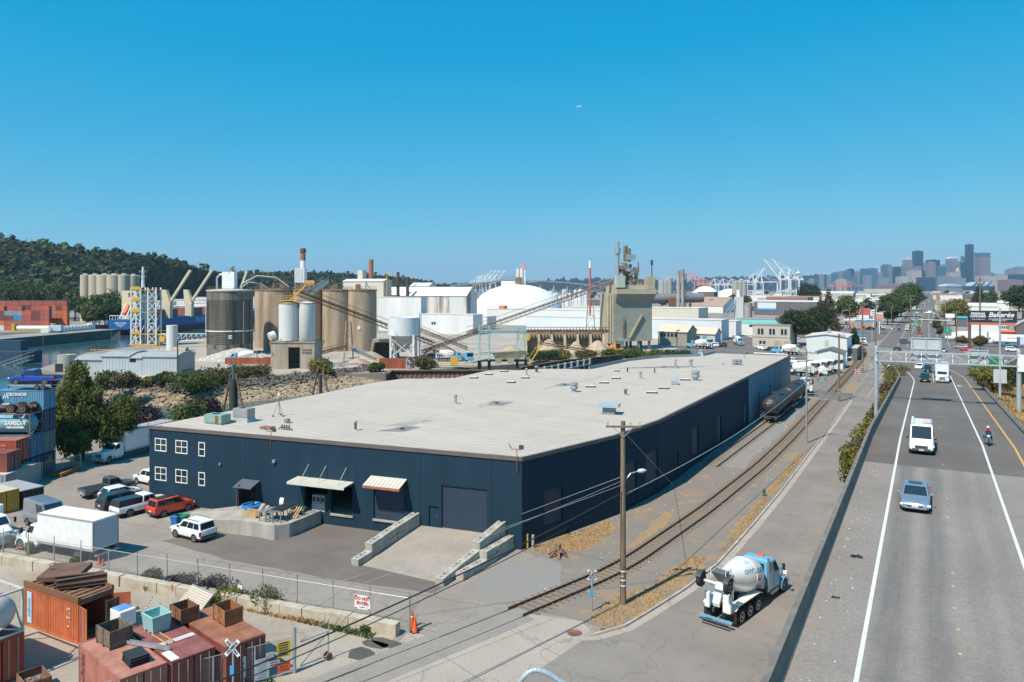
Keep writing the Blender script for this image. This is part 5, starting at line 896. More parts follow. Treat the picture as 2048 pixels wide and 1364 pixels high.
# ---------------------------------------------------------------- shipping containers
def container(label,loc,rz,m,L=6.06,Hc=2.59,name='shipping_container',doors=True,group=None,roofm=None,open_=False,cat='shipping container',ribs=True):
 """long axis along local x, the doors at +x"""
 t=thing(name,label,cat,loc,rz,group);w_=1.22;n=max(8,int(L/.28))if ribs else 1;x0,x1=-L/2+.1,L/2-.1
 def corr(s,y,z0,z1):
  V=[];st=(x1-x0)/n
  for i in range(n):a=x0+i*st;V+=[(a,0),(a+st*.3,0),(a+st*.5,.036),(a+st*.8,.036)]
  V.append((x1,0));k=len(V);mb=MB();mb.v=[(x,s*(y-d),z)for z in(z0,z1)for x,d in V];mb.f=[(i,i+1,k+i+1,k+i)for i in range(k-1)];return mb
 for s in(1,-1):corr(s,w_-.02,.14,Hc-.1).build('side_wall',m,t)
 mb=MB();st=(x1-x0)/n
 for i in range(n):a=x0+i*st;mb.v+=[(a,y,z)for y in(-w_+.06,w_-.06)for z in(Hc-.03,)]+[(a+st*.5,y,Hc-.012)for y in(-w_+.06,w_-.06)]
 mb.v+=[(x1,-w_+.06,Hc-.03),(x1,w_-.06,Hc-.03)];mb.f=[(2*i,2*i+2,2*i+3,2*i+1)for i in range(2*n)];mb.build('roof',roofm or m,t)
 f=MB()
 for s in(1,-1):
  for x in(-L/2,L/2-.12):f.box(x,x+.12,min(s*(w_-.12),s*w_),max(s*(w_-.12),s*w_),0,Hc)
  for z in(0,Hc-.1):f.box(-L/2+.12,L/2-.12,min(s*(w_-.07),s*(w_-.002)),max(s*(w_-.07),s*(w_-.002)),z+.002,z+(.14 if z==0 else .098))
 for x in(-L/2+.003,L/2-.083):
  for z in(0,Hc-.1):f.box(x,x+.08,-w_+.12,w_-.12,z+.003,z+.096)
 f.build('frame',m,t)
 MB().box(-L/2+.04,-L/2+.07,-w_+.1,w_-.1,.1,Hc-.1).build('end_wall',m,t)
 MB().box(-L/2+.1,L/2-.1,-w_+.1,w_-.1,.1,.14).build('floor',WOOD(),t)
 for s in(1,-1):
  d=MB().box(-.03,.0,min(0,-s*1.12),max(0,-s*1.12),.1,Hc-.1).build('door',m,t,(L/2-.02,s*(w_-.06),0))
  for q in(.3,.8):MB().cyl((.03,-s*q,.15),(.03,-s*q,Hc-.15),.022,n=6).build('lock_rod',GALV(),d)
  if open_:d.rotation_euler[2]=s*R(100 if s<0 else 130)
 return t
def cm(key,c,rust=.3):return mat(key,c,rough=.65,var=rust,sc_=.9,col2=tuple(min(1,v*1.1+.01)for v in c),streak=2)
ORC=cm('orange_container_paint',(.52,.13,.045));PINK=cm('faded_pink_red_paint',(.40,.15,.11));MAR=cm('maroon_container_paint',(.24,.065,.05));REDC=cm('red_container_paint',(.42,.075,.035));BLC=cm('blue_container_paint',(.05,.17,.30));DBL=cm('dark_blue_container_paint',(.02,.06,.12));GGR=cm('grey_green_container_paint',(.15,.20,.19));RUSTR=cm('rust_orange_roof',(.33,.13,.07),.35);GREYC=cm('pale_grey_container_paint',(.30,.31,.31),.15)
c1=container('orange container with its doors open and rusty beams piled on its roof',(-50.95,29.9,0),R(1),ORC,roofm=RUST(),open_=True)
MB().box(-2.62,-2.1,-1.245,-1.23,.3,2.4).build('white_panel',flat('blue_white_band',(.42,.55,.66)),c1);text('HANJIN',.36,flat('deep_blue_print',(.05,.1,.35)),c1,(-2.36,-1.25,1.35),(R(90),R(90),0))
for k in range(5):text(('1020','5','22G1','7','45')[k],.2,WHITE(),c1,(2.0+.12*(k%2),-1.25,2.1-.28*k),(R(90),0,0))
fr=thing('flat_rack','rusty collapsed flat rack lying on top of the orange container','flat rack',(-50.95,29.9,2.6),R(1));MB().box(-3.0,3.0,-1.2,1.2,.0,.22).build('deck',RUST(),fr)
for s in(1,-1):MB().box(-3.03,3.03,min(s*1.1,s*1.25),max(s*1.1,s*1.25),.03,.42).build('side_beam',mat('orange_rust',(.36,.15,.05),rough=.8,var=.5,sc_=2,col2=(.2,.1,.06)),fr)
for q in np.arange(-2.7,2.8,.6):MB().box(q-.1,q+.1,-1.1,1.1,.221,.3).build('cross_member',RUST(),fr)
t=thing('steel_box','rust brown hollow steel box lying tilted on the flat rack','steel box',(-52.2,30.4,3.05),R(32));MB().loft([[(-1.3,-1.1,.06),(1.3,-1.1,.06),(1.3,1.1,.2),(-1.3,1.1,.2)],[(-1.3,-1.1,.36),(1.3,-1.1,.36),(1.3,1.1,.56),(-1.3,1.1,.56)]]).build('shell',mat('brown_rust_plate',(.135,.075,.055),rough=.85,var=.25,sc_=1),t);MB().box(-.3,.3,-.1,.0,.45,.5).build('bracket',RUST(),t);MB().box(-1.1,-.7,.0,.06,.48,.55).build('bracket',RUST(),t)
BR=mat('brown_rust_plate',(.135,.075,.055))
for k in range(6):
 t=thing('steel_beam',('longest rusty steel beam on the flat rack nearest to the open doors','rusty beam lying beside the longest one on the flat rack','rusty beam in the middle of the pile on the flat rack','upper rusty beam lying crosswise on the beam pile','rusty beam at the back of the pile on the flat rack','short rusty beam beside the tilted steel box')[k],'steel beam',(-49.6+.1*(k%3)-.32*k*.8,30.0+.1*k,3.02+(.3 if k in(1,3)else 0)),R(52+5*k-(20 if k==3 else 0)),'rusty beams on the orange container')
 MB().box(-1.5,1.5,-.13,.13,0,.04).build('lower_flange',BR,t);MB().box(-1.5,1.5,-.13,.13,.24,.28).build('upper_flange',BR,t);MB().box(-1.5,1.5,-.02,.02,.04,.24).build('web',BR,t)
container('pinkish red container with vertical lettering nearest to the bottom edge',(-39.5,26.15,0),R(-13),PINK,roofm=cm('pink_rust_roof',(.44,.19,.14),.3))
o=[x for x in COL.objects if x.name.startswith('shipping_container')][-1];text('HANJIN',.55,DARK(),o,(-2.3,-1.25,1.3),(R(90),R(90),0))
c2=container('maroon container with ribbed roof between the pink and the rust coloured one',(-38.7,28.65,0),R(-13),MAR,roofm=cm('dusty_maroon_roof',(.27,.09,.08),.3));MB().box(.3,.75,-1.15,1.15,2.585,2.6).build('white_stripe',flat('dirty_white_stripe',(.55,.5,.48)),c2);MB().box(1.6,2.9,-1.2,-.75,2.586,2.62).build('white_sheet',flat('box_white',(.74,.74,.73)),c2)
container('rust orange container with a flat plate roof carrying a wooden crate',(-37.4,31.15,0),R(-13),MAR,roofm=RUSTR);MB().box(-2.95,2.95,-1.2,1.2,2.592,2.63).build('roof_plate',RUSTR,[x for x in COL.objects if x.name.startswith('shipping_container')][-1])
c=container('red container at the bottom left corner under a white tank frame',(-49.95,23.7,0),R(0),REDC)
def tank_container(label,loc,rz,fm,tm,lettering=None):
 t=thing('tank_container',label,'tank container',loc,rz);L=6.06;w_=1.22
 f=MB()
 for x in(-L/2+.06,L/2-.06):
  for y in(-w_+.06,w_-.06):f.box(x-.06,x+.06,y-.06,y+.06,0,2.59)
  for z in(.06,2.53):f.box(x-.055,x+.055,-w_+.12,w_-.12,z-.055,z+.055)
  f.bar((x,-w_+.12,.12),(x,0,.6),.08).bar((x,w_-.12,.12),(x,0,.6),.08)
 for y in(-w_+.06,w_-.06):
  for z in(.06,2.53):f.box(-L/2+.12,L/2-.12,y-.05,y+.05,z-.05,z+.05)
  for s in(1,-1):f.bar((s*(L/2-.12),y,.12),(s*(L/2-1.6),y,2.48),.07)
 f.build('frame',fm,t);b=MB().lathe([(.2,-2.85),(.75,-2.75),(1.05,-2.45),(1.1,-2.2),(1.1,2.2),(1.05,2.45),(.75,2.75),(.2,2.85)],24,(0,0,1.28),(1,0,0)).build('tank',tm,t,smooth=40)
 MB().box(-2.4,2.4,-.35,.35,2.42,2.46).build('walkway',GALV(),t);MB().lathe([(.3,2.3),(.3,2.5),(.001,2.55)],12,(.4,.0,0)).build('manhole',GALV(),t)
 if lettering:
  for s_,z_,sz in lettering:text(s_,sz,WHITE(),b,(1.1,-1.115,z_),(R(90),0,0),bold=.02,shear=.2)
 return t
tank_container('white tank in a pale frame standing on the red container at bottom left',(-49.95,23.7,2.62),0,flat('cream_frame',(.55,.50,.42)),mat('grey_white_tank',(.50,.49,.46),var=.1))
# things stacked on the containers
def crate(label,loc,rz,a,b,h,m,name='wooden_crate',cat='crate'):
 t=thing(name,label,cat,loc,rz);n=4
 for y in(-b/2,b/2-.04):
  for k in range(n):MB().box(-a/2,a/2,y,y+.04,.1+k*(h-.1)/n,.1+(k+1)*(h-.1)/n-.012).build('plank',m,t)
 for x in(-a/2+.002,a/2-.042):
  for k in range(n):MB().box(x,x+.04,-b/2+.042,b/2-.042,.1+k*(h-.1)/n,.1+(k+1)*(h-.1)/n-.012).build('plank',m,t)
 for x in(-a/2-.03,-.05,a/2-.05):
  for y in(-b/2-.035,b/2):MB().box(x,x+.09,y,y+.034,0,h).build('batten',m,t)
 for x in(-a/2,-.05,a/2-.1):MB().box(x,x+.1,-b/2,b/2,0,.1).build('skid',m,t)
 MB().box(-a/2+.04,a/2-.04,-b/2+.04,b/2-.04,.1,.13).build('bottom',m,t);return t
OW=mat('orange_brown_wood',(.27,.12,.05),rough=.8,var=.3,sc_=3);GW=mat('grey_brown_wood',(.16,.12,.085),rough=.9,var=.3,sc_=3)
crate('orange brown wooden crate on the rust coloured container roof',(-37.5,31.75,2.64),R(-15),1.55,1.1,.95,OW);crate('weathered grey brown wooden bin on the pink container',(-41.0,26.7,2.6),R(-8),1.6,1.25,1.0,GW);crate('wooden bin beside the pale teal plastic bin',(-40.0,30.6,2.64),R(-12),1.4,1.1,.9,mat('red_brown_wood',(.2,.09,.05),rough=.8,var=.3,sc_=3))
t=thing('plastic_bin','pale teal plastic bin on the maroon container roof','plastic bin',(-40.3,28.9,2.6),R(-10));TLm=flat('pale_teal_plastic',(.30,.52,.50),.5)
mb=MB().loft([[(-.62,-.5,.12),(.62,-.5,.12),(.62,.5,.12),(-.62,.5,.12)],[(-.7,-.58,1.0),(.7,-.58,1.0),(.7,.58,1.0),(-.7,.58,1.0)]],cap=False).loft([[(-.56,-.44,.2),(.56,-.44,.2),(.56,.44,.2),(-.56,.44,.2)],[(-.63,-.51,1.0),(.63,-.51,1.0),(.63,.51,1.0),(-.63,.51,1.0)]],cap=False);mb.box(-.6,.6,-.48,.48,.12,.2);mb.build('tub',TLm,t)
MB().box(-.72,.72,-.6,-.52,.94,1.04).box(-.72,.72,.52,.6,.94,1.04).box(-.72,-.62,-.52,.52,.94,1.04).box(.62,.72,-.52,.52,.94,1.04).build('rim',TLm,t)
for x in(-.5,0,.42):MB().box(x,x+.16,-.5,.5,0,.12).build('foot',TLm,t)
t=thing('plastic_pallets','black slatted plastic pallets stacked on the pink container roof','pallet stack',(-37.9,25.9,2.6),R(-16))
for k in range(3):MB().box(-.65,.65,-.5,.5,k*.14,k*.14+.05).box(-.6,-.45,-.5,.5,k*.14+.05,k*.14+.13).box(.45,.6,-.5,.5,k*.14+.05,k*.14+.13).build('pallet',BLACK(),t,(0,.02*k,0))
for k in range(8):MB().box(-.62+k*.16,-.52+k*.16,-.5,.5,.43,.46).build('slat',DARK(),t)
t=thing('steel_channel','pale steel channel lying across the pink container roof','steel channel',(-39.0,27.2,2.62),R(12));MB().ext([(-.1,0),(.1,0),(.1,.2),(.07,.2),(.07,.03),(-.07,.03),(-.07,.2),(-.1,.2)],-1.7,1.7).build('channel',GALV(),t);MB().box(-1.75,-1.6,-.12,.12,.0,.32).build('end_plate',GALV(),t)
t=thing('ladder','orange ladder lying on the maroon container roof','ladder',(-38.9,28.3,2.62),R(-10))
for s in(1,-1):MB().box(-.9,.9,s*.2-.03,s*.2+.03,0,.07).build('stile',flat('orange_fibreglass',(.5,.28,.12)),t)
for k in range(7):MB().cyl((-.75+.25*k,-.2,.035),(-.75+.25*k,.2,.035),.02,n=6).build('rung',flat('orange_fibreglass',(.5,.28,.12)),t)
t=thing('scrap_bin','rusty open steel bin with scrap at the bottom edge','bin',(-44.4,24.1,0),R(-14));
for a,b,c,d in((-.9,.9,-.65,-.6),(-.9,.9,.6,.65),(-.9,-.85,-.6,.6),(.85,.9,-.6,.6)):MB().box(a,b,c,d,0,1.05).build('side',mat('rust_bin',(.19,.09,.055),rough=.85,var=.4,sc_=2),t)
MB().box(-.85,.85,-.6,.6,.55,.6).build('floor',RUST(),t)
for k in range(14):MB().cbox((random.uniform(-.6,.6),random.uniform(-.45,.45),.65),(.22,.12,.06)).build('scrap',GALV(),t,rz=0)
# forklift
t=thing('forklift','forklift with a white wrapped cab parked at the open container doors','forklift',(-46.4,30.6,0),R(85));MB().box(-.5,.5,-.9,.8,.3,1.0).build('body',flat('forklift_yellow',(.6,.33,.03)),t,bevel=.05);MB().box(-.55,.55,-1.0,.25,1.05,2.1).build('wrapped_cab',flat('box_white',(.74,.74,.73)),t,bevel=.08);MB().loft([[(-.5,-.8,2.1),(.5,-.8,2.1),(.5,.2,2.1),(-.5,.2,2.1)],[(-.3,-.6,2.18),(.3,-.6,2.18),(.3,.0,2.2),(-.3,.0,2.2)]]).build('blue_tarp',flat('tarp_blue',(.1,.25,.5)),t)
for s in(1,-1):
 MB().box(s*.35-.07,s*.35+.07,.85,1.0,.1,2.4).build('mast_rail',DARK(),t);MB().box(s*.3-.06,s*.3+.06,1.0,2.0,.1,.16).build('fork',DARK(),t)
 for y in(.55,-.65):wheel(t,s*.5,y,.3,.22)
MB().box(-.35,.35,.87,.98,2.2,2.35).build('mast_bridge',DARK(),t)
def slat_panel(label,loc,rz,L,h,n,tilt,m,name='slatted_panel'):
 t=thing(name,label,'panel',loc,rz);t.rotation_euler[0]=tilt
 for k in range(n):MB().box(-L/2,L/2,-.02,.02,k*h/n,(k+.62)*h/n).build('slat',m,t)
 for x in(-L/2+.1,0,L/2-.1):MB().box(x-.05,x+.05,.02,.09,-.05,h).build('upright',GALV(),t)
slat_panel('grey slatted steel rack panel leaning behind the forklift',(-46.9,33.2,.05),R(-16),3.2,1.2,6,R(-28),mat('grey_slats',(.33,.31,.28),var=.1))
t=thing('panel_stack','stack of beige corrugated panels leaning beside the shrubs','panel stack',(-46.2,35.6,.1),R(-8));t.rotation_euler[0]=R(-50)
for k in range(9):MB().box(-1.4,1.4,-.03,.05,k*.17,k*.17+.152).build('panel',mat('beige_panel',(.47,.41,.33),var=.12),t)
MB().box(-1.4,1.4,-.06,.06,-.12,-.01).build('orange_edge',flat('orange_edge',(.6,.3,.06)),t);MB().box(-1.45,1.45,-.05,.08,1.54,1.6).build('frame',GALV(),t)
t=thing('flag_stake','thin stake with a faded red flag in front of the panel stack','flag',tuple(G(342,1222)));MB().cyl((0,0,0),(0,0,1.9),.02,n=6).build('stake',WHITE(),t);MB().box(0,.22,-.01,.01,1.45,1.9).build('flag',flat('faded_red_flag',(.5,.14,.12)),t)
# block wall, fence and gate
t=thing('block_wall','long low wall of big concrete blocks under the chain link fence','block wall')
a,b=Vector((-74.5,32.7,0)),Vector((-30.6,39.5,0));d=(b-a).normalized();ang=math.atan2(d.y,d.x);n=24;bl=(b-a).length/n
bmesh_=None
for k in range(n):
 p=a+d*(bl*k);o=MB().box(.012,bl-.012,0,.62,-.05,.82+random.uniform(-.03,.03)).build('concrete_block',mat('sandy_concrete_block',(.42,.365,.285),rough=.92,var=.22,sc_=.9,bump=.3,pos=True),t,(p.x+random.uniform(-.03,.03),p.y+random.uniform(-.05,.05),0),ang+random.uniform(-.012,.012),bevel=.03)
def chain_mat():
 if 'chain_link' in MATS:return MATS['chain_link']
 m=bpy.data.materials.new('chain_link');m.use_nodes=True;n=m.node_tree;b=n.nodes['Principled BSDF'];b.inputs['Base Color'].default_value=(.42,.45,.47,1);b.inputs['Metallic'].default_value=.4;b.inputs['Roughness'].default_value=.5
 tc=n.nodes.new('ShaderNodeTexCoord');L=n.links.new;sx=n.nodes.new('ShaderNodeSeparateXYZ');L(tc.outputs['Object'],sx.inputs[0]);outs=[]
 for s in(1,-1):
  a=n.nodes.new('ShaderNodeMath');a.operation='MULTIPLY_ADD';L(sx.outputs[2],a.inputs[0]);a.inputs[1].default_value=s;L(sx.outputs[0],a.inputs[2])
  f=n.nodes.new('ShaderNodeMath');f.operation='PINGPONG';L(a.outputs[0],f.inputs[0]);f.inputs[1].default_value=.04
  c=n.nodes.new('ShaderNodeMath');c.operation='LESS_THAN';L(f.outputs[0],c.inputs[0]);c.inputs[1].default_value=.0028;outs.append(c)
 mx=n.nodes.new('ShaderNodeMath');mx.operation='MAXIMUM';L(outs[0].outputs[0],mx.inputs[0]);L(outs[1].outputs[0],mx.inputs[1]);L(mx.outputs[0],b.inputs['Alpha']);MATS['chain_link']=m;return m
def fence(label,a,b,h,n,base=0.0,top=True,name='chain_link_fence',barbs=True,end=False):
 a,b=Vector((*a,0)),Vector((*b,0));L=(b-a).length;t=thing(name,label,'fence',(a.x,a.y,base),math.atan2(b.y-a.y,b.x-a.x));p0=None
 for k in range(n+1):
  x=L*k/n
  if p0 is None:p0=MB().cyl((0,0,-.1),(0,0,h),.045,n=8).build('post',GALV(),t);pb_=MB().bar((0,0,h),(0,-.0,h+.4),.035).build('barb_arm',DARK(),t)if barbs else None
  else:part_copy(p0,t,(x,0,0));barbs and part_copy(pb_,t,(x,0,0))
 if end:MB().cyl((L+.02,0,-.1),(L+.02,0,h+.35),.1,n=12).build('end_post',GALV(),t)
 if top:MB().cyl((0,0,h),(L,0,h),.022,n=6).build('top_rail',GALV(),t)
 MB().cyl((0,0,.08),(L,0,.08),.012,n=5).build('bottom_wire',GALV(),t);MB().quad((0,0,.05),(L,0,.05),(L,0,h),(0,0,h)).build('wire_mesh',chain_mat(),t);return t
fn=fence('long chain link fence behind the concrete block wall',(-74.2,33.7),(-30.3,40.45),2.3,15,end=True)
for x,lt in((20.5,0),(40.9,1)):
 if lt:s_=MB().box(x-.62,x+.62,-.08,-.05,1.05,2.0).build('do_not_enter_board',flat('board_white',(.72,.72,.72)),fn);text('DO NOT',.3,flat('board_red',(.5,.05,.05)),s_,(x,-.09,1.78),(R(90),0,0),bold=.012);text('ENTER',.3,flat('board_red',(.5,.05,.05)),s_,(x,-.09,1.46),(R(90),0,0),bold=.012);[MB().box(x+s*.5-.1,x+s*.5+.1,-.083,-.081,z,z+.09).build('corner_mark',flat('board_red',(.5,.05,.05)),s_)for s in(1,-1)for z in(1.06,1.9)];MB().box(x-.25,x+.25,-.083,-.081,1.17,1.22).build('small_print',DARK(),s_)
 else:MB().box(x+9.9,x+10.3,-.08,-.06,1.0,1.3).build('small_sign',WHITE(),fn)
gf=fence('chain link fence with warning signs beside the railway track',(-33.1,32.9),(-39.9,21.0),2.15,6)
gL=(Vector((-33.1,32.9))-Vector((-39.9,21.0))).length;MB().cyl((0,0,-.2),(0,0,2.75),.11,n=12).build('gate_post',GALV(),gf)
def fsign(x,z0,z1,w_,m,lines,tm,nm='warning_sign'):
 s_=MB().box(x-w_/2,x+w_/2,.05,.07,z0,z1).build(nm,m,gf)
 for k in range(lines):q=z1-(k+.7)*(z1-z0)/(lines+.4);MB().box(x-w_*random.uniform(.28,.4),x+w_*random.uniform(.28,.4),.071,.076,q,q+(z1-z0)/(lines+.4)*.45).build('print_line',tm,s_)
YS,OS=flat('sign_yellow',(.6,.44,.03)),flat('sign_orange',(.75,.14,.05));fsign(.65,1.15,2.05,.8,YS,6,DARK());fsign(.62,.25,.85,.75,OS,3,flat('dark_red_print',(.35,.06,.02)));fsign(1.9,.15,1.35,.8,flat('sign_pale',(.55,.58,.6)),8,flat('grey_print',(.35,.37,.4)));fsign(3.3,.55,1.75,1.0,flat('sign_pale',(.55,.58,.6)),4,DARK());fsign(3.35,-.05,.5,.95,flat('sign_pale',(.55,.58,.6)),4,flat('grey_red_print',(.4,.2,.2)));fsign(1.45,1.2,1.6,.45,flat('sign_pale',(.55,.58,.6)),3,flat('grey_print',(.35,.37,.4)));fsign(1.2,.7,1.05,.6,flat('sign_pale',(.55,.58,.6)),2,LAMPR())
gt=thing('sliding_gate','open steel gate frame on rollers behind the gate post','gate',(-33.0,33.3,0),math.atan2(1.9,.55));MB().tube([(0,0,.25),(1.9,0,.25),(1.9,0,2.5)],.04,8).tube([(0,0,1.7),(1.9,0,1.75)],.035,8).tube([(0,0,.3),(1.9,0,1.7)],.025,6).tube([(0,0,1.75),(1.9,0,2.45)],.02,6).build('frame',GALV(),gt)
for y in(.18,-.14):o=MB().lathe([(.05,-.05),(.22,-.06),(.24,0),(.22,.06),(.05,.05)],14,(1.85,y,.24),(0,1,0)).build('roller',RUST(),gt);MB().lathe([(.001,-.07),(.06,-.07),(.06,.07),(.001,.07)],10,(1.85,y,.24),(0,1,0)).build('hub',DARK(),o)
def cone(label,p,h=.75):
 t=thing('traffic_cone',label,'traffic cone',p,random.uniform(0,1));MB().box(-h*.25,h*.25,-h*.25,h*.25,0,.04).build('base',BLACK(),t);MB().cyl((0,0,.04),(0,0,h),h*.2,h*.05,14).build('body',ORANGE(),t,smooth=40);MB().cyl((0,0,h*.45),(0,0,h*.68),h*.135,h*.1,14,cap=False).build('collar',flat('reflective_white',(.7,.7,.7)),t)
cone('tall orange traffic cone right beside the fence end post',G(824,1254),1.15);cone('orange traffic cone in front, outermost at the fence end',G(830,1264),1.0);cone('orange traffic cone under the front of the box truck',G(37,1098),.8);cone('small traffic cone behind the box truck, left of a pair',G(198,1128),.6);cone('small traffic cone behind the box truck, right of a pair',G(206,1131),.6)
# grey, yellow and dark boxes at the left edge of the yard
d_=(Vector((-91.8,50.3))-Vector((-89.2,45.4))).normalized();nrm=Vector((-d_.y,d_.x));c=Vector((-89.2,45.4))+d_*3.03+nrm*1.22
container('pale grey metal storage container at the left edge of the yard',(c.x,c.y,0),math.atan2(-d_.y,-d_.x),GREYC,Hc=2.35,roofm=mat('dusty_cream_roof',(.50,.46,.38),var=.12))
container('yellow container end at the left picture edge',(-85.35,42.0,0),R(0),cm('yellow_container_paint',(.55,.27,.02),.12),Hc=2.25,roofm=mat('dusty_cream_roof',(.50,.46,.38),var=.12))
t=thing('roll_off_dumpster','black roll off dumpster with a grey lid beside the yellow container','dumpster',(-85.3,44.75,0),R(90));MB().box(-1.15,1.15,-2.6,2.6,.15,1.75).build('box',flat('charcoal_steel',(.022,.025,.03),.6),t);MB().box(-1.2,1.2,-2.65,2.65,1.75,1.85).build('lid',flat('grey_lid',(.32,.33,.34)),t)
for k in range(5):MB().box(-1.1+.5*k,-1.0+.5*k,-2.68,-2.6,.2,1.7).build('rib',flat('charcoal_steel',(.022,.025,.03)),t)
for x in(-.8,.8):MB().cyl((x,-2.4,.12),(x,-2.2,.12),.12,n=8).build('roller',DARK(),t)
# stacked containers by the tree (rows run away from the viewer)
def CAMP(X,D,z=0):return(X*CA-D*SA,X*SA+D*CA,z)
Xr=-57.4
def stk(label,D,z,m,**k):return container(label,CAMP(Xr-3.03,D+1.22,z),YAW,m,**k)
stk('dark blue container at the foot of the stack, nearest row',86.8,.05,DBL);stk('dark blue container at the foot of the stack under the blue door end',89.4,.05,DBL);stk('dark container at the foot of the stack, farthest row',91.9,.05,DBL)
rc=stk('bright red container with pale lettering, second up in the nearest row',86.8,2.75,REDC,roofm=cm('faded_red_roof',(.33,.15,.12),.2))
for k in range(3):text(('MSC','22','G1')[k],.3,flat('cream_print',(.6,.5,.38)),rc,(1.6,-1.26,2.0-.4*k),(R(90),0,0))
stk('blue container with its door end facing right under the teal tank',89.4,2.75,BLC);stk('grey green container behind the blue door end',91.9,2.75,GGR)
tank_container('teal tank container lettered SAMSON in the middle of the stack',CAMP(Xr-3.03,90.6,5.4),YAW,mat('rusty_blue_frame',(.15,.13,.12),var=.3),mat('teal_tank_paint',(.16,.32,.36),var=.18,sc_=1.2),(('SAMSON',1.45,.62),('TANK CONTAINER',.95,.24)))
stk('blue container beside the end of the teal tank',91.9,5.4,DBL)
cr=stk('light blue container lettered CRONOS below the trailer with the pickup',91.9,8.05,cm('light_blue_container_paint',(.10,.26,.40),.12),Hc=2.4);text('CRONOS',.5,WHITE(),cr,(-.3,-1.26,1.9),(R(90),0,0),bold=.015,sx=1.2);MB().add([(-2.0,-1.25,1.4),(-1.75,-1.25,1.95),(-1.6,-1.25,1.55),(-1.4,-1.25,1.95),(-1.2,-1.25,1.45),(-1.35,-1.25,1.4),(-1.45,-1.25,1.7),(-1.6,-1.25,1.35),(-1.75,-1.25,1.68),(-1.85,-1.25,1.38)],[(0,1,8,9),(1,2,7,8),(2,3,6,7),(3,4,5,6)]).build('emblem',WHITE(),cr)
container('maroon container low at the left edge in front of the red one',CAMP(-59.6,85.2,1.9),YAW,MAR);t=thing('timber_pile','dark pile of timber under the maroon container','timber pile',CAMP(-59.6,85.2,0),YAW)
for k in range(6):MB().box(-3,3,-1.2+.4*k,-.85+.4*k,0,1.88).build('timber',DARK(),t)
# truck chassis on the tank row, trailer and pickup on top
t=thing('truck_chassis','rusty rear end of a truck chassis with four big wheels on the stack','truck chassis',CAMP(Xr-2.6,90.6,8.03),YAW+R(90));MB().box(-.5,-.36,-2.3,3.5,.55,.85).box(.36,.5,-2.3,3.5,.55,.85).build('rails',RUST(),t);TAN=mat('rusty_wheel_rim',(.38,.22,.1),rough=.7,var=.3)
for s in(1,-1):
 for y in(-.2,-1.6):wheel(t,s*.95,y,.55,.28,True,rim=TAN)
MB().box(-.2,.2,-2.0,.3,.45,.7).build('axle_housing',RUST(),t);MB().cyl((.9,1.2,.6),(.9,2.1,.6),.32,n=14).build('air_tank',GALV(),t,smooth=40);MB().box(-1.1,1.1,2.9,5.2,.4,2.3).build('old_cab',mat('olive_tan_paint',(.20,.18,.09),var=.2),t,bevel=.08);MB().box(-1.0,1.0,2.88,2.9,1.4,2.0).build('cab_window',GLASS(),t)
t=thing('car_trailer','galvanised flat trailer carrying the blue pickup on the container stack','trailer',CAMP(-59.1,93.2,10.47),YAW+R(90));MB().box(-1.0,1.0,-2.4,2.4,.5,.58).build('deck',GALV(),t)
for s in(1,-1):
 MB().box(min(s*.95,s*1.05),max(s*.95,s*1.05),-2.4,2.4,.42,.66).build('side_rail',GALV(),t)
 for y in(-.75,-1.5):wheel(t,s*1.1,y,.33,.2,rim=CHROME())
MB().bar((-.8,2.4,.5),(0,3.6,.5),.08).bar((.8,2.4,.5),(0,3.6,.5),.08).build('tongue',GALV(),t);MB().cyl((0,3.5,0),(0,3.5,.6),.06,n=8).build('jack',DARK(),t)
car('pickup','bright blue pickup truck on a trailer high on the container stack','pickup truck',paint('bright_blue_paint',(.01,.045,.33)),CAMP(-59.2,93.2,11.06),YAW+R(90),roof=flat('grey_roof',(.25,.28,.30),.4))
t=thing('warning_sign','orange triangular sign on a post in front of the dark containers','road sign',tuple(G(100,950)),R(28));MB().cyl((0,0,0),(0,0,2.2),.04,n=8).build('post',DARK(),t);MB().ext([(-.42,1.7),(.42,1.7),(0,2.45)],-.06,-.04,axis=1).build('plate',flat('sign_amber',(.75,.3,.02)),t)
t=thing('steel_girder','orange steel girder frame lying on the yard by the tree','girder',tuple(G(122,946)),R(-62));OG=flat('girder_orange',(.45,.17,.05))
for y in(0,1.3):MB().box(-2.2,2.2,y-.15,y+.15,0,.05).box(-2.2,2.2,y-.03,y+.03,.05,.45).box(-2.2,2.2,y-.15,y+.15,.45,.5).build('beam',OG,t)
for x in(-1.9,1.9):MB().box(x-.1,x+.1,.05,1.25,.1,.4).build('cross_beam',OG,t)
fence('chain link fence at the foot of the dark container stack',CAMP(-60,84.0)[:2],CAMP(-54.6,95)[:2],1.9,5,barbs=False)
# ---------------------------------------------------------------- near trees, bushes and grass
tw=thing('weeping_tree','big drooping green tree between the container stack and the box truck','tree',CAMP(-58.0,100.0));mb=MB().cyl((0,0,-.3),(0,0,4),.32,.25,10).cyl((.2,.6,0),(.8,1.2,7),.22,.1,8)
for k in range(9):a=k*.75;mb.cyl((0,0,2.5+.6*k),(math.cos(a)*2.4,math.sin(a)*2.4,5.5+.6*k),.12,.03,6)
mb.build('trunk',BARK(),tw)
leaves('crown',[(0,0,8.6,2.2,2.2,3.9),(-2.0,-1.0,5.2,1.9,2.0,3.2),(1.6,.6,6.4,2.0,2.0,3.6),(.4,-1.6,4.0,2.1,1.6,2.6),(3.2,2.6,4.6,1.9,2.0,3.2),(-1.2,1.8,7.2,2.0,2.0,3.2),(2.2,-1.0,3.2,1.6,1.6,2.1),(-.4,.4,11.0,1.1,1.1,2.0),(4.6,4.0,6.0,1.6,1.6,2.4)],24000,.17,leafmat('foliage_willow_green',(.03,.05,.012),(.17,.19,.05),.9),tw,droop=.5,shell=.35)
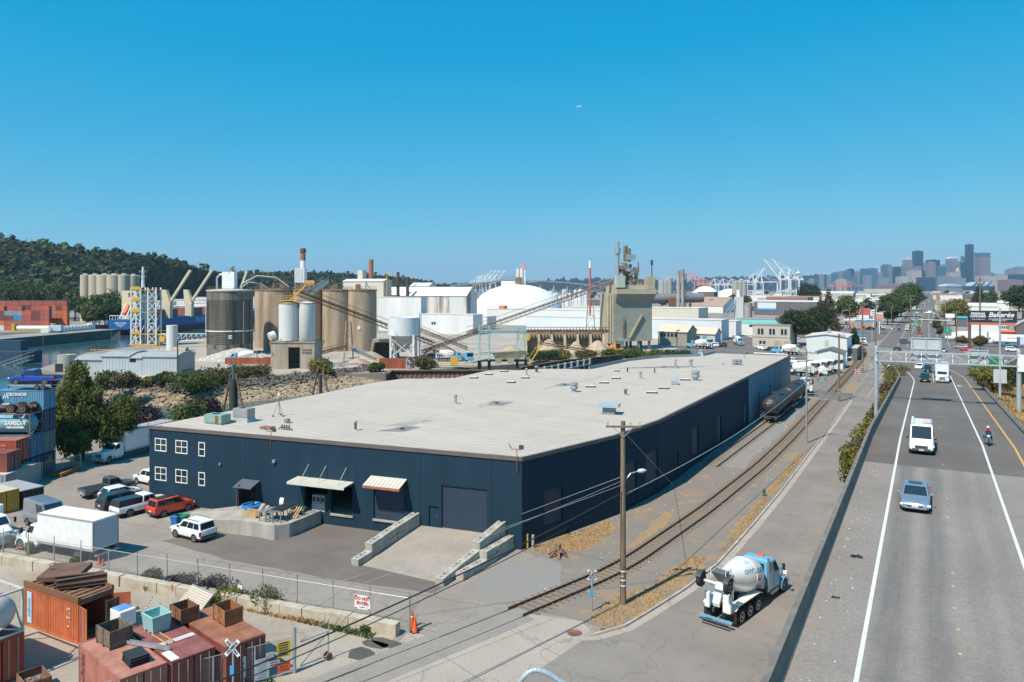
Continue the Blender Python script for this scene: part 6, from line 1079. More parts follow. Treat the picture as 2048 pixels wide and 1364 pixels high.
tree('bush','green bushy tree behind the box truck beside the weeping tree',(-96.5,74.5,0),6.6,3.2,G1(),3400,.26,'bush');tree('plum_tree','dark purple plum tree behind the white box truck, left of two',tuple(G(290,880)),6.4,3.8,G4(),5200,.24,'bush');tree('plum_tree','dark purple plum bush at the edge of the slip, right of two',tuple(G(404,842)),4.6,3.9,G4(),4200,.24,'bush');tree('plum_tree','small dark purple bush at the warehouse corner behind the truck',(-87.5,80,0),4.4,3.4,G4(),3000,.24,'bush')
sh=[(155,1125,.6,.5,G1()),(104,1142,.75,.6,G1()),(1040*0+300,1162,1.0,.8,G5()),(362,1180,1.35,1.35,G4()),(402,1190,1.0,1.2,G5()),(432,1195,1.6,1.5,G4()),(458,1205,1.4,1.2,G3()),(488,1208,.8,.9,G1()),(535,1218,1.7,1.1,G1()),(63,1106,1.2,.5,G3()),(26,1094,.8,.8,G5()),(742,1262,.5,.6,G1()),(310,1180,.7,.7,G3())]
lbs=['small green weed against the block wall under the truck wheel','small round green weed in front of the block wall','dry olive shrub behind the beige panels','reddish purple shrub right behind the beige panel stack','brownish shrub between the two purple ones','tall purple shrub against the fence','bright green leafy shrub at the fence','low green shrub left of the thin bush','thin sparse bush growing through the fence','tall yellow green weed beside the front of the box truck','low dry weed at the left end of the wall','small green tuft by the puddles near the wall end','low yellowish weed left of the panel stack']
for(px,py,h,r,m),lb in zip(sh,lbs):tree('shrub',lb,tuple(G(px,py)),h,r,m,int(420+700*r),.09,'bush',cat='shrub',trunk=.1)
def grass(name,poly,n,h,m,label=None,zf=None):
 P_=[Vector(p)for p in poly];tri=tessellate_polygon([[Vector((p[0],p[1],0))for p in poly]]);ar=np.array([abs((P_[b]-P_[a]).cross(P_[c]-P_[a]))for a,b,c in tri]);k=rng.choice(len(tri),n,p=ar/ar.sum());u=rng.random((n,2));u[u.sum(1)>1]=1-u[u.sum(1)>1]
 A_=np.array([[P_[i][:2]for i in t]for t in tri])[k];c=A_[:,0]+(A_[:,1]-A_[:,0])*u[:,:1]+(A_[:,2]-A_[:,0])*u[:,1:];z=np.zeros(n)if zf is None else np.array([zf(x,y)for x,y in c])
 a=rng.random(n)*6.28;hh=h*(.4+rng.random(n));w_=.05+.25*h;lean=rng.normal(size=(n,2))*.35*hh[:,None]
 dx=np.stack([np.cos(a)*w_,np.sin(a)*w_],1);V=np.zeros((n,3,3));V[:,0,:2]=c-dx;V[:,1,:2]=c+dx;V[:,2,:2]=c+lean;V[:,:2,2]=(z-.02)[:,None];V[:,2,2]=z+hh
 o=bpy.data.objects.new(name,mesh_np(name,V.reshape(-1,3),np.arange(3*n).reshape(n,3),m));COL.objects.link(o);o['kind']='stuff';return o
DG=leafmat('dry_grass_blades',(.34,.21,.09),(.55,.36,.17),1.5);GGb=leafmat('green_grass_blades',(.05,.09,.02),(.12,.17,.04),1.5)
for pl in([(-20.6,48.0),(-18.7,47.5),(-17.5,51),(-16.8,57),(-16.4,64),(-17.6,64),(-19.0,55),(-20.5,52.5)],[(-30.8,59.0),(-29.2,58.0),(-26.2,61.0),(-25.8,67),(-27.6,69.5)],[(-16.0,66),(-15.3,66),(-14.9,110),(-15.6,110)]):grass('dry_grass',pl,1500,.11,DG)
grass('green_grass',[(-40,39.0),(-32,39.2),(-32,38.4),(-38,38.0)],900,.16,GGb);grass('dry_grass',[(-47,38),(-36,39.0),(-36,38.2),(-47,37)],1300,.22,DG);grass('green_grass',[(-33.6,31.8),(-39,23),(-38,22.6),(-32.8,31)],1100,.16,GGb)
grass('dry_grass',[(9.6,95),(15,95),(26,150),(22,200),(13,215),(9.6,170)],12000,.45,DG,zf=lambda x,y:max(0,deck_z(y)-.25-.22*(x-xr(y))))
# bushes along the foot of the ramp
k=0
for(px,py,h,r,m)in((1702,962,4.2,2.2,3),(1716,935,3.6,1.9,5),(1733,905,3.6,1.7,3),(1744,880,3.4,1.6,1),(1753,860,3.6,1.6,5),(1763,838,3.6,1.7,3),(1772,820,3.6,1.8,1),(1781,803,3.6,1.9,5),(1788,788,3.6,2.2,3),(1796,776,4.0,2.4,1),(1803,765,3.8,2.6,5),(1808,757,3.6,2.6,3)):
 x,y,z=G(px,py);x=min(x,-6.6+.35*(k%2))if k else-6.9
 tree('bush',('large yellow green bush bulging over the side street at the ramp wall','olive bush right behind the large yellow green one')[k]if k<2 else 'scrubby bush growing along the foot of the raised highway wall',(x,y,0),h*1.15,r*1.15,{1:G3,3:G3,5:G5}[m](),2200,.2,'bush',cat='bush',group='scrubby bushes along the highway ramp' if k>1 else None,trunk=.1);k+=1
grass('dry_grass',[(-7.2,66),(-5.4,66),(-5.5,200),(-7.4,200)],5000,.5,DG)
for px,py,h,r,m,lb in((1985,778,3.0,3.0,G5,'olive shrub on the dry bank at the start of the guardrail'),(1972,762,2.6,3.2,G3,'reddish low shrub on the bank near the guardrail end'),(2016,772,3.6,3.0,G2,'dark green shrub on the bank beside the tall lamp pole'),(2036,760,3.6,4.2,G5,'large olive shrub on the bank at the right picture edge')):
 p=PD(px,py,135);tree('shrub',lb,(p.x,p.y,p.z),h,r,m(),1300,.24,'bush',cat='shrub',trunk=.1)
# debris along the roads
for px,py,z,lb,s in((1714,1114,7.9,'crumpled black plastic bag on the highway shoulder',.55),(1672,1196,7.9,'small black scrap of rubber by the barrier',.3)):
 p=G(px,py,z+.02);mb=MB();
 for k in range(7):c_=Vector((random.uniform(-.4,.4),random.uniform(-.15,.15),.04))*s*1.4;mb.loft([[c_+Vector((math.cos(a)*.2*s*random.uniform(.6,1.3),math.sin(a)*.14*s*random.uniform(.6,1.3),0))for a in np.linspace(0,5.2,6)],[c_+Vector((math.cos(a)*.1*s,math.sin(a)*.08*s,.16*s))for a in np.linspace(0,5.2,6)]])
 tag(mb.build('plastic_bag',BLACK(),loc=p),lb,'debris')
mb=MB()
for _ in range(320):
 u=random.random()
 if u<.5:y=random.uniform(50,165);x=float(np.interp(y,yy,txs))+random.uniform(-4.5,3.5);z=.03
 elif u<.75:y=random.uniform(20,70);x=-4.3+random.random()**3*1.2;z=7.92
 elif False:pass
 else:y=random.uniform(58,110);x=np.interp(y,[58,71,82,110],[-30.8,-27.5,-26.4,-26.4])+.3+random.random()**2*2.2;z=.03
 if x<-27.0 and y>72:continue
 s=random.uniform(.03,.09)*(.5 if z>1 else 1);a=random.random()*3;mb.add([(x+math.cos(a+q)*s,y+math.sin(a+q)*s,z+(.03 if q<2 else .0))for q in(0,1.57,3.14,4.71)],[(0,1,2,3)])
o=mb.build('litter',flat('paper_litter',(.6,.59,.56)));o['kind']='stuff'
for q in((770,1285,26,5),(750,1289,20,5),(722,1308,20,7)):
 c=G(q[0],q[1]);struct('puddle',MB().sheet(rough([(c.x+math.cos(a)*q[2]/20,c.y+math.sin(a)*q[3]/9)for a in np.linspace(0,5.6,9)],.12,.5),.011),mat('damp_dark_concrete',(.085,.075,.068),rough=.5,var=.15))
for px,py,r in((1149,1266,.5),(1206,1259,.2)):c=G(px,py);tag(MB().cyl((c.x,c.y,.0),(c.x,c.y,.016),r,n=20).build('manhole_cover',RUST()),'round manhole cover in the pale concrete of the crossing' if r>.3 else 'small round valve cover near the kerb corner','manhole cover')
t=thing('stump_pile','broken brown stump and scrap pile in dry grass by the warehouse corner','stump',tuple(G(1116,1112)));
for k in range(6):a=k*1.05;MB().bar((0,0,.9 if k<3 else .7),(math.cos(a)*.9,math.sin(a)*.9,0),.2,.12).build('timber',RUST(),t)
MB().box(-.25,.2,-.2,.2,.5,1.0).build('stump',WOOD(),t)
for px,lb,c,h in((1055,'yellow steel bollard at the near warehouse corner',YEL,1.25),(1066,'white concrete bollard at the near warehouse corner',CONC,1.15)):tag(MB().cyl((0,0,-.1),(0,0,h),.09 if h>1.2 else .13,n=12).build('bollard',c(),loc=G(px,1096),smooth=40),lb,'bollard')
t=thing('fire_hydrant','small green fire hydrant on the verge beside the side street','hydrant',tuple(G(1528,992)));MB().lathe([(.2,0),(.2,.08),(.13,.1),(.13,.6),(.17,.62),(.15,.75),(.001,.85)],12).build('body',flat('hydrant_green',(.02,.12,.09)),t,smooth=40);MB().cyl((-.22,0,.45),(.22,0,.45),.07,n=8).build('outlet',flat('hydrant_green',(.02,.12,.09)),t)
# ---------------------------------------------------------------- the concrete plant and the river behind the warehouse
def K(px,D,z=0.0):X=(px-CX)/F*D;return Vector((X*CA-D*SA,X*SA+D*CA,z))
SILO=mat('stained_tan_concrete',(.34,.255,.18),rough=.9,var=.28,sc_=.35,streak=9,bump=.15,bsc=3);SILOD=mat('dark_stained_concrete',(.15,.13,.105),rough=.9,var=.35,sc_=.45,streak=12,col2=(.23,.205,.17))
LS=mat('dusty_rust_steel',(.19,.115,.065),rough=.85,var=.4,sc_=.8,col2=(.30,.20,.13));TANS=mat('dusty_tan_steel',(.36,.29,.20),rough=.8,var=.25,sc_=.6);SAND=mat('heaped_sand',(.40,.31,.21),rough=.95,var=.15,sc_=.5,bump=.4,bsc=3)
WSH=mat('weathered_white_metal',(.62,.63,.63),rough=.6,var=.12,sc_=.12,streak=8,col2=(.70,.70,.69));RWM=mat('rust_streaked_white_metal',(.30,.19,.14),rough=.7,var=.1,sc_=.16,streak=10,col2=(.60,.60,.59),lo=.38,hi=.5)
def ring_rail(mb,c,r,z,n=16):
 for q in(0.55,1.1):mb.tube([(c[0]+r*math.cos(a),c[1]+r*math.sin(a),z+q)for a in np.linspace(0,2*math.pi,n+1)],.05,4)
 for a in np.linspace(0,2*math.pi,n+1)[:-1]:mb.bar((c[0]+r*math.cos(a),c[1]+r*math.sin(a),z),(c[0]+r*math.cos(a),c[1]+r*math.sin(a),z+1.1),.06)
 return mb
# dark hooped silo
sp_=K(460,258);t=thing('hooped_silo','broad dark grey concrete silo with steel hoops and a white belt','silo',sp_,YAW);MB().lathe([(7.5,0),(7.5,22.2)],40).build('shell',SILOD,t,smooth=40)
h0=MB().lathe([(7.5,-.07),(7.62,-.06),(7.62,.06),(7.5,.07)],40).build('hoop',mat('dark_hoop_steel',(.06,.055,.05),var=.2),t,(0,0,4.3))
for k in range(1,26):part_copy(h0,t,(0,0,4.3+k*.58))
MB().lathe([(7.66,8.3),(7.7,8.35),(7.7,8.6),(7.66,8.65)],40).build('white_belt',WHITE(),t,smooth=40);MB().lathe([(7.75,21.9),(7.75,22.3),(.001,22.9)],40).build('roof',mat('pale_dust_roof',(.5,.48,.44),var=.1),t)
for a,w_,m in((-2.75,.35,WHITE()),(-.62,.18,mat('tan_pipe',(.3,.26,.2))),(-1.1,.1,DARK()),(-2.35,.08,DARK()),(-.25,.08,DARK())):MB().box(-w_,w_,-.1,.12,4.2,18.4).build('vertical_strip',m,t,(7.72*math.cos(a),7.72*math.sin(a),0),a+math.pi/2)
MB().box(-.55,.55,-.12,-.05,6.0,7.2).build('number_plate',WHITE(),t,(7.62*math.cos(-1.2),7.62*math.sin(-1.2),0),R(22));text('14',.9,DARK(),t,(7.8*math.cos(-1.2),7.8*math.sin(-1.2),6.6),(R(90),0,R(22)))
for a in(-2.6,-1.9,-1.3,-.7):MB().box(-.45,.45,-.06,.1,2.6,3.9).build('vent_opening',DARK(),t,(7.5*math.cos(a),7.5*math.sin(a),0),a+math.pi/2)
b=MB().box(-2.2,2.0,-1.5,1.5,22.8,28.5).build('filter_house',WHITE(),t,bevel=.05);ring_rail(MB(),(0,0),1.9,28.5,8).build('railing',GALV(),b)
MB().tube([(-4.5,0,22.6),(-4.5,0,26.5),(-3.5,0,27.6),(-2,0,27.6)],.35,8).build('duct',GALV(),t,smooth=50);MB().tube([(4.4,-1,22.6),(4.6,-1,24.5),(9,1,27.2),(15,3,26.6),(19,4,23.4)],.3,8).build('bent_duct',mat('tan_duct',(.4,.36,.3)),t,smooth=50);MB().tube([(3,1,22.6),(6,1,25),(10,2,24.6),(13,3,22)],.22,8).build('hose',GALV(),t,smooth=50);ring_rail(MB(),(0,0),7.3,22.3,24).build('roof_railing',LS,t)
sl_=((557,276,'tan concrete silo right behind the white twin tanks, leftmost of the row'),(616,276,'tan concrete silo behind the narrower white tank'),(674,276,'tan concrete silo crossed by the shadow of the conveyor'),(724,276,'rightmost tan concrete silo with a small number plate'),(538,291,'shaded tan silo half hidden next to the dark hooped silo'))
for i,(px,D,lb)in enumerate(sl_):
 t=thing('concrete_silo',lb,'silo',K(px,D),YAW,'tan silos of the concrete plant');MB().lathe([(5.3,0),(5.3,22)],36).build('shell',SILO,t,smooth=40);MB().lathe([(5.5,22),(5.5,22.4),(.001,22.8)],30).build('roof',LS,t);ring_rail(MB(),(0,0),5.3,22.4,18).build('railing',LS,t)
 MB().tube([(-1.5+i,-1,22.6),(-1.3+i,-1,24.4+(i%2)),(1.5,0,24.8),(3,0,22.7)],.16,6).cbox((2.0-i,-2,23.5),(1.6,1.2,1.8)).cbox((-2,1,23.3),(1,1,1.4)).build('roof_machinery',LS,t)
 if i==3:MB().box(-.5,.5,-5.5,-5.35,8.0,9.2).build('number_plate',WHITE(),t);text('3',.9,DARK(),t,(0,-5.52,8.6),(R(90),0,0))
t=thing('filter_tower','white ribbed filter house on legs above the tan silos','filter house',K(601.5,279,22.4),YAW);MB().box(-1.9,1.9,-1.5,1.5,2.6,7.9).build('housing',WHITE(),t)
for q in np.linspace(-1.7,1.7,7):MB().box(q-.06,q+.06,-1.58,-1.5,2.7,7.8).build('rib',GALV(),t)
for x in(-1.7,1.7):
 for y in(-1.3,1.3):MB().box(x-.15,x+.15,y-.15,y+.15,0,2.6).build('leg',GALV(),t)
MB().loft([[(-1.8,-1.4,2.6),(1.8,-1.4,2.6),(1.8,1.4,2.6),(-1.8,1.4,2.6)],[(-.3,-.3,.7),(.3,-.3,.7),(.3,.3,.7),(-.3,.3,.7)]]).build('hopper',GALV(),t)
t=thing('smokestack','red and white banded smokestack rising behind the filter house','smokestack',K(606,420));BRK=mat('stack_red',(.33,.12,.08),var=.15)
for z0,z1,m in((0,27,BRK),(27,32.5,BRK),(32.5,38.3,WHITE()),(38.3,44,BRK)):MB().cyl((0,0,z0),(0,0,z1),1.75-z0*.008,1.75-z1*.008,16).build('stack_section',m,t,smooth=40)
MB().lathe([(1.4,43),(1.75,43),(1.75,44.2),(1.5,44.4),(1.5,45.2),(1.3,45.2)],16).build('rim',mat('dark_brick',(.12,.07,.05)),t)
# twin white tanks on their concrete base
WT=mat('chalky_white_tank',(.70,.70,.68),rough=.6,var=.12,sc_=.4,col2=(.62,.55,.46),lo=.55,hi=.8)
c0=K(592,216);t=thing('batch_base','stained concrete base building with a tall dark doorway under the twin tanks','base building',c0,YAW);DCN=mat('stained_base_concrete',(.33,.28,.22),rough=.9,var=.25,sc_=.5,streak=6)
wall(-6.2,6.2,0,7.4,[(-1.2,2.1,0,6.2)],.4).build('front_wall',DCN,t,(0,-3.4,0));MB().box(-6.2,-5.8,-3,5,0,7.4).box(5.8,6.2,-3,5,0,7.4).build('side_wall',DCN,t);MB().box(-5.8,5.8,4.6,5,0,7.4).build('back_wall',DCN,t);MB().box(-6.4,6.4,-3.6,5.2,7.42,7.75).build('slab',DCN,t);ring=MB()
for x in np.linspace(-6.3,6.3,9):ring.bar((x,-3.5,7.75),(x,-3.5,8.8),.07)
ring.bar((-6.3,-3.5,8.8),(6.3,-3.5,8.8),.07).bar((-6.3,-3.5,8.3),(6.3,-3.5,8.3),.05).build('railing',TANS,t)
for k in range(10):MB().cbox((3.0+.55*(k%5),-3.42,5.4-.8*(k//5)),(.3,.12,.5)).build('vent_hole',DARK(),t)
MB().cyl((-7.2,-1.5,9),(-6,-.5,9.6),1.2,n=14).build('blower',WT,t);MB().tube([(-6.8,-2.5,7.6),(-5.6,-3.6,4.2)],.14).build('brace',LS,t)
for px,r,lb in((578,2.85,'wider white cylindrical tank, left of the pair on the concrete base'),(614,2.3,'narrower white cylindrical tank, right of the pair on the concrete base')):
 t=thing('white_tank',lb,'tank',K(px,215,7.76),YAW);MB().lathe([(r*.75,-.4),(r,.3),(r,11.0),(r*.3,11.4),(.001,11.5)],28).build('shell',WT,t,smooth=40);MB().lathe([(r+.02,10.7),(r+.12,10.8),(r+.12,11.0),(r+.02,11.05)],28).build('top_ring',TANS,t);MB().bar((r*.6,-r*.85,0),(r*.6,-r*.85,11),.08).bar((r*.6+.5,-r*.82,0),(r*.6+.5,-r*.82,11),.08).build('ladder',GALV(),t)
t=thing('stair_platform','yellow railed stair and platform on top of the white tanks','platform',K(580,214,19.3),YAW);MB().box(-3.2,2.2,-1.5,1.5,0,.2).build('deck',YEL(),t);mb=MB()
for x in(-3.2,-1.4,.4,2.2):mb.bar((x,-1.5,.2),(x,-1.5,1.5),.09).bar((x,1.5,.2),(x,1.5,1.5),.09)
mb.bar((-3.2,-1.5,1.5),(2.2,-1.5,1.5),.09).bar((-3.2,-1.5,.9),(2.2,-1.5,.9),.07).build('railing',YEL(),t);MB().bar((.2,-1.4,.2),(4.6,-1.4,4.4),.2,.3).bar((.2,-.4,.2),(4.6,-.4,4.4),.2,.3).bar((.2,-1.4,1.3),(4.6,-1.4,5.5),.09).build('stair',YEL(),t);MB().cbox((6.0,-.5,4.6),(2.6,2,.2)).cbox((6,-1.4,5.4),(2.6,.1,.9)).build('upper_deck',YEL(),t)
def conveyor(label,p,q,w_=1.6,h=1.4,m=LS,n=22,cover=None,name='conveyor'):
 t=thing(name,label,'conveyor',p);p,q=Vector((0,0,0)),Vector(q)-Vector(p);d=(q-p).normalized();s=Vector((-d.y,d.x,0)).normalized()*w_/2;u=Vector((0,0,h))
 for a in(s,-s):
  MB().bar(p+a,q+a,.16).build('lower_chord',m,t);MB().bar(p+a+u,q+a+u,.16).build('upper_chord',m,t);mb=MB()
  for k in range(n):x,y=p.lerp(q,k/n),p.lerp(q,(k+1)/n);mb.bar(x+a,y+a+u,.09).bar(x+a,x+a+u,.09)
  mb.build('lattice',m,t)
 MB().bar(p+u*.75,q+u*.75,w_*.75,.14).build('belt',cover or mat('dark_belt',(.05,.047,.043),var=.2),t);MB().bar(p+s+u*1.9,q+s+u*1.9,.08).bar(p-s+u*1.9,q-s+u*1.9,.08).build('handrail',m,t);return t
def trestle(label,p,h,w_=3.0,m=TANS,name='trestle'):
 t=thing(name,label,'trestle',p,YAW)
 for s in(1,-1):MB().bar((s*w_/2,0,0),(s*w_*.25,0,h),.35).build('leg',m,t)
 for k in range(int(h/4)):z=1+4*k;f=1-.5*z/h;MB().bar((-w_/2*f,0,z),(w_/2*f,0,z),.15).bar((-w_/2*f,0,z),(w_/2*(f-.15),0,min(h,z+4)),.12).build('brace',m,t)
conveyor('rusty yellow conveyor sloping down in front of the tan silos',PD(594,590,222),PD(868,692,256),1.9,1.5,mat('rusty_yellow_steel',(.33,.19,.06),rough=.8,var=.4,sc_=.5,col2=(.20,.10,.06)),30);conveyor('short grey conveyor rising to the silo tops behind the yellow platform',PD(618,590,232),PD(652,566,245),2.0,1.0,GALV(),6);trestle('tan steel trestle carrying the sloping conveyor',K(697,236),12.5)
conveyor('long dusty conveyor climbing to the top of the batching tower',PD(934,672,262),PD(1250,560,284),1.8,1.6,TANS,34);trestle('slim tan trestle tower under the upper end of the long conveyor',K(1181,278),17.5,4);trestle('small tan trestle under the middle of the long conveyor',K(1042,268),8,3)
conveyor('low dark conveyor feeding a heap beside the trestle',PD(628,712,226),PD(695,694,230),1.2,.8,LS,8);conveyor('dark conveyor running down right of the trestle to a heap',PD(700,698,226),PD(752,722,222),1.2,.8,GALV(),8);conveyor('dark stacker conveyor in front of the aggregate bunkers',PD(1078,688,250),PD(1180,705,246),1.2,.8,LS,12);conveyor('brown conveyor passing behind the steel hopper',PD(836,660,262),PD(935,700,258),1.5,1.0,LS,14);conveyor('low brown conveyor crossing towards the steel hopper',PD(845,706,246),PD(985,656,262),1.4,1.0,LS,18)
# steel hopper on legs
t=thing('steel_hopper','big white steel hopper with a cone on braced legs','hopper',K(807,240),YAW);HP_=mat('hopper_white',(.64,.66,.67),rough=.5,var=.06);MB().lathe([(4.95,7.9),(4.95,13.6),(4.75,13.65),(4.75,13.2)],36).build('drum',HP_,t,smooth=40);MB().lathe([(4.9,7.95),(.8,3.2),(.8,2.6),(.5,2.6)],32).build('cone',mat('hopper_cone_grey',(.40,.40,.39),var=.1),t,smooth=40);mb=MB()
for x in(-3.6,3.6):
 for y in(-3.4,3.4):MB().box(x-.3,x+.3,y-.3,y+.3,0,8.2).build('leg',HP_,t)
for a,b in(((-3.6,-3.4),(3.6,-3.4)),((-3.6,3.4),(3.6,3.4)),((-3.6,-3.4),(-3.6,3.4)),((3.6,-3.4),(3.6,3.4))):MB().bar((*a,1.2),(*b,7.2),.2).bar((*b,1.2),(*a,7.2),.2).build('cross_brace',HP_,t)
MB().tube([(5.2,0,0),(5.2,0,15)],.2).build('riser_pipe',GALV(),t);MB().tube([(-1.5,-5.2,0),(-1.5,-5.2,8.8),(-2.1,-5.4,9.5)],.08).build('lamp_pole',GALV(),t)
t=thing('loading_tunnel','concrete portal with sloping sides left of the steel hopper','portal',K(768,246),YAW);MB().ext([(-4.5,0),(-3.6,0),(-2.6,5.4),(3,5.4),(4,0),(4.8,0),(3.6,6.4),(-3.2,6.4)],-3,3,axis=1).build('arch',DCN,t);MB().box(-3.2,3.6,1.5,2,0,5.2).build('back',DARK(),t)
# batching tower
BT=mat('grey_green_panel',(.255,.262,.225),rough=.7,var=.08,sc_=.3);TT=mat('tan_panel',(.42,.36,.26),rough=.75,var=.12,sc_=.3)
t=thing('batching_tower','tall grey green concrete batching tower with sloped chute and rusty top works','batching tower',K(1258,284),YAW+R(12));MB().box(-7.2,7.2,-5,5,3.2,17.5).build('body',BT,t);MB().box(-7.4,8.0,-5.2,5.2,20.8,24.2).build('head',TT,t);MB().loft([[(-7.2,-5,17.5),(7.2,-5,17.5),(7.2,5,17.5),(-7.2,5,17.5)],[(-7.4,-7.2,20.8),(8.0,-7.2,20.8),(8.0,5.2,20.8),(-7.4,5.2,20.8)]]).build('flare',BT,t);MB().box(-7.4,8.0,-7.2,-5.2,20.8,22.6).build('visor',TT,t)
for x in(-7.6,-8.6,-9.6):MB().cyl((x,-3.4,2.4),(x,-3.4,20.5),.55,n=10).build('bin_column',TT,t,smooth=40)
MB().box(-10.2,-7.22,-3,4,2,21).build('side_bin',TT,t)
for x in(-6.4,-2.5,2.2,6.4):
 for y in(-4.2,4.2):MB().box(x-.4,x+.4,y-.4,y+.4,0,3.2).build('leg',LS,t)
MB().bar((-1.8,-5.4,4.5),(3.2,-5.5,13.2),.9,.5).build('chute',TANS,t);MB().box(-4.4,-3.9,-5.8,-5.1,5,12).build('duct',LS,t);MB().box(-7,-3,-7.6,-5.1,3.4,4.2).box(-6.5,-4.5,-7,-5.4,1.6,3.4).build('weigh_hopper',GALV(),t)
t2=MB().box(-7.2,-4.0,-6.5,-3.5,23.2,27.6).build('control_cabin',mat('pale_mint_panel',(.42,.48,.42),var=.06),t);MB().box(5.0,8.1,-5.6,-2.5,22.7,27.4).build('right_cabin',TT,t);ring=MB()
for x in np.linspace(-4,5,7):ring.bar((x,-5,24.2),(x,-5,26),.1)
ring.bar((-4,-5,26),(5,-5,26),.1).bar((-4,-5,25.2),(5,-5,25.2),.08).build('railing',DARK(),t)
mb=MB()
for k in range(26):mb.cbox((random.uniform(-4,3.4),random.uniform(-2,2),random.uniform(24.6,33-abs(k%5-2)*1.2)),(random.uniform(.4,2.6),random.uniform(.5,2.4),random.uniform(.3,2.4)))
for k in range(14):mb.bar((random.uniform(-4.5,4),random.uniform(-2.5,2),24.3),(random.uniform(-4,4),random.uniform(-2,2),random.uniform(28,33)),.25)
mb.build('top_machinery',mat('rusty_brown_machinery',(.22,.145,.10),rough=.85,var=.5,sc_=.5,col2=(.38,.33,.27)),t);MB().cyl((-4.6,0,27),(-4.6,0,40.5),.75,n=12).cyl((-4.6,0,36),(-4.6,0,38),1.2,n=12).build('left_stack',GALV(),t,smooth=40);MB().cyl((-1.4,0,33),(-1.4,0,39),.85,n=10).cyl((.4,.4,33),(.4,.4,38),.5,n=8).build('right_stack',LS,t,smooth=40);MB().cbox((.2,-1.2,34.6),(3.4,2,2)).build('grey_box',GALV(),t)
MB().cyl((9.2,0,24),(9.2,0,33.5),.2,n=8).cyl((9.2,0,31.8),(9.2,0,33.6),.5,n=8).build('exhaust_pipe',DARK(),t)
t=thing('radio_mast','red and white lattice mast left of the batching tower','mast',K(1180,420));
for k in range(7):MB().loft([[(s*.45,u*.45,9+4.2*k)for s,u in((1,1),(-1,1),(-1,-1),(1,-1))],[(s*.45,u*.45,9+4.2*(k+1)-.05)for s,u in((1,1),(-1,1),(-1,-1),(1,-1))]]).build('mast_section',flat('mast_red',(.5,.12,.1))if k<6 else WHITE(),t)
MB().cyl((0,0,0),(0,0,9),.6,n=6).build('base',GALV(),t)
# aggregate bunkers, heaps, transfer frame
t=thing('aggregate_bunkers','row of tan concrete aggregate bunkers under a rusty overhead conveyor','bunkers',K(1140,266),YAW);CM=mat('tan_bunker_concrete',(.34,.275,.195),rough=.9,var=.25,sc_=.3)
for k in range(7):x=-16+4.6*k;MB().ext([(-4,0),(5,0),(5,7.0),(2,7.0)],x,x+.8).build('divider',CM,t)
MB().box(-16,12.5,5,5.6,0,7.2).build('back_wall',CM,t);mb=MB()
for k in range(26):mb.box(-16+1.15*k,-15.85+1.15*k,1.6,3.6,7.0,9.0)
mb.box(-16.3,14.5,1.5,1.7,7.0,7.3).box(-16.3,14.5,3.5,3.7,7,7.3).box(-16.3,14.5,1.5,1.7,8.9,9.1).cbox((-1,2.6,7.7),(30,1.2,.8)).build('overhead_conveyor',LS,t)
def heap(label,px,D,r,h,m=SAND,sx=1.0,name='sand_heap'):
 n=28;rings=[]
 for q,f in((1.0,0),(.82,.2),(.6,.46),(.35,.75),(.15,.94),(.02,1.0)):rings.append([(r*sx*q*math.cos(a)*(1+.09*math.sin(3*a+r)),r*q*math.sin(a)*(1+.07*math.sin(5*a)),h*f)for a in np.linspace(0,2*math.pi,n+1)[:-1]])
 tag(MB().loft(rings).build(name,m,loc=K(px,D),rz=YAW,smooth=60),label,'heap')
heap('pale sand heap in the left bunker',1098,262,5.5,5.2);heap('pale sand heap spilling from the right bunker',1196,258,6,5.0);heap('sand heap between two bunker walls',1152,262,4.2,4.4);heap('tan gravel heap behind the trestle',742,232,6,3.4);heap('low pinkish gravel heap beside the small conveyor',715,222,4.5,2.4,mat('pink_gravel',(.38,.27,.22),var=.2));heap('long heap of pale rubble in front of the dark silo',478,243,9,3.6,mat('pale_rubble',(.40,.37,.32),rough=.95,var=.35,sc_=1.0,bump=.8,bsc=2),1.5,'rubble_heap');heap('brown soil heap under the low conveyors',880,256,7,4.2,mat('brown_soil',(.23,.16,.11),var=.25));heap('tan heap below the pale green frame',1022,248,6,3.8)
MINT=mat('pale_mint_steel',(.36,.46,.44),rough=.6,var=.1)
t=thing('transfer_frame','pale mint green braced steel frame on rusty piles beside the slip','steel frame',K(1005,214),YAW);
for x in(-6.6,-3.8,4.2,6.6):
 for y in(-1.6,1.6):MB().box(x-.2,x+.2,y-.2,y+.2,2.4,12.2).build('column',MINT,t);MB().cyl((x,y,-5),(x,y,2.4),.4,n=10).build('pile',RUST(),t,smooth=40)
for a,b in((-6.6,-3.8),(4.2,6.6)):
 for z in(2.6,5.8,9):MB().bar((a,-1.6,z),(b,-1.6,z+3),.14).bar((b,-1.6,z),(a,-1.6,z+3),.14).bar((a,-1.6,z+3),(b,-1.6,z+3),.18).bar((a,-1.6,z),(a,1.6,z+3),.12).build('brace',MINT,t)
MB().box(-6.9,6.9,-1.8,1.8,10.2,10.9).build('bridge_beam',mat('blue_grey_beam',(.22,.31,.34)),t);mb=MB()
for x in np.linspace(-6.8,6.8,12):mb.bar((x,-1.8,10.9),(x,-1.8,12.4),.09)
mb.bar((-6.8,-1.8,12.4),(6.8,-1.8,12.4),.09).bar((-6.8,-1.8,11.7),(6.8,-1.8,11.7),.07).build('railing',MINT,t);MB().box(6.9,7.7,-2.0,-1.7,8.2,10.2).build('yellow_sign',YEL(),t);MB().box(-7.5,7.5,-2.2,2.2,2.2,2.5).build('deck',DARK(),t)
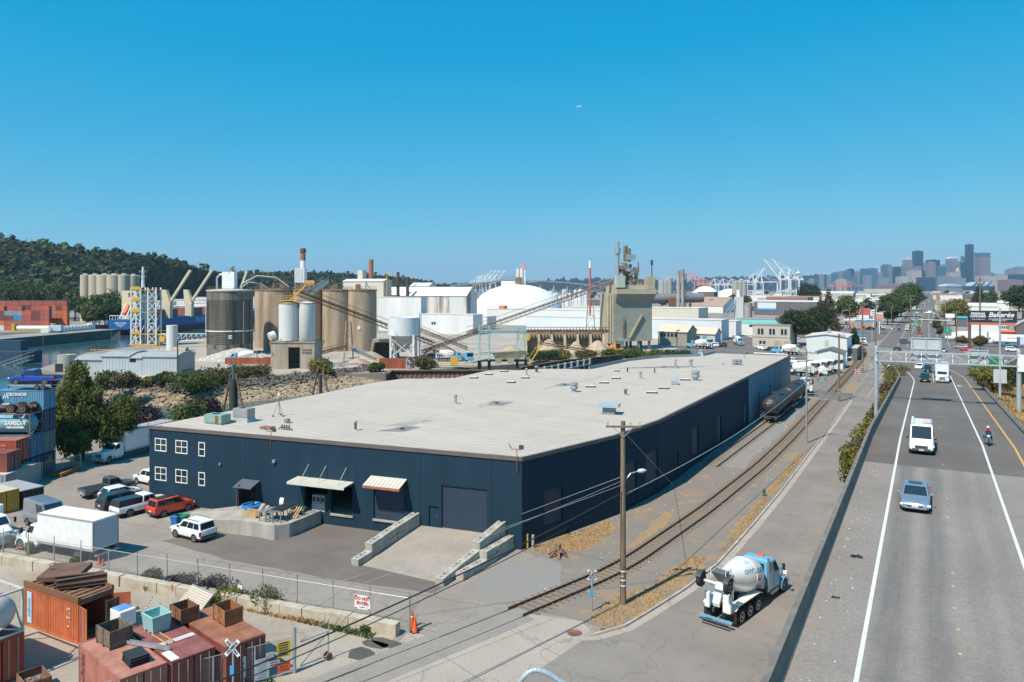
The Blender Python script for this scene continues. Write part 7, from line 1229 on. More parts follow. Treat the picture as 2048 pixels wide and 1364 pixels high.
t=thing('barge_loader','tan feeder machine on the slip under the pale green frame','feeder',K(1012,212,2.5),YAW);MB().loft([[(-3,-1.4,.6),(4,-1.4,.6),(4,1.4,.6),(-3,1.4,.6)],[(-4,-2,2.4),(6,-2,3),(6,2,3),(-4,2,2.4)]]).build('trough',TANS,t);MB().box(-3,-1.2,-2.15,-2.0,-.6,.9).box(.4,2.2,-2.15,-2.0,-.6,.9).build('skirt_panel',TANS,t);MB().bar((-12,-1,-.8),(-3,-1,1.4),1.4,.3).build('ramp',MINT,t);MB().bar((6.5,-1,-1),(10,-1,4.5),.8,.3).bar((6,-1.4,.2),(9.6,-1.4,5.5),.1).build('yellow_stair',YEL(),t)
t=thing('walkway_platform','yellow railed walkway platform beside the blue cab at the slip','platform',K(922,216,.5),YAW);MB().box(-8,6,-1,1,0,.2).build('deck',TANS,t);mb=MB()
for x in np.linspace(-8,6,12):mb.bar((x,-1,.2),(x,-1,1.4),.12)
mb.bar((-8,-1,1.4),(6,-1,1.4),.12).bar((-8,-1,.8),(6,-1,.8),.1).build('railing',YEL(),t);MB().cbox((-2,.5,1.5),(2,1,2.2)).build('yellow_box',YEL(),t)
# sheet pile walls of the slip
def sheetpile(label,pts,z0,z1,m,name='sheet_pile_wall'):
 path=[]
 for a,b in zip(pts[:-1],pts[1:]):
  a,b=Vector(a),Vector(b);L=(b-a).length;d=(b-a)/L;n=Vector((-d.y,d.x));k=int(L/1.2)
  for i in range(k):path+=[a+d*(L*i/k),a+d*(L*(i+.25)/k),a+d*(L*(i+.5)/k)+n*.15,a+d*(L*(i+.75)/k)+n*.15]
 path.append(Vector(pts[-1]));mb=MB();mb.v=[(p.x,p.y,z)for z in(z0,z1)for p in path];k=len(path);mb.f=[(i,i+1,k+i+1,k+i)for i in range(k-1)]
 mb2=MB()
 for a,b in zip(pts[:-1],pts[1:]):mb2.bar((*a,z1+.08),(*b,z1+.08),.9,.25)
 t=thing(name,label,'retaining wall');mb.build('piling',m,t);mb2.build('cap_beam',m,t);return t
PILE=mat('brown_rust_piling',(.20,.105,.065),rough=.9,var=.35,sc_=.25,streak=.15,pos=True)
sheetpile('long brown sheet pile wall along the far side of the slip',[tuple(K(783,200)[:2]),tuple(K(980,201)[:2])],-5,.9,PILE);sheetpile('brown sheet pile wall to the right beyond the pale green frame',[tuple(K(1042,206)[:2]),tuple(K(1130,226)[:2]),tuple(K(1245,244)[:2])],-5,1.2,PILE);sheetpile('short red brown sheet pile corner at the left end of the slip wall',[tuple(K(772,190)[:2]),tuple(K(783,200)[:2])],-5,1.0,PILE)
t=thing('rust_wall','short bright rust red steel wall below the steel hopper','steel wall',K(785,214),YAW);MB().box(-3.8,3.8,-.1,.1,0,3.0).build('plate',mat('red_rust_plate',(.27,.07,.035),rough=.85,var=.3,sc_=.8,streak=5),t);MB().box(3.9,4.5,-.1,.3,-1,3).build('post',GALV(),t);t=thing('rust_wall','long low rust red steel wall in front of the mixer truck','steel wall',K(497,224),YAW);MB().box(-7,6.9,-.1,.1,.3,2.2).build('plate',MATS['red_rust_plate'],t);MB().box(4.6,6.9,-.3,-.11,-.6,2.4).build('end_plate',MATS['red_rust_plate'],t)
t=thing('concrete_quay_wall','grey stained concrete wall below the wheel loader','retaining wall',K(650,219),YAW);
for k in range(9):MB().box(-15.5+4.2*k,-11.34+4.2*k,-.4,.4,-2.5,.9+.1*(k%3)).build('wall_section',mat('grey_quay_concrete',(.30,.295,.285),rough=.9,var=.3,sc_=.5,streak=3),t)
wl=thing('slip_walkway','white posts and rails of a walkway in front of the sheet pile wall','walkway')
for(p,q,n)in((K(852,186,-1.2),K(974,186,-1.0),7),(K(1075,208,-1),K(1180,232,-.6),8)):
 MB().bar(p+Vector((0,0,1.6)),q+Vector((0,0,1.6)),.25).build('rail',flat('cream_rail',(.55,.52,.46)),wl);MB().bar(p,q,.9,.3).build('beam',GALV(),wl)
 for k in range(n+1):c=p.lerp(q,k/n);MB().box(-.25,.25,-.25,.25,-2.5,1.9).build('post',flat('cream_rail',(.55,.52,.46)),wl,c)
# stones on the banks of the slip
mbk=MB();bank=[(-178,104),(-145,107.5),(-134,126),(-131.5,150),(-128,163)]
mb=MB()
for(ax,ay),(bx,by)in zip(bank[:-1],bank[1:]):
 d=Vector((bx-ax,by-ay));L=d.length;d/=L;n=Vector((-d.y,d.x));mb.add([(ax-n.x*2.5,ay-n.y*2.5,-4.2),(bx-n.x*2.5,by-n.y*2.5,-4.2),(bx+n.x*10,by+n.y*10,1.0),(ax+n.x*10,ay+n.y*10,1.0)],[(0,1,2,3)])
struct('bank_slope',mb,mat('bank_soil',(.12,.10,.075),rough=.95,var=.3,sc_=.3))
ico=[Vector(v).normalized()for v in((0,0,1),(.9,0,.4),(.3,.85,.4),(-.7,.5,.4),(-.7,-.5,.4),(.3,-.85,.4),(.7,.5,-.4),(-.3,.85,-.4),(-.9,0,-.4),(-.3,-.85,-.4),(.7,-.5,-.4),(0,0,-1))];icf=[(0,1,2),(0,2,3),(0,3,4),(0,4,5),(0,5,1),(1,6,2),(2,7,3),(3,8,4),(4,9,5),(5,10,1),(2,6,7),(3,7,8),(4,8,9),(5,9,10),(1,10,6),(11,7,6),(11,8,7),(11,9,8),(11,10,9),(11,6,10)]
mb=MB();mb2=MB()
for _ in range(4200):
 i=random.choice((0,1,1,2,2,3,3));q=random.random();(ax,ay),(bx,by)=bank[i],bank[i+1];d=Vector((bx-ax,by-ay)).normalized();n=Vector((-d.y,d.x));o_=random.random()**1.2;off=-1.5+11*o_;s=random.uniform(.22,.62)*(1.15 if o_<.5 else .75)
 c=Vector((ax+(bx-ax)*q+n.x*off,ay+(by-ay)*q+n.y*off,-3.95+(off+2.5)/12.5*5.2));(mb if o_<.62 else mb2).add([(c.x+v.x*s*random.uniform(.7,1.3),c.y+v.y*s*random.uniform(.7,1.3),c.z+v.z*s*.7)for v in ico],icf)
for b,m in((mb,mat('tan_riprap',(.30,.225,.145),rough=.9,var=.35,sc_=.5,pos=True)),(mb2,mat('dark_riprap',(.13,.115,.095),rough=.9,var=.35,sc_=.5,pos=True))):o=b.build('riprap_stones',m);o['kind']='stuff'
bb=[]
for(ax,ay),(bx,by)in zip(bank[:-1],bank[1:]):
 d=Vector((bx-ax,by-ay)).normalized();n=Vector((-d.y,d.x))
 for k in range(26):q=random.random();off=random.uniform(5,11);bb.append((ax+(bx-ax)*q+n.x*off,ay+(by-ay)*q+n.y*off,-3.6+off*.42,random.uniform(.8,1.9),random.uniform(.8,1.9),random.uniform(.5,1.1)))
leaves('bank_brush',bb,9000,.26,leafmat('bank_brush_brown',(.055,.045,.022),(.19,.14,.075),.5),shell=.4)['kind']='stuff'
for px,D,h,r,m,lb in((212,168,4.6,4.4,G1,'round green bush below the grey shed'),(245,166,5.0,3.6,G5,'brown topped bush below the grey shed window'),(320,176,3.4,3.6,G2,'dark green bush at the right end of the grey shed'),(296,178,2.2,2.4,G3,'low yellow green bush in front of the grey shed'),(385,172,4.4,6.0,G1,'wide green bush on top of the stone bank'),(430,178,4.0,5.2,G5,'olive shrub on the stone bank below the dark silo'),(480,190,3.6,5.5,G5,'brown shrub on the stone bank below the rubble heap'),(530,195,3.0,5,G5,'dry shrub on the stone bank left of the grey quay wall'),(640,200,4.6,3.6,G3,'yellow green shrub in front of the grey quay wall'),(752,206,2.6,2.6,G1,'small green shrub at the right end of the quay wall'),(848,208,4.8,4.2,G5,'round olive bush below the steel hopper'),(1090,232,4.6,5.2,G2,'dark green round bush on top of the sheet pile wall'),(1130,240,3.4,5.0,G3,'yellow green brush right of the dark round bush'),(1175,246,2.6,5,G5,'low brown brush along the top of the sheet pile wall'),(1225,250,2.6,5,G1,'low green brush below the orange wheel loader'),(1275,246,3.2,6,G1,'long green brush behind the warehouse roof edge'),(1320,240,3.4,6,G1,'green brush left of the pyramid vent'),(1358,240,3.4,5,G2,'dark green brush at the far roof corner'),(1415,236,2.6,3.6,G1,'small green brush right of the pyramid vent'),(170,176,3.0,3.4,G5,'dark brush at the left end of the grey shed')):
 tree('bush',lb,K(px,D,.2),h,r,m(),int(900+260*r),.3,'bush',cat='bush',trunk=.1)
for px,D,lb in((467,158,'tall dark wooden pile cluster with a green top in the slip'),(641,165,'rusty steel mooring pile near the stone bank')):
 t=thing('mooring_pile',lb,'mooring pile',K(px,D,-3.5));MB().cyl((0,0,0),(0,0,7.4),.9 if px<500 else .35,n=12).build('pile',mat('dark_piling',(.04,.045,.04),var=.2),t,smooth=40)
 for s in(1,-1):MB().cyl((s*3.2,0,0),(s*.7,0,8.5),.22,n=8).build('batter_pile',RUST(),t)
 if px<500:MB().cyl((0,0,7.4),(0,0,10.4),.3,n=8).build('beacon',flat('beacon_green',(.03,.16,.11)),t)
def loader(label,p,rz,m):
 t=thing('wheel_loader',label,'wheel loader',p,rz)
 MB().box(-1.3,1.3,-3.8,-.6,1.2,2.7).build('engine_cover',m,t,bevel=.15);MB().box(-1.0,1.0,-.6,2.0,1.1,1.9).build('front_frame',m,t,bevel=.1);MB().box(-.85,.85,-.7,.8,2.0,3.7).build('cab',GLASS(),t,bevel=.08);MB().box(-.95,.95,-.8,.9,3.7,3.85).build('cab_roof',m,t);MB().cyl((.7,-1.8,2.6),(.7,-1.8,3.5),.09,n=8).build('exhaust',DARK(),t)
 for s in(1,-1):
  MB().bar((s*.6,.8,2.2),(s*.6,3.6,1.0),.3,.4).build('lift_arm',m,t)
  for y in(-2.4,1.5):wheel(t,s*1.25,y,.85,.6,rim=flat('loader_rim',(.5,.42,.3)))
 MB().ext([(3.3,.3),(4.9,.25),(4.7,.5),(3.8,.6),(3.5,1.3),(3.9,1.8),(3.6,1.9),(3.2,1.2)],-1.5,1.5).build('bucket',TANS,t)
LO=flat('loader_orange',(.55,.22,.03));loader('orange wheel loader in front of the batching tower',K(1236,262),YAW+R(-95),LO);loader('yellow wheel loader behind the grey quay wall',K(632,227),YAW+R(-80),flat('loader_yellow',(.58,.34,.05)))
# grey shed on the river bank
GS=mat('pale_grey_ribbed_metal',(.42,.46,.48),rough=.6,var=.07,sc_=.2);GR=mat('grey_sheet_roof',(.30,.31,.31),rough=.65,var=.1,sc_=.2)
g0=K(150,200);g1=K(354,197);L=(g1-g0).length;t=thing('grey_shed','long pale grey metal shed with low curved roofs beside the river','shed',g0,math.atan2(g1.y-g0.y,g1.x-g0.x))
for a,b,h in((0,.26,5.0),(.26,.54,6.0),(.54,.66,5.6),(.66,1,6.0)):
 x0,x1=L*a,L*b;MB().box(x0+.02,x1-.02,0,9,0,h-1.2).build('wall',GS,t);MB().ext([(-.3,h-1.2),(9.3,h-1.2),(9.3,h-.8),(6.5,h),(3,h-.1),(0.6,h-.7),(-.3,h-1.05)],x0-.1,x1+.1).build('roof',GR,t)
 for q in np.arange(x0+.5,x1-.2,.9):MB().box(q-.05,q+.05,-.05,0,.1,h-1.25).build('wall_rib',GS,t)
MB().box(L*.54,L*.6,-.06,-.02,3.4,4.6).build('window',GLASS(),t);MB().box(L-.02,L+.0,.2,8.8,.1,5).build('end_wall',GR,t);MB().tube([(L+.4,-.4,0),(L+.4,-.4,9.2),(L+3,-.4,10),(L+10,-.4,10.4)],.18).build('bent_pipe',DARK(),t);MB().cyl((L*.85,6,6.0),(L*.98,6,6.0),1.0,n=14).build('roof_duct',TANS,t,smooth=40)
t=thing('round_bunker','small round concrete tank house at the left end of the grey shed','tank',K(134,212,-2),YAW);MB().cyl((0,0,0),(0,0,6.2),2.4,n=20).build('shell',mat('pinkish_concrete',(.40,.36,.33),var=.1),t,smooth=40);ring_rail(MB(),(0,0),2.2,6.2,10).build('railing',RUST(),t)
for k in range(5):tag(MB().cyl((0,0,0),(0,0,5.5),.25,n=8).build('timber_pile',mat('dark_piling',(.04,.045,.04)),loc=K(112+3*k,205,-3.2)),'dark timber pile standing in the river left of the round tank house','pile','timber piles by the round tank house')
t=thing('gangway','yellow railed gangway sloping down to the river behind the grey shed','gangway',K(218,226,.5),YAW);MB().box(-5,2,-.8,.8,2.4,2.6).build('deck',YEL(),t);mb=MB()
for x in np.linspace(-5,2,7):mb.bar((x,-.8,2.6),(x,-.8,4),.14).bar((x,-.8,0),(x,-.8,2.4),.14)
mb.bar((-5,-.8,4),(2,-.8,4),.14).bar((2,-.8,4),(7,-.8,1.6),.16).bar((2,-.8,2.6),(7,-.8,.2),.3).build('railing',YEL(),t)
# shiploader tower
t=thing('shiploader_tower','white lattice shiploader tower with yellow platforms at the river','tower',K(293,300),YAW);WL_=flat('lattice_white',(.62,.65,.66))
for x in(-5.1,-1.4,1.6,4.8):
 for y in(-2,2):MB().box(x-.25,x+.25,y-.25,y+.25,-1,23.2).build('column',WL_,t)
for k in range(5):
 z0,z1=4.4*k+.6,4.4*k+4.6
 for a,b in((-5.1,-1.4),(1.6,4.8)):MB().bar((a,-2,z0),(b,-2,z1),.22).bar((b,-2,z0),(a,-2,z1),.22).bar((a,-2,z1),(b,-2,z1),.3).bar((a,-2,z0),(a,2,z1),.2).bar((b,-2,z0),(b,2,z1),.2).build('bracing',WL_,t)
 if k!=1:MB().box(-5.3,5.0,-2.3,2.3,z1-.1,z1+.1).box(-4.8,-1.6,-2.4,-2.25,z1+.2,z1+1.4).build('platform',YEL(),t)
MB().box(-5.6,5.4,-2.6,2.6,.1,.7).build('base_deck',YEL(),t);MB().cyl((-1.4,0,23.2),(-1.4,0,31.5),.7,.4,10).build('mast',WL_,t)
for z in(27,29):ring_rail(MB(),(-1.4,0),1.3,z,8).build('mast_platform',GALV(),t)
MB().cyl((3.2,0,3),(3.2,0,22),.8,n=10).build('chute_pipe',GALV(),t)
t=thing('pier_truss','white truss walkway leading from the shiploader tower to the silo','walkway',K(322,292,2.6),YAW);mb=MB()
for k in range(12):mb.bar((2.0*k,0,0),(2.0*k+2.0,0,2.6),.18).bar((2.0*k,0,0),(2.0*k,0,2.6),.18)
mb.bar((0,0,0),(24,0,0),.3).bar((0,0,2.6),(24,0,2.6),.3).build('truss',WL_,t);MB().cbox((20,-1,-.4),(5,1,2.4)).cbox((1,-1,.6),(2,1,2)).build('yellow_frame',YEL(),t)
t=thing('receiving_tank','rust stained white receiving tank with side platform by the river','tank',K(344,272),YAW);MB().cyl((0,0,0),(0,0,9.5),1.9,n=18).build('shell',WT,t,smooth=40);MB().box(-5,-1.8,-1,1,6,6.2).bar((-5,-1,6.2),(-5,-1,7.6),.1).bar((-5,-1,7.6),(-1.8,-1,7.6),.1).bar((-4.6,0,0),(-4.6,0,6),.2).build('side_platform',YEL(),t)
# barge, cargo ship and the container yard across the river
b0,b1=K(-60,300,-3),K(238,392,-3);L=(b1-b0).length;t=thing('green_barge','long dark green deck barge moored across the river','barge',b0,math.atan2(b1.y-b0.y,b1.x-b0.x));GB_=mat('dark_green_hull',(.012,.07,.06),rough=.55,var=.2,sc_=.15)
MB().ext([(0,0),(L-7,0),(L,3.2),(L,4.4),(0,4.4)],0,19,axis=1).build('hull',GB_,t);MB().box(0.1,L-.3,.2,18.8,4.41,4.5).build('deck',mat('barge_deck',(.27,.25,.22),var=.2,sc_=.15),t)
for q in(.42,.93):MB().box(L*q,L*q+.5,-.12,-.02,.2,4.3).build('yellow_mark',YEL(),t)
MB().box(0,L,-.1,.0,4.2,4.45).build('rub_rail',RUST(),t);b2=MB().box(L*.62,L*.98,12,16,4.6,7).build('barrel_rack',mat('pale_cylinders',(.55,.58,.55),var=.1),t)
for k in range(12):MB().cyl((L*.63+2.4*k,11.9,5.8),(L*.63+2.4*k,11.6,5.8),1.0,n=10).build('cylinder_end',WHITE(),b2)
t=thing('truck_on_barge','small white truck on the green barge deck','truck',K(108,362,1.5),YAW+R(90));MB().box(-1.2,1.2,-4,1,.8,3.6).build('cargo_box',flat('blue_grey_box',(.42,.5,.58)),t);MB().box(-1.1,1.1,1.1,3,.6,2.6).build('cab',DARK(),t,bevel=.1);[wheel(t,s*.95,y,.5,.3)for s in(1,-1)for y in(-2.8,2.2)]
t=thing('steel_cradle','yellow steel cradle holding a pale cylinder on the barge','cradle',K(68,372,1.5),YAW);MB().cyl((-8,0,1.6),(8,0,1.6),1.2,n=14).build('cylinder',WHITE(),t,smooth=40)
for x in(-9.5,9.5):MB().box(x-.6,x+.6,-1.4,1.4,0,4).build('end_frame',YEL(),t)
MB().box(-9,9,-1.4,1.4,0,.4).build('base',YEL(),t)
def ctr(label,p,m,L=12.2,z=0,group='freight containers stacked across the river'):
 t=tag(MB().box(-L/2,L/2,-1.22,1.22,0,2.56).build('freight_container',m,loc=p,rz=YAW),label,'container',group);return t
cc=[cm('far_red_a',(.48,.10,.05)),cm('far_maroon',(.17,.045,.04)),cm('far_orange',(.55,.14,.04)),cm('far_brown_red',(.36,.09,.06)),cm('far_white',(.55,.55,.55)),cm('far_grey_blue',(.2,.26,.32)),cm('far_blue',(.06,.2,.38))];cl=['red','maroon','orange','brownish red','white','grey blue','blue']
def wcol():return random.choices(range(7),(30,28,16,30,2,2,1))[0]
for row,(D,pxs,lev)in enumerate(((404,range(-16,96,18),5),(420,range(4,132,24),6))):
 for i,px in enumerate(pxs):
  for z in range(lev-(1 if row==0 and i in(2,4)else 0)):
   k=wcol();k=3 if z==lev-1 and row==1 else k;c=K(px,D,.35+2.6*z);L=(18 if row==0 else 24)*D/F*.985
   ctr(f'{cl[k]} freight container in the stack across the river',c,cc[k],L)
for i,(D,px)in enumerate(((410,108),(410,119),(410,131))):
 for z in range(5):k=wcol()if random.random()<.5 else 2;ctr(f'{cl[k]} freight container in the stack across the river',K(px,D,.35+2.6*z),cc[k],11.5*D/F*.97)
s0,s1=K(241,412,-3),K(486,560,-3);ax=(s1-s0).normalized();t=thing('cargo_ship','blue hulled cargo ship with cream cranes moored in the river','ship',s0,math.atan2(ax.y,ax.x));SL=(s1-s0).length+30;hb=7.6
HB,HRd=mat('ship_blue',(.012,.10,.30),rough=.45,var=.08,sc_=.05),mat('ship_red',(.18,.03,.03),rough=.6,var=.2,sc_=.05)
def hullring(x,w_,z0,z1,f=1):return[(x,-w_,z1),(x,-w_,z0+.5),(x,-w_*.6*f,z0),(x,w_*.6*f,z0),(x,w_,z0+.5),(x,w_,z1)]
MB().loft([hullring(4,2.5,2.0,3.2,.3),hullring(9,6,-1.5,3.2),hullring(16,hb,-2,3.2),hullring(SL-20,hb,-2,3.2),hullring(SL,.6,-2,3.2)]).build('lower_hull',HRd,t);MB().loft([[(0,-6.9,3.9),(0,-6.6,8.6),(0,6.6,8.6),(0,6.9,3.9),(0,3,3.2),(0,-3,3.2)],[(10,-7.7,3.2),(10,-7.7,8.6),(10,7.7,8.6),(10,7.7,3.2),(10,3,3.2),(10,-3,3.2)],[(SL-22,-7.7,3.2),(SL-22,-7.7,8.8),(SL-22,7.7,8.8),(SL-22,7.7,3.2),(SL-22,3,3.2),(SL-22,-3,3.2)],[(SL,-.7,3.2),(SL+2,-.9,11),(SL+2,.9,11),(SL,.7,3.2),(SL,.3,3.2),(SL,-.3,3.2)]]).build('upper_hull',HB,t)
for s_,z_,sz in(('HSIPU RIVER',6.6,1.25),('MONROVIA',5.5,.8),('7430',4.7,.6)):text(s_,sz,WHITE(),t,(-.12,0,z_),(R(90),0,R(-90)),bold=.02)
text('Pacific',4.6,flat('hull_letter_pale',(.5,.58,.66)),t,(72,-7.75,6.1),(R(90),0,0),bold=.08)
CRMs,SW=flat('ship_cream',(.66,.55,.36)),flat('ship_white',(.7,.71,.72));MB().box(13,24,-6.5,6.5,8.6,22).build('accommodation',SW,t);MB().box(8,13,-4.5,4.5,8.6,24.5).build('funnel',CRMs,t)
for y in(-2.6,-.6):MB().box(7.9,8.0,y,y+1.1,21,23.4).build('funnel_vent',flat('dark_red_vent',(.25,.05,.03)),t)
MB().bar((2.0,-1.6,9.0),(8.4,-1.6,17.5),.4).bar((2,2,9),(8.4,2,17.5),.4).build('lifeboat_ramp',SW,t);MB().loft([[(3.6,-.6,10.6),(3.6,.9,10.6),(3.2,.9,12.2),(3.2,-.6,12.2)],[(5,-1.2,11.6),(5,1.6,11.6),(4.4,1.6,14),(4.4,-1.2,14)],[(7.6,-.7,15.4),(7.6,1.1,15.4),(7.0,1.1,17.2),(7.0,-.7,17.2)]]).build('lifeboat',flat('lifeboat_orange',(.75,.13,.03)),t,bevel=.3);mb=MB()
for y in np.linspace(-6.4,6.4,9):mb.bar((.3,y,8.6),(.3,y,10.8),.2)
mb.bar((.3,-6.4,10.8),(.3,6.4,10.8),.35).build('stern_rail',SW,t)
for k in range(4):x=38+30*k;MB().box(x-9,x+9,-6.4,6.4,8.8,13.4).build('hatch_cover',mat('hatch_red_brown',(.27,.10,.075),var=.15),t)
for px,tip,D in((336,(381,541),446),(379,(424,541),472),(432,(462,543),500),(470,(494,543),524)):
 c=PD(px,590,D);c2=t.matrix_basis.inverted()if False else None
 r=thing('ship_crane',{336:'cream deck crane nearest to the ship bridge',379:'second cream deck crane from the ship bridge',432:'third cream deck crane behind the dark silo',470:'farthest cream deck crane behind the dark silo'}[px],'crane',K(px,D,5),YAW);e=PD(*tip,D)-K(px,D,5)
 q=Matrix.Rotation(-YAW,3,'Z')@e;MB().box(-2,2,-2,2,0,8).build('pedestal',CRMs,r);MB().loft([[(-2.4,-2,8),(2.4,-2,8),(2.4,2,8),(-2.4,2,8)],[(-3.2,-1.6,17),(-.6,-1.6,17),(-.6,1.6,17),(-3.2,1.6,17)]]).build('housing',CRMs,r);MB().bar((1.0,0,9),q,2.2,1.3).build('jib',CRMs,r)
t=thing('dark_barge','dark blue barge with a loading conveyor at the left river edge','barge',K(-20,262,-3),YAW);MB().box(-14,14.5,-5,6,0,4).build('hull',mat('dark_blue_hull',(.015,.05,.09),var=.15),t);MB().box(-12,10,1,5,4,7.5).build('deck_house',mat('dark_blue_hull',(.015,.05,.09)),t);conveyor('grey loading conveyor on the dark barge pointing right',PD(-30,752,256),PD(64,719,250),1.6,1.4,GALV(),12)
for k in range(6):
 x0=163+19.2*k;t=thing('far_silo','tall tan concrete silo of the cluster across the river at the wooded hill','silo',K(x0+8,500+(16 if k==5 else 0)),0,'tan silo cluster across the river');r=3.9 if k else 3.2;r=5.0 if k in(2,3)else r
 MB().lathe([(r,0),(r,31.5),(r*.9,31.8),(.001,32)],20).build('shell',mat('far_tan_concrete',(.45,.38,.29),rough=.9,var=.1,sc_=.1,streak=8),t,smooth=40);MB().cbox((0,0,32.4),(r,1,.9)).build('roof_hatch',GALV(),t)
for k in range(5):t=thing('white_silo','small white tank standing in front of the far tan silos','tank',K(182+8*k,470),0,'small white tanks by the far silos');MB().lathe([(2.2,0),(2.2,12-k*.3),(.001,13)],14).build('shell',WHITE(),t,smooth=40);ring_rail(MB(),(0,0),2,12,6).build('railing',GALV(),t)
# ---------------------------------------------------------------- buildings beyond the plant
CREAM=mat('cream_metal_wall',(.58,.54,.46),rough=.7,var=.06,sc_=.05);WHT=mat('white_wall_far',(.66,.66,.64),rough=.7,var=.05,sc_=.05);GRYF=mat('dark_grey_wall_far',(.12,.12,.125),rough=.8,var=.1,sc_=.05);BEI=mat('beige_wall',(.46,.42,.34),rough=.8,var=.06,sc_=.1);RFW=mat('pale_roof_far',(.58,.56,.53),rough=.8,var=.1,sc_=.05);RFG=mat('grey_roof_far',(.26,.25,.245),rough=.85,var=.15,sc_=.05);TANR=mat('tan_brown_roof',(.36,.25,.19),rough=.85,var=.08,sc_=.05);TNR=mat('cream_tan_roof',(.60,.49,.36),rough=.8,var=.08,sc_=.1)
def bld(name,label,px0,px1,ytop,ybase,dep,wm,rm,rise=0,cat='building',wins=(),doors=(),group=None,ridge='x',eave=.4,para=0):
 """near wall faces -y and spans the columns px0..px1; wins: (u0, u1, z0, z1, n) in metres from the left end"""
 p=G(px1,ybase);x0=yat(px0,p.y);w_=p.x-x0;h=zat(ytop,p);t=thing(name,label,cat,(x0,p.y,0),0,group)
 MB().box(0,w_,0,dep,-.1,h).build('wall',wm,t)
 if rise and ridge=='x':MB().ext([(-eave,h+.02),(dep/2,h+rise),(dep+eave,h+.02),(dep+eave,h-.2),(dep/2,h+rise-.25),(-eave,h-.2)],-eave,w_+eave).build('roof',rm,t);[MB().ext([(.01,h),(dep-.01,h),(dep/2,h+rise-.3)],a,a+.1).build('gable',wm,t)for a in(0.01,w_-.11)]
 elif rise:MB().ext([(-eave,h+.02),(w_/2,h+rise),(w_+eave,h+.02),(w_+eave,h-.2),(w_/2,h+rise-.25),(-eave,h-.2)],-eave,dep+eave,axis=1).build('roof',rm,t);MB().ext([(.01,h),(w_-.01,h),(w_/2,h+rise-.3)],.02,.12,axis=1).build('gable',wm,t)
 else:
  MB().box(-.15,w_+.15,-.15,dep+.15,h,h+.25).build('roof',rm,t)
 for u0,u1,z0,z1,n in wins:
  s=(u1-u0)/n
  for k in range(n):f=MB().box(u0+s*k+s*.1,u0+s*(k+1)-s*.1,-.08,-.01,z0,z1).build('window',GALV(),t);MB().box(u0+s*k+s*.1+.12,u0+s*(k+1)-s*.1-.12,-.1,-.081,z0+.1,z1-.1).build('pane',GLASS(),f)
 for u0,u1,z1 in doors:MB().box(u0,u1,-.1,-.01,0,z1).build('door',GRYF,t)
 return t,w_,h
t,w_,h=bld('storage_shed','big rust streaked white metal shed with a gabled roof',770,933,592,652,12,RWM,WSH,5.5)
t,w_,h=bld('storage_shed','tall weathered white shed wall beside the tan silos',757,842,595,664,5,WSH,RFW);bld('storage_shed','lower white wall building behind the steel hopper',843,946,630,670,9,WSH,RFW,wins=((6,9,4.5,6,2),));t,w_,h=bld('process_house','tall beige process building behind the tan silos',686,767,562,650,8,CREAM,RFW,1.5)
MB().cyl((w_*.5,8,h),(w_*.5,8,h+14),1.5,n=12).build('brick_stack',BRK,t,smooth=40);MB().cbox((w_*.35,5,h+4),(4,4,6)).build('roof_unit',CREAM,t);MB().cyl((w_+1,2,0),(w_+1,2,h+6),.25,n=6).bar((w_+1,2,h+5),(w_+5,2,h+3),.5).build('yellow_davit',YEL(),t)
bld('penthouse','small white gabled house on the shed roof line left of the hills end',820,857,572,640,10,WSH,RWM,2.5)
for px,z,lb in((796,33,'left dark chimney pipe behind the tall white shed'),(815,30,'right dark chimney pipe behind the tall white shed')):tag(MB().cyl((0,0,0),(0,0,z),1.1,.95,10).build('chimney_pipe',mat('dark_brown_pipe',(.09,.05,.045),var=.2),loc=K(px,470),smooth=40),lb,'chimney')
# dome
t=thing('storage_dome','huge white storage dome with a conveyor gallery to its top','dome',K(1035,600),YAW);DWm=mat('dome_white',(.76,.74,.70),rough=.6,var=.05,sc_=.03,col2=(.80,.79,.77));MB().lathe([(36.2,0),(36.0,3.5)]+[(36*math.cos(a)**.92 if a<1.5 else .8,3.5+22.3*math.sin(a))for a in np.linspace(.06,1.54,14)],48).build('shell',DWm,t,smooth=40);MB().cyl((0,0,25),(0,0,27),3.2,n=14).build('cap_ring',TANS,t)
MB().cyl((.5,0,26),(.5,0,38.5),1.5,n=10).cyl((3.4,0,26),(3.4,0,38.5),1.5,n=10).cyl((6,0,26),(6,0,39),.8,n=8).build('top_silos',WSH,t,smooth=40);MB().cbox((1,-1,29),(5,4,5)).build('head_house',LS,t);MB().box(-13,-2,-2,2,21.5,28.5).build('transfer_house',DWm,t)
conveyor('long covered conveyor rising from the left to the dome top',PD(925,582,720),PD(1032,558,606),3.2,2.4,RUST(),16,WSH)
t=thing('flag','small red and white flag above the dome top','flag',PD(1044,552,600));MB().cyl((0,0,-1),(0,0,10),.12,n=6).build('pole',WHITE(),t);MB().box(0,3,-.05,.05,6,9.6).build('cloth',flat('flag_pink_red',(.55,.2,.2)),t)
bld('low_white_building','long low white building in front of the dome',974,1232,622,656,30,WHT,RFW,doors=((36,42,5),));bld('low_white_building','pale annex with teal door at the left foot of the dome',948,974,634,660,10,WHT,RFW);tag(MB().box(-2,2,-2,2,0,12).build('orange_post',flat('orange_post',(.6,.2,.08)),loc=K(1006,470)),'orange column in front of the white dome','column')
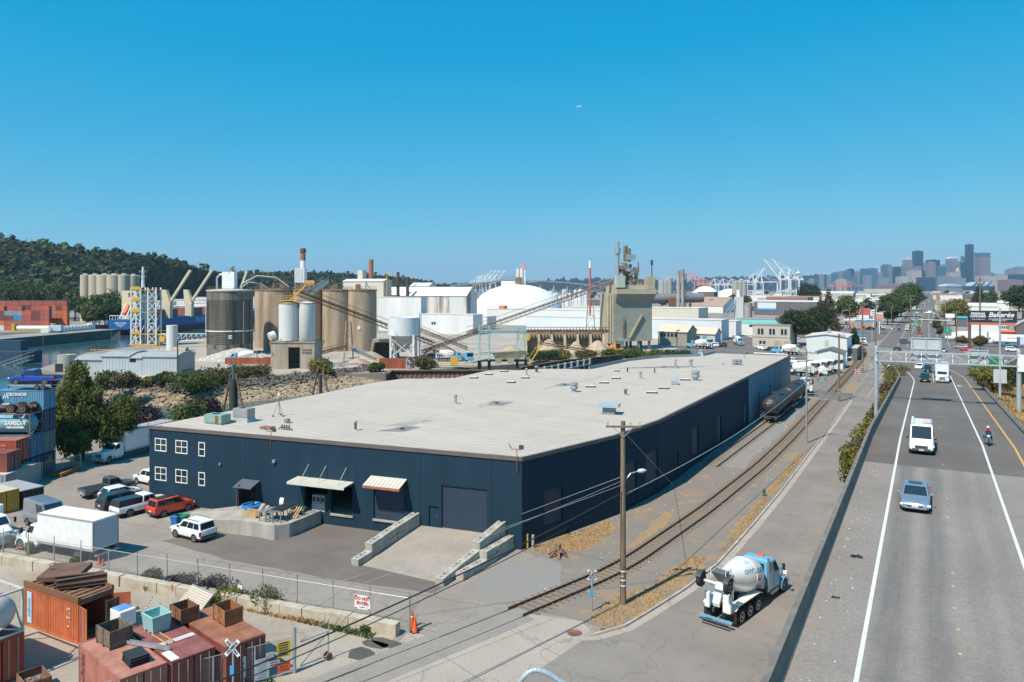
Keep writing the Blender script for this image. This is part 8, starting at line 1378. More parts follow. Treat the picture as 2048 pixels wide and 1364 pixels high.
for k in range(40):
 px=1086+(k%20)*4.6+random.uniform(-2,2);D=800+60*(k//20);t=thing('process_tank','small pale process tank among the pipes right of the dome','tank',K(px,D),0,'pale process tanks right of the dome');hh=random.choice((9,12,15,19))+random.uniform(-2,2);r=random.uniform(1.0,2.6);MB().lathe([(r,0),(r,hh),(.001,hh+1.2)],12).build('shell',WSH,t,smooth=40);MB().tube([(r,0,0),(r,0,hh+2),(0,0,hh+2)],.25,5).build('pipe',GALV(),t)
bld('long_white_building','very long white and pale blue low building behind the plant',1052,1443,641,681,14,mat('pale_blue_white_wall',(.60,.64,.67),rough=.65,var=.05,sc_=.1),RFW);bld('long_cream_building','long cream building one row behind the long white one',1130,1397,617,642,26,CREAM,RFW);bld('flat_grey_sheds','flat dark grey sheds left of the batching tower',1100,1210,600,616,90,GRYF,RFG)
bld('brown_roof_shed','low shed with a wide tan brown roof',1372,1446,612,626,70,WHT,TANR,8)
t=thing('rotary_kiln','big dark grey horizontal kiln drum on the works right of the batching tower','kiln',K(1345,590),YAW);MB().cyl((-20,0,14.5),(24,0,15.5),3.9,n=20).build('drum',mat('kiln_grey',(.15,.155,.16),rough=.6,var=.15,sc_=.1),t,smooth=40);MB().cyl((-21,0,14.5),(-20,0,14.5),4.6,n=20).build('end_ring',RUST(),t);MB().loft([[(-14,-6,0),(4,-6,0),(4,6,0),(-14,6,0)],[(-9,-4,9),(-4,-4,9),(-4,4,9),(-9,4,9)]]).build('base',GR,t)
for x in(-8,0,14):MB().box(x-.8,x+.8,-1.5,1.5,0,11).build('pier',LS,t)
MB().cbox((-1,-5,10),(6,3,8)).build('rusty_hopper',mat('orange_rust',(.36,.15,.05)),t)
t=thing('dark_lattice_tower','tall dark lattice silo tower right of the batching tower','tower',K(1361,560),YAW);MB().cyl((-1.6,0,0),(-1.6,0,36),1.5,n=10).cyl((1.6,0,0),(1.6,0,37),1.2,n=10).build('column',mat('grey_brown_column',(.30,.28,.26),var=.3,sc_=.2),t,smooth=40)
for k in range(8):MB().bar((2.2,-1,4.2*k),(4.6,-1,4.2*k+4),.4).bar((4.6,-1,4.2*k),(2.2,-1,4.2*k+4),.4).bar((2.2,-1,4.2*k+4),(4.6,-1,4.2*k+4),.4).build('lattice',DARK(),t)
bld('dark_gallery','dark grey shed behind the kiln with trees in front',1395,1428,584,612,20,GRYF,RFG)
for i,(px,r,hh)in enumerate(((1324,5,33),(1331,5,33),(1338,5,36))):tag(MB().lathe([(r,0),(r,hh),(.001,hh+1)],16).build('grey_silo',mat('hazy_grey_concrete',(.36,.34,.32),var=.1),loc=K(px,1000),smooth=40),('left','middle','right')[i]+' one of three pale grey silos behind the kiln','silo','pale grey silos behind the kiln')
for i,(px,r,z)in enumerate(((1411,24,26),(1460,26,22))):tag(MB().lathe([(r*math.cos(a),z*math.sin(a))for a in np.linspace(0,1.54,9)],24).build('small_dome',DWm,loc=K(px,1150),smooth=40),('small white dome in front of the red cranes','small pale dome left of the grey silos at the port')[i],'dome')
for i,px in enumerate((1471,1479,1487)):tag(MB().lathe([(5,0),(5,32),(.001,33)],16).build('port_silo',mat('hazy_grey_concrete',(.36,.34,.32)),loc=K(px,1050),smooth=40),('left','middle','right')[i]+' grey silo of the trio below the white port cranes','silo','grey port silos')
t=thing('feed_tower','white tower with slanting chutes and rusty stack near the big trees','tower',K(1483,430),YAW);MB().box(-3.6,.5,-2,2,0,18).build('white_body',WSH,t);MB().cyl((3.4,0,0),(3.4,0,14.5),2.7,n=14).build('silo',mat('mottled_grey',(.34,.30,.28),var=.3,sc_=.3),t,smooth=40);MB().bar((-14,-1,0),(-2,-1,16),1.0,.8).bar((-16,-1,0),(-4,-1,16),.7,.6).build('chutes',GALV(),t);MB().cyl((-1.8,0,18),(-1.8,0,22),1,n=8).build('stack',WHITE(),t)
# plant yard buildings
t,w_,h=bld('plant_workshop','grey workshop with clerestory windows and a tan roof behind the batching tower',1316,1374,664,692,14,mat('tan_grey_wall',(.30,.27,.22),var=.1),TNR,2.6,wins=((.6,8,3.4,4.9,5),));bld('plant_shed','pale blue shed with tan roof and blue emblem',1381,1430,668,688,10,mat('pale_blue_wall',(.44,.50,.56),var=.05),TNR,2.4)
o=[x for x in COL.objects if x.name.startswith('plant_shed')][-1]
for k in range(5):MB().box(5.0,6.6,-.1,-.05,.8+.6*k,1.2+.6*k).build('emblem_bar',flat('emblem_blue',(.1,.38,.6)),o)
MB().box(6.8,7.4,-.1,-.05,2.8,3.4).build('emblem',YEL(),o)
t,w_,h=bld('teal_trimmed_building','white industrial building with a broad teal stripe under its roof',1472,1560,640,672,18,WHT,RFG,wins=((6,8.5,4,5.2,1),(15,17.5,4,5.2,1)));MB().box(0,w_,-.12,-.02,h-2.1,h-.1).build('teal_stripe',flat('teal_paint',(.22,.55,.52)),t);bld('white_annex','white annex left of the teal striped building',1446,1472,643,674,12,WHT,RFW)
t,w_,h=bld('office_building','beige two storey office building with three upper window groups',1505,1580,652,694,14,BEI,RFG,wins=((1.8,4.4,4.6,7.0,2),(6.2,8.8,4.6,7.0,2),(10.6,13.2,4.6,7.0,2),(2.4,5.2,.8,2.2,2)));MB().box(-.05,w_+.05,-.06,-.005,3.4,3.6).build('band',GRYF,t)
for u in(8.2,11.8):MB().box(u,u+2.8,-.1,-.02,0,2.4).build('garage_door',mat('tan_door',(.36,.29,.2)),t)
CW=mat('white_corrugated_wall',(.60,.64,.64),rough=.6,var=.04,sc_=.3)
t,w_,h=bld('white_corrugated_building','tall white corrugated building with a pinkish pale roof',1613,1694,674,723,17,CW,mat('pinkish_pale_roof',(.60,.53,.50),var=.06),.9,ridge='y')
for q in np.arange(.3,w_,.62):MB().box(q-.06,q+.06,-.05,-.005,0,h).build('wall_rib',CW,t)
MB().box(w_*.46,w_*.56,-.09,-.055,h-3.0,h-1.2).build('vent_panel',BEI,t);MB().cbox((w_*.62,-.12,h-4.4),(.4,.15,.5)).build('wall_light',DARK(),t);MB().cyl((w_*.5,5,h+.6),(w_*.5,8,h+1.6),.5,n=10).build('roof_duct',GALV(),t)
bld('small_gabled_shed','small white shed with a dark gabled roof behind the parked mixers',1633,1686,706,738,8,CW,mat('dark_taupe_roof',(.15,.135,.12),var=.1),1.2,ridge='y');bld('lean_to','low dark lean to with plants beside the curving track',1694,1714,697,722,14,GRYF,mat('pale_dust_roof',(.5,.48,.44)))
# gas station
gp=G(1722,660);t=thing('gas_station','gas station canopy with blue and white fascia','gas station',gp);MB().box(-9,11,0,9,4.6,5.6).build('canopy',WHITE(),t)
for a,b,c in((-3,11,(.02,.2,.48)),(-9,-3.2,(.55,.45,.36))):MB().box(a,b,-.12,-.01,4.65,5.55).build('fascia',flat('fascia_%d'%a,c),t)
text('station',.9,WHITE(),t,(1.5,-.2,5.1),(R(90),0,0));
for x in(-7,0,8):MB().box(x-.25,x+.25,3,3.5,0,4.6).build('column',WHITE(),t);MB().box(x+.9,x+1.6,2.6,3.6,0,2).build('pump',flat('pump_red',(.5,.08,.06)),t)
bld('station_shop','station shop with colourful window displays behind the canopy',1700,1752,640,655,12,mat('shop_wall',(.30,.28,.26),var=.4,sc_=1.2,col2=(.5,.3,.22)),RFG);bld('red_roof_house','white building with a red hipped roof behind the gas station',1702,1738,628,640,14,WHT,flat('red_roof',(.36,.07,.06)),4);bld('white_round_gable','white gabled wall behind the red roof',1700,1726,616,634,10,WHT,WHT,3,ridge='y')
t=thing('station_sign','blue white and red chevron station sign on a pole','sign',G(1747,655));MB().cyl((0,0,0),(0,0,8),.2,n=8).build('pole',WHITE(),t);MB().box(-1.6,1.6,-.3,0,7.2,10.4).build('sign_box',WHITE(),t)
for z,c in((8.9,(.02,.2,.48)),(7.7,(.55,.06,.06))):MB().ext([(-1.2,z+.4),(0,z),(1.2,z+.4),(1.2,z+1.0),(0,z+.6),(-1.2,z+1.0)],-.36,-.31,axis=1).build('chevron',flat('chevron_%d'%int(z),c),t)
t=thing('price_sign','white fuel price sign with red number panels on a pole','sign',G(1759,668));MB().cyl((0,0,0),(0,0,9),.2,n=8).build('pole',WHITE(),t);MB().box(-1.7,1.7,-.3,0,6.4,10.8).build('sign_box',flat('cream_sign',(.62,.55,.46)),t)
for z in(6.7,8.4):b=MB().box(-1.4,1.4,-.36,-.31,z,z+1.4).build('price_panel',flat('pump_red',(.5,.08,.06)),t);text('4.79' if z<8 else '4.59',1.2,WHITE(),b,(0,-.38,z+.7),(R(90),0,0))
# billboard and right hand side
t=thing('billboard','large dark billboard with white script lettering on a brown post','billboard',G(1939,694),R(12));MB().cyl((0,0,0),(0,0,10),.55,n=12).build('post',mat('maroon_post',(.17,.07,.06)),t);MB().box(-.6,16.0,-.3,.3,9.6,14.2).build('panel',flat('billboard_navy',(.02,.025,.04)),t);MB().box(0,15.4,-.9,.4,8.8,9.5).build('catwalk',flat('orange_catwalk',(.6,.16,.05)),t);MB().box(-.2,15.6,.3,.6,10,13.8).build('frame',RUST(),t)
for s_,sz,x,z,sh_,b_ in(('PREMIUM',1.15,2.8,13.0,0,.04),('CANNABIS',1.1,2.8,12.0,0,.04),('Home of Homegrown',.5,2.9,10.9,.2,.012),('Bakerée',2.6,10.6,12.6,.3,.05),('IN THE HEART OF GEORGETOWN',.52,10.5,10.95,0,.015)):text(s_,sz,WHITE(),t,(x,-.32,z),(R(90),0,0),shear=sh_,bold=b_)
MB().box(7.6,12.4,-.34,-.31,10.3,10.5).build('small_print',flat('green_white_print',(.45,.55,.45)),t)
bld('white_warehouse_right','long white warehouse behind the dark billboard',1927,1996,613,636,26,WHT,RFW,2.5);bld('white_house_right','small white two part building right of the long white warehouse',1996,2018,606,626,10,WHT,WHT,2);bld('diner','white diner with narrow windows under the billboard',1936,2014,650,668,10,WHT,RFG,wins=((13,17.5,2.6,4.0,6),));bld('orange_roof_stand','brown low stand with a bright orange roof',2002,2032,664,674,6,mat('brick_brown_wall',(.25,.09,.06)),flat('bright_orange_roof',(.7,.17,.04)),.8);bld('grey_gable_house','grey gabled wooden house at the right picture edge',2032,2075,652,676,9,GRYF,mat('pale_shingle',(.42,.40,.38),var=.2),3,ridge='y');bld('teal_awning_shop','dark shop with a teal awning left of the billboard',1913,1934,636,654,8,GRYF,flat('teal_awning',(.03,.38,.40)),1)
bld('brown_roof_row','row of long brown red roofs beyond the right side trees',1900,1962,604,614,60,mat('dull_brick_wall',(.30,.16,.13)),mat('brown_red_roof',(.26,.13,.11),var=.15),3);bld('pale_long_row','long pale roofed row with a white wall far right',1880,1952,592,602,90,WHT,RFW);bld('pale_long_row','wide cream wall building below the stadium',1950,2030,590,601,90,CREAM,RFW)
t,w_,h=bld('dark_grey_warehouse','wide dark grey warehouse with a blue and white wall poster',1508,1634,604,632,60,GRYF,WHT);MB().box(3,w_*.36,-.2,-.02,h*.38,h*.93).build('poster',flat('poster_white',(.6,.62,.66)),t);MB().box(3,w_*.36,-.25,-.21,h*.36,h*.5).build('poster_band',flat('poster_blue',(.06,.25,.55)),t)
bld('beige_wide_building','wide beige building in front of the port cranes',1533,1602,592,608,60,mat('warm_beige_wall',(.52,.42,.30),var=.05),RFW);bld('dark_flat_building','low dark building left of the wide beige one',1503,1535,590,600,40,GRYF,RFG);bld('grey_shed_pair','pale grey shed pair with pitched roofs left of the avenue',1635,1706,587,602,60,mat('pale_grey_wall',(.40,.39,.37),var=.06),RFW,4);bld('beige_block','beige block left of the avenue trees',1728,1790,578,592,60,BEI,RFW);bld('dark_parking_structure','long dark open parking structure left of the avenue',1660,1762,603,614,30,GRYF,RFG)
# trucks, mixers and cars
mx=((1580,756,'nearest parked concrete mixer of the row beside the white shed'),(1596,744,'second parked concrete mixer of the row beside the white shed'),(1612,734,'third parked concrete mixer of the row beside the white shed'),(1622,727,'farthest parked concrete mixer of the row beside the white shed'))
m0=mixer(mx[0][2],(-29.8,208.5,0),R(80),'parked concrete mixers');[dup(m0,(-29.0+1.2*k,208.5+4.1*k,0),R(80),mx[k][2])for k in(1,2,3)]
for px,py,a,lb in((1572,709,84,'blue and white mixer truck parked behind the warehouse facing left'),(1397,697,80,'mixer truck with a white drum parked in front of the workshop'),(1477,690,205,'mixer truck driving towards the viewer through the plant yard'),(1610,786,14,'dusty mixer truck with striped drum behind the tank cars')):dup(m0,tuple(G(px,py)),R(a),lb)
for px,D,a,lb in((485,232,YAW+R(95),'mixer truck with a white drum in front of the rubble heap'),(900,236,YAW+R(-80),'mixer truck seen from behind below the steel hopper')):dup(m0,K(px,D),a,lb)
t=thing('blue_loader_cab','blue truck cab standing by the yellow walkway','truck',K(938,232),YAW+R(200));MB().box(-1.1,1.1,-1,1,.8,3.2).build('cab',BLUE(),t,bevel=.1);MB().box(-.95,.95,.98,1.03,1.9,2.9).build('windshield',GLASS(),t);MB().box(-.9,.9,1,2.2,.7,1.8).build('hood',BLUE(),t,bevel=.1);[wheel(t,s*.95,y,.5,.3)for s in(1,-1)for y in(-.4,1.6)]
cars=[('suv',1415,697,85,WP(),'white sport utility vehicle parked left of a pair in the plant yard'),('suv',1428,694,85,WP(),'white sport utility vehicle parked right of a pair in the plant yard'),('suv',1442,694,88,DKP(),'dark sport utility vehicle beside the two white ones in the plant yard'),('sedan',1522,697,70,WP(),'white sedan in front of the beige office'),('sedan',1530,700,70,WP(),'second white sedan in front of the beige office'),('sedan',1540,702,70,DKP(),'dark sedan in front of the beige office'),('pickup',1574,720,82,WP(),'white pickup parked behind the warehouse near the mixers'),('pickup',1588,727,82,WP(),'white crew pickup parked beside the other one near the mixers'),('suv',1600,733,82,WP(),'white wagon next to the parked mixers'),('sedan',1794,702,165,DKP(),'dark sedan crossing the intersection towards the viewer'),('suv',1811,687,-75,GRY(),'grey wagon turning in the middle of the intersection'),('sedan',1888,704,170,SIL(),'silver sedan behind the overhead sign panel'),('sedan',1934,702,78,paint('bright_red_paint',(.5,.02,.02)),'bright red car parked at the corner below the billboard'),('sedan',1921,697,78,SIL(),'blue grey car parked behind the bright red one'),('pickup',2017,694,82,paint('teal_blue_paint',(.01,.12,.22)),'teal blue pickup parked beside the white truck'),('suv',2024,703,-85,WP(),'white sport utility vehicle parked nearest in the right lot'),('suv',1838,668,178,paint('bright_red_paint',(.5,.02,.02)),'nearer red car waiting in the turn lane of the avenue'),('suv',1838,660,178,paint('dark_red_paint',(.3,.02,.03)),'farther dark red car waiting in the turn lane of the avenue'),('suv',1814,661,178,WP(),'nearer white car on the left side of the avenue'),('suv',1815,655,178,WP(),'farther white car on the left side of the avenue'),('sedan',1798,662,182,paint('dark_blue_paint',(.015,.03,.07)),'dark blue car on the left side of the avenue'),('sedan',1784,658,184,SIL(),'silver car leaving the gas station'),('hatch',1849,641,0,paint('dark_blue_paint',(.015,.03,.07)),'small blue car driving away along the avenue'),('van',1856,627,90,WP(),'white van crossing the avenue'),('suv',1826,640,178,WP(),'white car under the avenue trees'),('suv',1824,648,178,paint('dark_red_paint',(.3,.02,.03)),'dark red car under the avenue trees'),('suv',1763,657,30,WP(),'white car parked by the price sign'),('sedan',1740,658,70,DKP(),'dark car at the gas station pumps'),('pickup',1679,655,75,paint('bright_red_paint',(.5,.02,.02)),'red pickup beside the gas station'),('suv',1868,629,0,WP(),'white car parked at the right kerb of the avenue')]
for kd,px,py,a,c,lb in cars:car(kd,lb,'car',c,tuple(G(px,py)),R(a),lite=True)
for i in range(26):D=560+i*46+random.uniform(-10,10);lane_=random.choice((-14.6,-12,-8.6,-5.4,-1.2,2.2,5.6,9.0));car('sedan' if i%3 else 'suv','distant car on the far avenue','car',(WP(),SIL(),DKP(),WP(),GRY())[i%5],(lane_,D*.98,.02),R(180)if lane_<-3.4 else 0,'distant cars on the avenue',lite=True)
semi('white semi truck with a long white trailer heading left past the billboard',tuple(G(1914,681)),R(88),16.5,2.9);semi('white semi truck with red lettered trailer parked in the right lot',tuple(G(1988,688)),R(86),14,2.9,sleeper=0,lettering='BARTELL');t=semi('white truck with bright blue container turning at the intersection',tuple(G(1724,690)),R(197),9,2.7,box=flat('bright_blue_container',(.02,.27,.42)),sleeper=0)
t=thing('garbage_truck','green garbage truck behind the gantry on the cross street','truck',tuple(G(1990,741)),R(-80));MB().box(-1.25,1.25,-6,1,.9,3.6).build('body',flat('garbage_green',(.01,.17,.06)),t,bevel=.15);MB().box(-1.2,1.2,1.1,3.2,.7,2.8).build('cab',flat('garbage_cab',(.5,.5,.48)),t,bevel=.1);MB().box(-1.0,1.0,3.19,3.24,1.7,2.6).build('windshield',GLASS(),t);[wheel(t,s*1.0,y,.5,.3)for s in(1,-1)for y in(-4.4,-3.2,2.2)]
t=thing('box_trailer','white and lilac box trailer at the right picture edge','trailer',tuple(G(2046,694)),R(85));MB().box(-1.2,1.2,-5,2,1,3.8).build('box',flat('lilac_white',(.55,.56,.7)),t);[wheel(t,s*1.0,y,.5,.3)for s in(1,-1)for y in(-3.6,-2.4)]
for px,py,lb,c in((1634,764,'light blue drum by the parked mixers, left of two',(.06,.3,.4)),(1650,763,'light blue drum by the parked mixers, right of two',(.06,.3,.4)),(1636,758,'orange safety drum by the parked mixers',(.7,.16,.04))):tag(MB().cyl((0,0,0),(0,0,1.0),.32,n=14).build('drum',flat('drum_%d'%px,c),loc=G(px,py),smooth=40),lb,'drum')
t=thing('white_board','white board leaning on the fence behind the parked mixers','board',tuple(G(1646,752)),R(10));MB().box(-1.1,1.1,-.05,.05,.6,2.6).build('panel',WHITE(),t);MB().box(-1,-.9,-.05,.05,0,.6).box(.9,1,-.05,.05,0,.6).build('leg',GALV(),t)
fence('chain link fence along the track behind the parked mixers',tuple(G(1648,757))[:2],tuple(G(1697,722))[:2],2.4,12,barbs=False)
# street signs
for px,py,tx,h,lb in((1829,667,'1st Av',11,'green street name sign on the signal pole over the avenue'),(1895,683,'S',9,'green direction sign at the right corner of the intersection')):
 t=thing('street_sign',lb,'street sign',G(px,py));MB().cyl((0,0,0),(0,0,h),.18,n=8).build('pole',GALV(),t);b=MB().box(-2.2 if len(tx)>2 else-1.4,2.2 if len(tx)>2 else 1.4,-.3,-.2,4.2 if len(tx)>2 else 3.6,5.6).build('sign_panel',flat('sign_green',(.01,.26,.17)),t);text(tx,1.1,WHITE(),b,(0,-.32,4.8),(R(90),0,0))
t=thing('signal_mast','long horizontal signal mast arm over the avenue','traffic signal',G(1901,676));MB().tube([(0,0,0),(0,0,8),(-13,0,8.3)],.15,8).build('mast_arm',GALV(),t);[MB().cbox((x,-.2,7.6),(.4,.4,1.2)).build('signal_head',DARK(),t)for x in(-12.5,-9)];MB().box(-2.0,1.6,-.2,-.1,9.3,11.2).build('white_sign',WHITE(),t)
# mid distance trees
def mid(lb,px,py,h,r,m,kind='round',n=2600,s=.5,D=None):p=G(px,py)if D is None else K(px,D);tree('pine_tree' if kind=='cone' else 'leafy_tree',lb,tuple(p),h,r,m,n,s,kind,trunk=.12)
mid('big dark green tree left of the white corrugated building',1592,690,15,9,G2(),n=8000,s=.42);mid('second big green tree beside the office building',1635,677,15.5,7.5,G2(),n=6000,s=.42);mid('tall brownish green conifer behind the big green trees',1657,668,22,6,G5(),'cone',4200);mid('second brownish conifer left of the tallest one',1641,664,18,5,G5(),'cone',3600);mid('small green tree left of the big dark tree',1574,668,9,4.5,G2(),n=2600);mid('dark conifer beside the curving railway track',1708,713,9.8,3.2,G2(),'cone',4200,.3);mid('green tree right of the conifers behind the gas station',1692,650,19,9,G1(),n=3600,s=.6);mid('slim dark tree behind the red roofed building',1735,636,16,6,G2(),n=1600,s=.7)
mid('large bright green tree left of the avenue, nearest of the group',1786,645,19,14,G1(),n=8000,s=.6);mid('second large green tree left of the avenue',1802,634,24,15,G1(),n=7000,s=.7);mid('third green tree left of the avenue farther back',1818,622,30,16,G1(),n=6000,s=.9);mid('round dark tree on the forecourt under the large trees',1775,650,13,9,G2(),n=4000,s=.6)
mid('olive yellow tree right of the avenue beside the teal awning',1911,652,17,10,G3(),n=5200,s=.55);mid('dark tree cluster at the right picture edge',2046,640,26,15,G2(),n=6000,s=.8);mid('tall dark tree behind the right edge cluster',2038,624,26,14,G2(),n=4000,s=.9);mid('green conifer behind the long white warehouse',1983,622,22,12,G1(),'cone',3000,.8);mid('dark conifer with tilted top in the middle right distance',1957,620,26,9,G2(),'cone',2600,.8);mid('small dark tree in the right parking lot in front of the trucks',1960,700,5.6,3.0,G5(),n=2600,s=.25);mid('small reddish tree beside the parked red car',1924,695,4.8,2.8,G5(),n=1800,s=.25);mid('slim reddish tree right of the turn lane',1880,676,6.5,2.0,G5(),n=1400,s=.3);mid('small conifer along the right kerb of the avenue',1873,668,9,2.4,G5(),n=1400,s=.35)
mid('big dark tree in front of the beige wide building',1618,612,30,18,G2(),n=5000,s=1.0);mid('dark shrubby tree behind the long cream building',1424,624,13,8,G2(),n=2600,s=.6)
for i in range(34):
 px=random.choice([random.uniform(1370,1470),random.uniform(1480,1760),random.uniform(1880,2048),random.uniform(1295,1370)]);D=random.uniform(900,2600);tree('distant_tree','dark tree among the distant industrial roofs',K(px,D),random.uniform(10,18),random.uniform(5,10),(G1(),G2())[i%2],160,2.2,group='dark trees among distant roofs')
for i,(px,D,h,r)in enumerate(((150,520,22,12),(172,500,19,10),(200,470,20,11),(232,500,24,12),(258,470,20,10),(128,540,26,14),(110,560,28,14),(80,560,30,15),(40,580,32,16),(10,580,34,16),(280,520,26,12),(218,455,14,9),(185,450,12,8))):mid(('leafy tree of the dark bank in front of the tan silo cluster','leafy tree on the far bank behind the freight containers')[int(px<140)]+(', '+('leftmost','second from left','third','fourth','fifth','sixth','seventh','eighth','ninth','tenth','rightmost','small low one','lowest one')[i]),px,0,h,r,(G1(),G2())[i%2],n=1500,s=1.1,D=D)
# wooded hill
def forest(name,pts,n,s0,m,cmin,cmax,t0=-.25,t1=1.0,base=0,up=0):
 xs=[q[0]for q in pts];Vs=[];k=30
 px=rng.uniform(xs[0],xs[-1],n);D0=np.interp(px,xs,[q[2]for q in pts]);yr=np.interp(px,xs,[q[1]for q in pts]);f=rng.random(n)**.8
 off=-320*(1-f);zt=(H-(yr-HY)*D0/F);prof=np.interp(off,[-320,-240,-150,-80,-30,0],[0,.18,.45,.72,.93,1]);z=-2+(zt+2)*prof
 X=(px-CX)/F*D0;x=X*CA-D0*SA-SA*off;y=X*SA+D0*CA+CA*off;r=rng.uniform(cmin,cmax,n)
 d=rng.normal(size=(n,k,3));d/=np.linalg.norm(d,axis=2)[...,None];d[...,2]=np.abs(d[...,2])*1.1-.1;tall=rng.choice([1.0,1.1,1.7],n,p=[.5,.3,.2]);nar=np.where(tall>1.5,.6,1.0)
 C=np.stack([x,y,z+r*.2],1)[:,None]+d*(r[:,None]*np.stack([nar,nar,tall],1))[:,None]*rng.uniform(.75,1.05,(n,k,1))
 nr=d+rng.normal(size=d.shape)*.5;t=np.cross(nr,rng.normal(size=d.shape));t/=np.linalg.norm(t,axis=2)[...,None];u=np.cross(nr,t);u/=np.linalg.norm(u,axis=2)[...,None];s=(r*s0)[:,None,None]*rng.uniform(.6,1.3,(n,k,1))
 V=np.stack([C-t*s,C+u*s*.7,C+t*s,C-u*s*.7],2).reshape(-1,3);me=mesh_np(name,V,np.arange(len(V)).reshape(-1,4),m);o=bpy.data.objects.new(name,me);COL.objects.link(o);o['kind']='stuff';return o
HF=leafmat('hill_forest',(.028,.045,.02),(.10,.12,.045),.035);HF2=leafmat('hill_forest_brownish',(.05,.045,.025),(.10,.085,.045),.05)
forest('hillside_forest',HP,3600,.42,HF,6,11);forest('hillside_forest',HP,500,.42,HF2,6,10);forest('far_ridge_forest',FP,2600,.5,leafmat('far_forest',(.03,.045,.03),(.08,.09,.05),.01),8,20)
# high bridge, port cranes
t=thing('high_bridge','long high road bridge far away across the port','bridge',(0,0,0));D1,D2=2300,2500;a,b=PD(880,579,D1),PD(1212,570,D2)
prev=None
for k in range(13):
 q=k/12;p=a.lerp(b,q);p.z=16+30*math.sin(math.pi*min(1,.1+q*.8))if True else p.z
 if prev is not None:MB().bar(prev,p,14,4).build('deck_span',mat('bridge_concrete',(.34,.35,.36),var=.05),t)
 MB().box(p.x-3,p.x+3,p.y-3,p.y+3,-3,p.z-1).build('pier',mat('bridge_concrete',(.34,.35,.36)),t);prev=p
def crane(label,px,D,m,up=False,s=1.0,rz=0,group='ship to shore cranes of the port'):
 t=thing('port_crane',label,'port crane',K(px,D),YAW+rz,group);L=MB()
 for x in(-13,13):
  for y in(-10,10):L.bar((x*s,y*s,0),(x*s*.9,y*s,42*s),3*s)
 L.build('legs',m,t);MB().bar((-13*s,-10*s,14*s),(13*s,-10*s,14*s),3*s).bar((-13*s,10*s,14*s),(13*s,10*s,14*s),3*s).bar((-12*s,-10*s,41*s),(-12*s,10*s,41*s),3*s).bar((12*s,-10*s,41*s),(12*s,10*s,41*s),3*s).build('portal_beam',m,t)
 MB().bar((12*s,0,42*s),(-26*s,0,42*s),5*s,4*s).build('girder',m,t);ap=Vector((8*s,0,68*s));MB().bar((12*s,-6*s,42*s),ap,2.2*s).bar((12*s,6*s,42*s),ap,2.2*s).bar((-10*s,0,42*s),ap,1.8*s).build('a_frame',m,t)
 e=Vector((12*s,0,43*s))+(Vector((math.cos(R(52)),0,math.sin(R(52))))if up else Vector((1,0,0)))*60*s;MB().bar((12*s,0,43*s),e,4.4*s,3.4*s).build('boom',m,t)
 MB().bar(ap,e*.6+Vector((12*s,0,43*s))*.4,1.2*s).bar(ap,e,1.0*s).bar(ap,(-26*s,0,43*s),1.2*s).build('stay',m,t);MB().cbox((-8*s,0,46*s),(12*s,7*s,6*s)).build('machinery_house',m,t);return t
CWt,CRd=flat('crane_white',(.66,.68,.70)),flat('crane_red',(.55,.24,.20))
for px,up,rz in((958,True,0),(966,True,0),(975,True,0),(985,True,0),(953,False,0)):crane('white port crane of the left cluster beside the dome',px,3000,CWt,up,1.05,rz)
for px in(1395,1403,1412):crane('red port crane with raised boom behind the grey silos',px,2300,CRd,True,.8,R(170))
for px in(1425,1442,1460,1478):crane('white port crane with lowered boom behind the small domes',px,2500,CWt,False,.8)
for px in(1500,1517):crane('white port crane with boom left of the leaning pair',px,2500,CWt,px==1500,1.0)
for px,lb in((1568,'large white port crane with boom raised to the left, left of the pair'),(1585,'large white port crane with boom raised to the left, right of the pair')):crane(lb,px,2000,CWt,True,1.1,R(180),None)
for px in(1668,1682,1696):crane('pale red port crane with lowered boom below the skyline',px,2600,CRd,False,.7)
# ---------------------------------------------------------------- downtown
def facade(key,wallc,glassc,w_,hh,gl=.15):
 m=bpy.data.materials.new(key);m.use_nodes=True;n=m.node_tree;b=n.nodes['Principled BSDF'];L=n.links.new;tc=n.nodes.new('ShaderNodeTexCoord');sx=n.nodes.new('ShaderNodeSeparateXYZ');L(tc.outputs['Object'],sx.inputs[0])
 ad=n.nodes.new('ShaderNodeMath');L(sx.outputs[0],ad.inputs[0]);L(sx.outputs[1],ad.inputs[1]);cb=n.nodes.new('ShaderNodeCombineXYZ');L(ad.outputs[0],cb.inputs[0]);L(sx.outputs[2],cb.inputs[1])
 br=n.nodes.new('ShaderNodeTexBrick');br.offset=0;br.inputs['Scale'].default_value=1;br.inputs['Brick Width'].default_value=w_;br.inputs['Row Height'].default_value=hh;br.inputs['Mortar Size'].default_value=hh*.16;br.inputs['Color1'].default_value=(*glassc,1);br.inputs['Color2'].default_value=(*[c*1.3 for c in glassc],1);br.inputs['Mortar'].default_value=(*wallc,1);L(cb.outputs[0],br.inputs['Vector']);L(br.outputs['Color'],b.inputs['Base Color']);b.inputs['Roughness'].default_value=.35;return m
FM={'pink':facade('pinkish_tower_facade',(.30,.22,.21),(.12,.12,.14),8,9),'blue':facade('blue_glass_facade',(.10,.18,.24),(.04,.10,.15),9,8),'dark':facade('dark_glass_facade',(.03,.055,.075),(.015,.03,.045),9,8),'cream':facade('cream_stone_facade',(.52,.46,.38),(.25,.23,.21),9,9),'grey':facade('grey_tower_facade',(.30,.31,.32),(.12,.15,.18),9,8),'brick':facade('brick_block_facade',(.34,.17,.14),(.14,.10,.10),8,8)}
DC0=5600
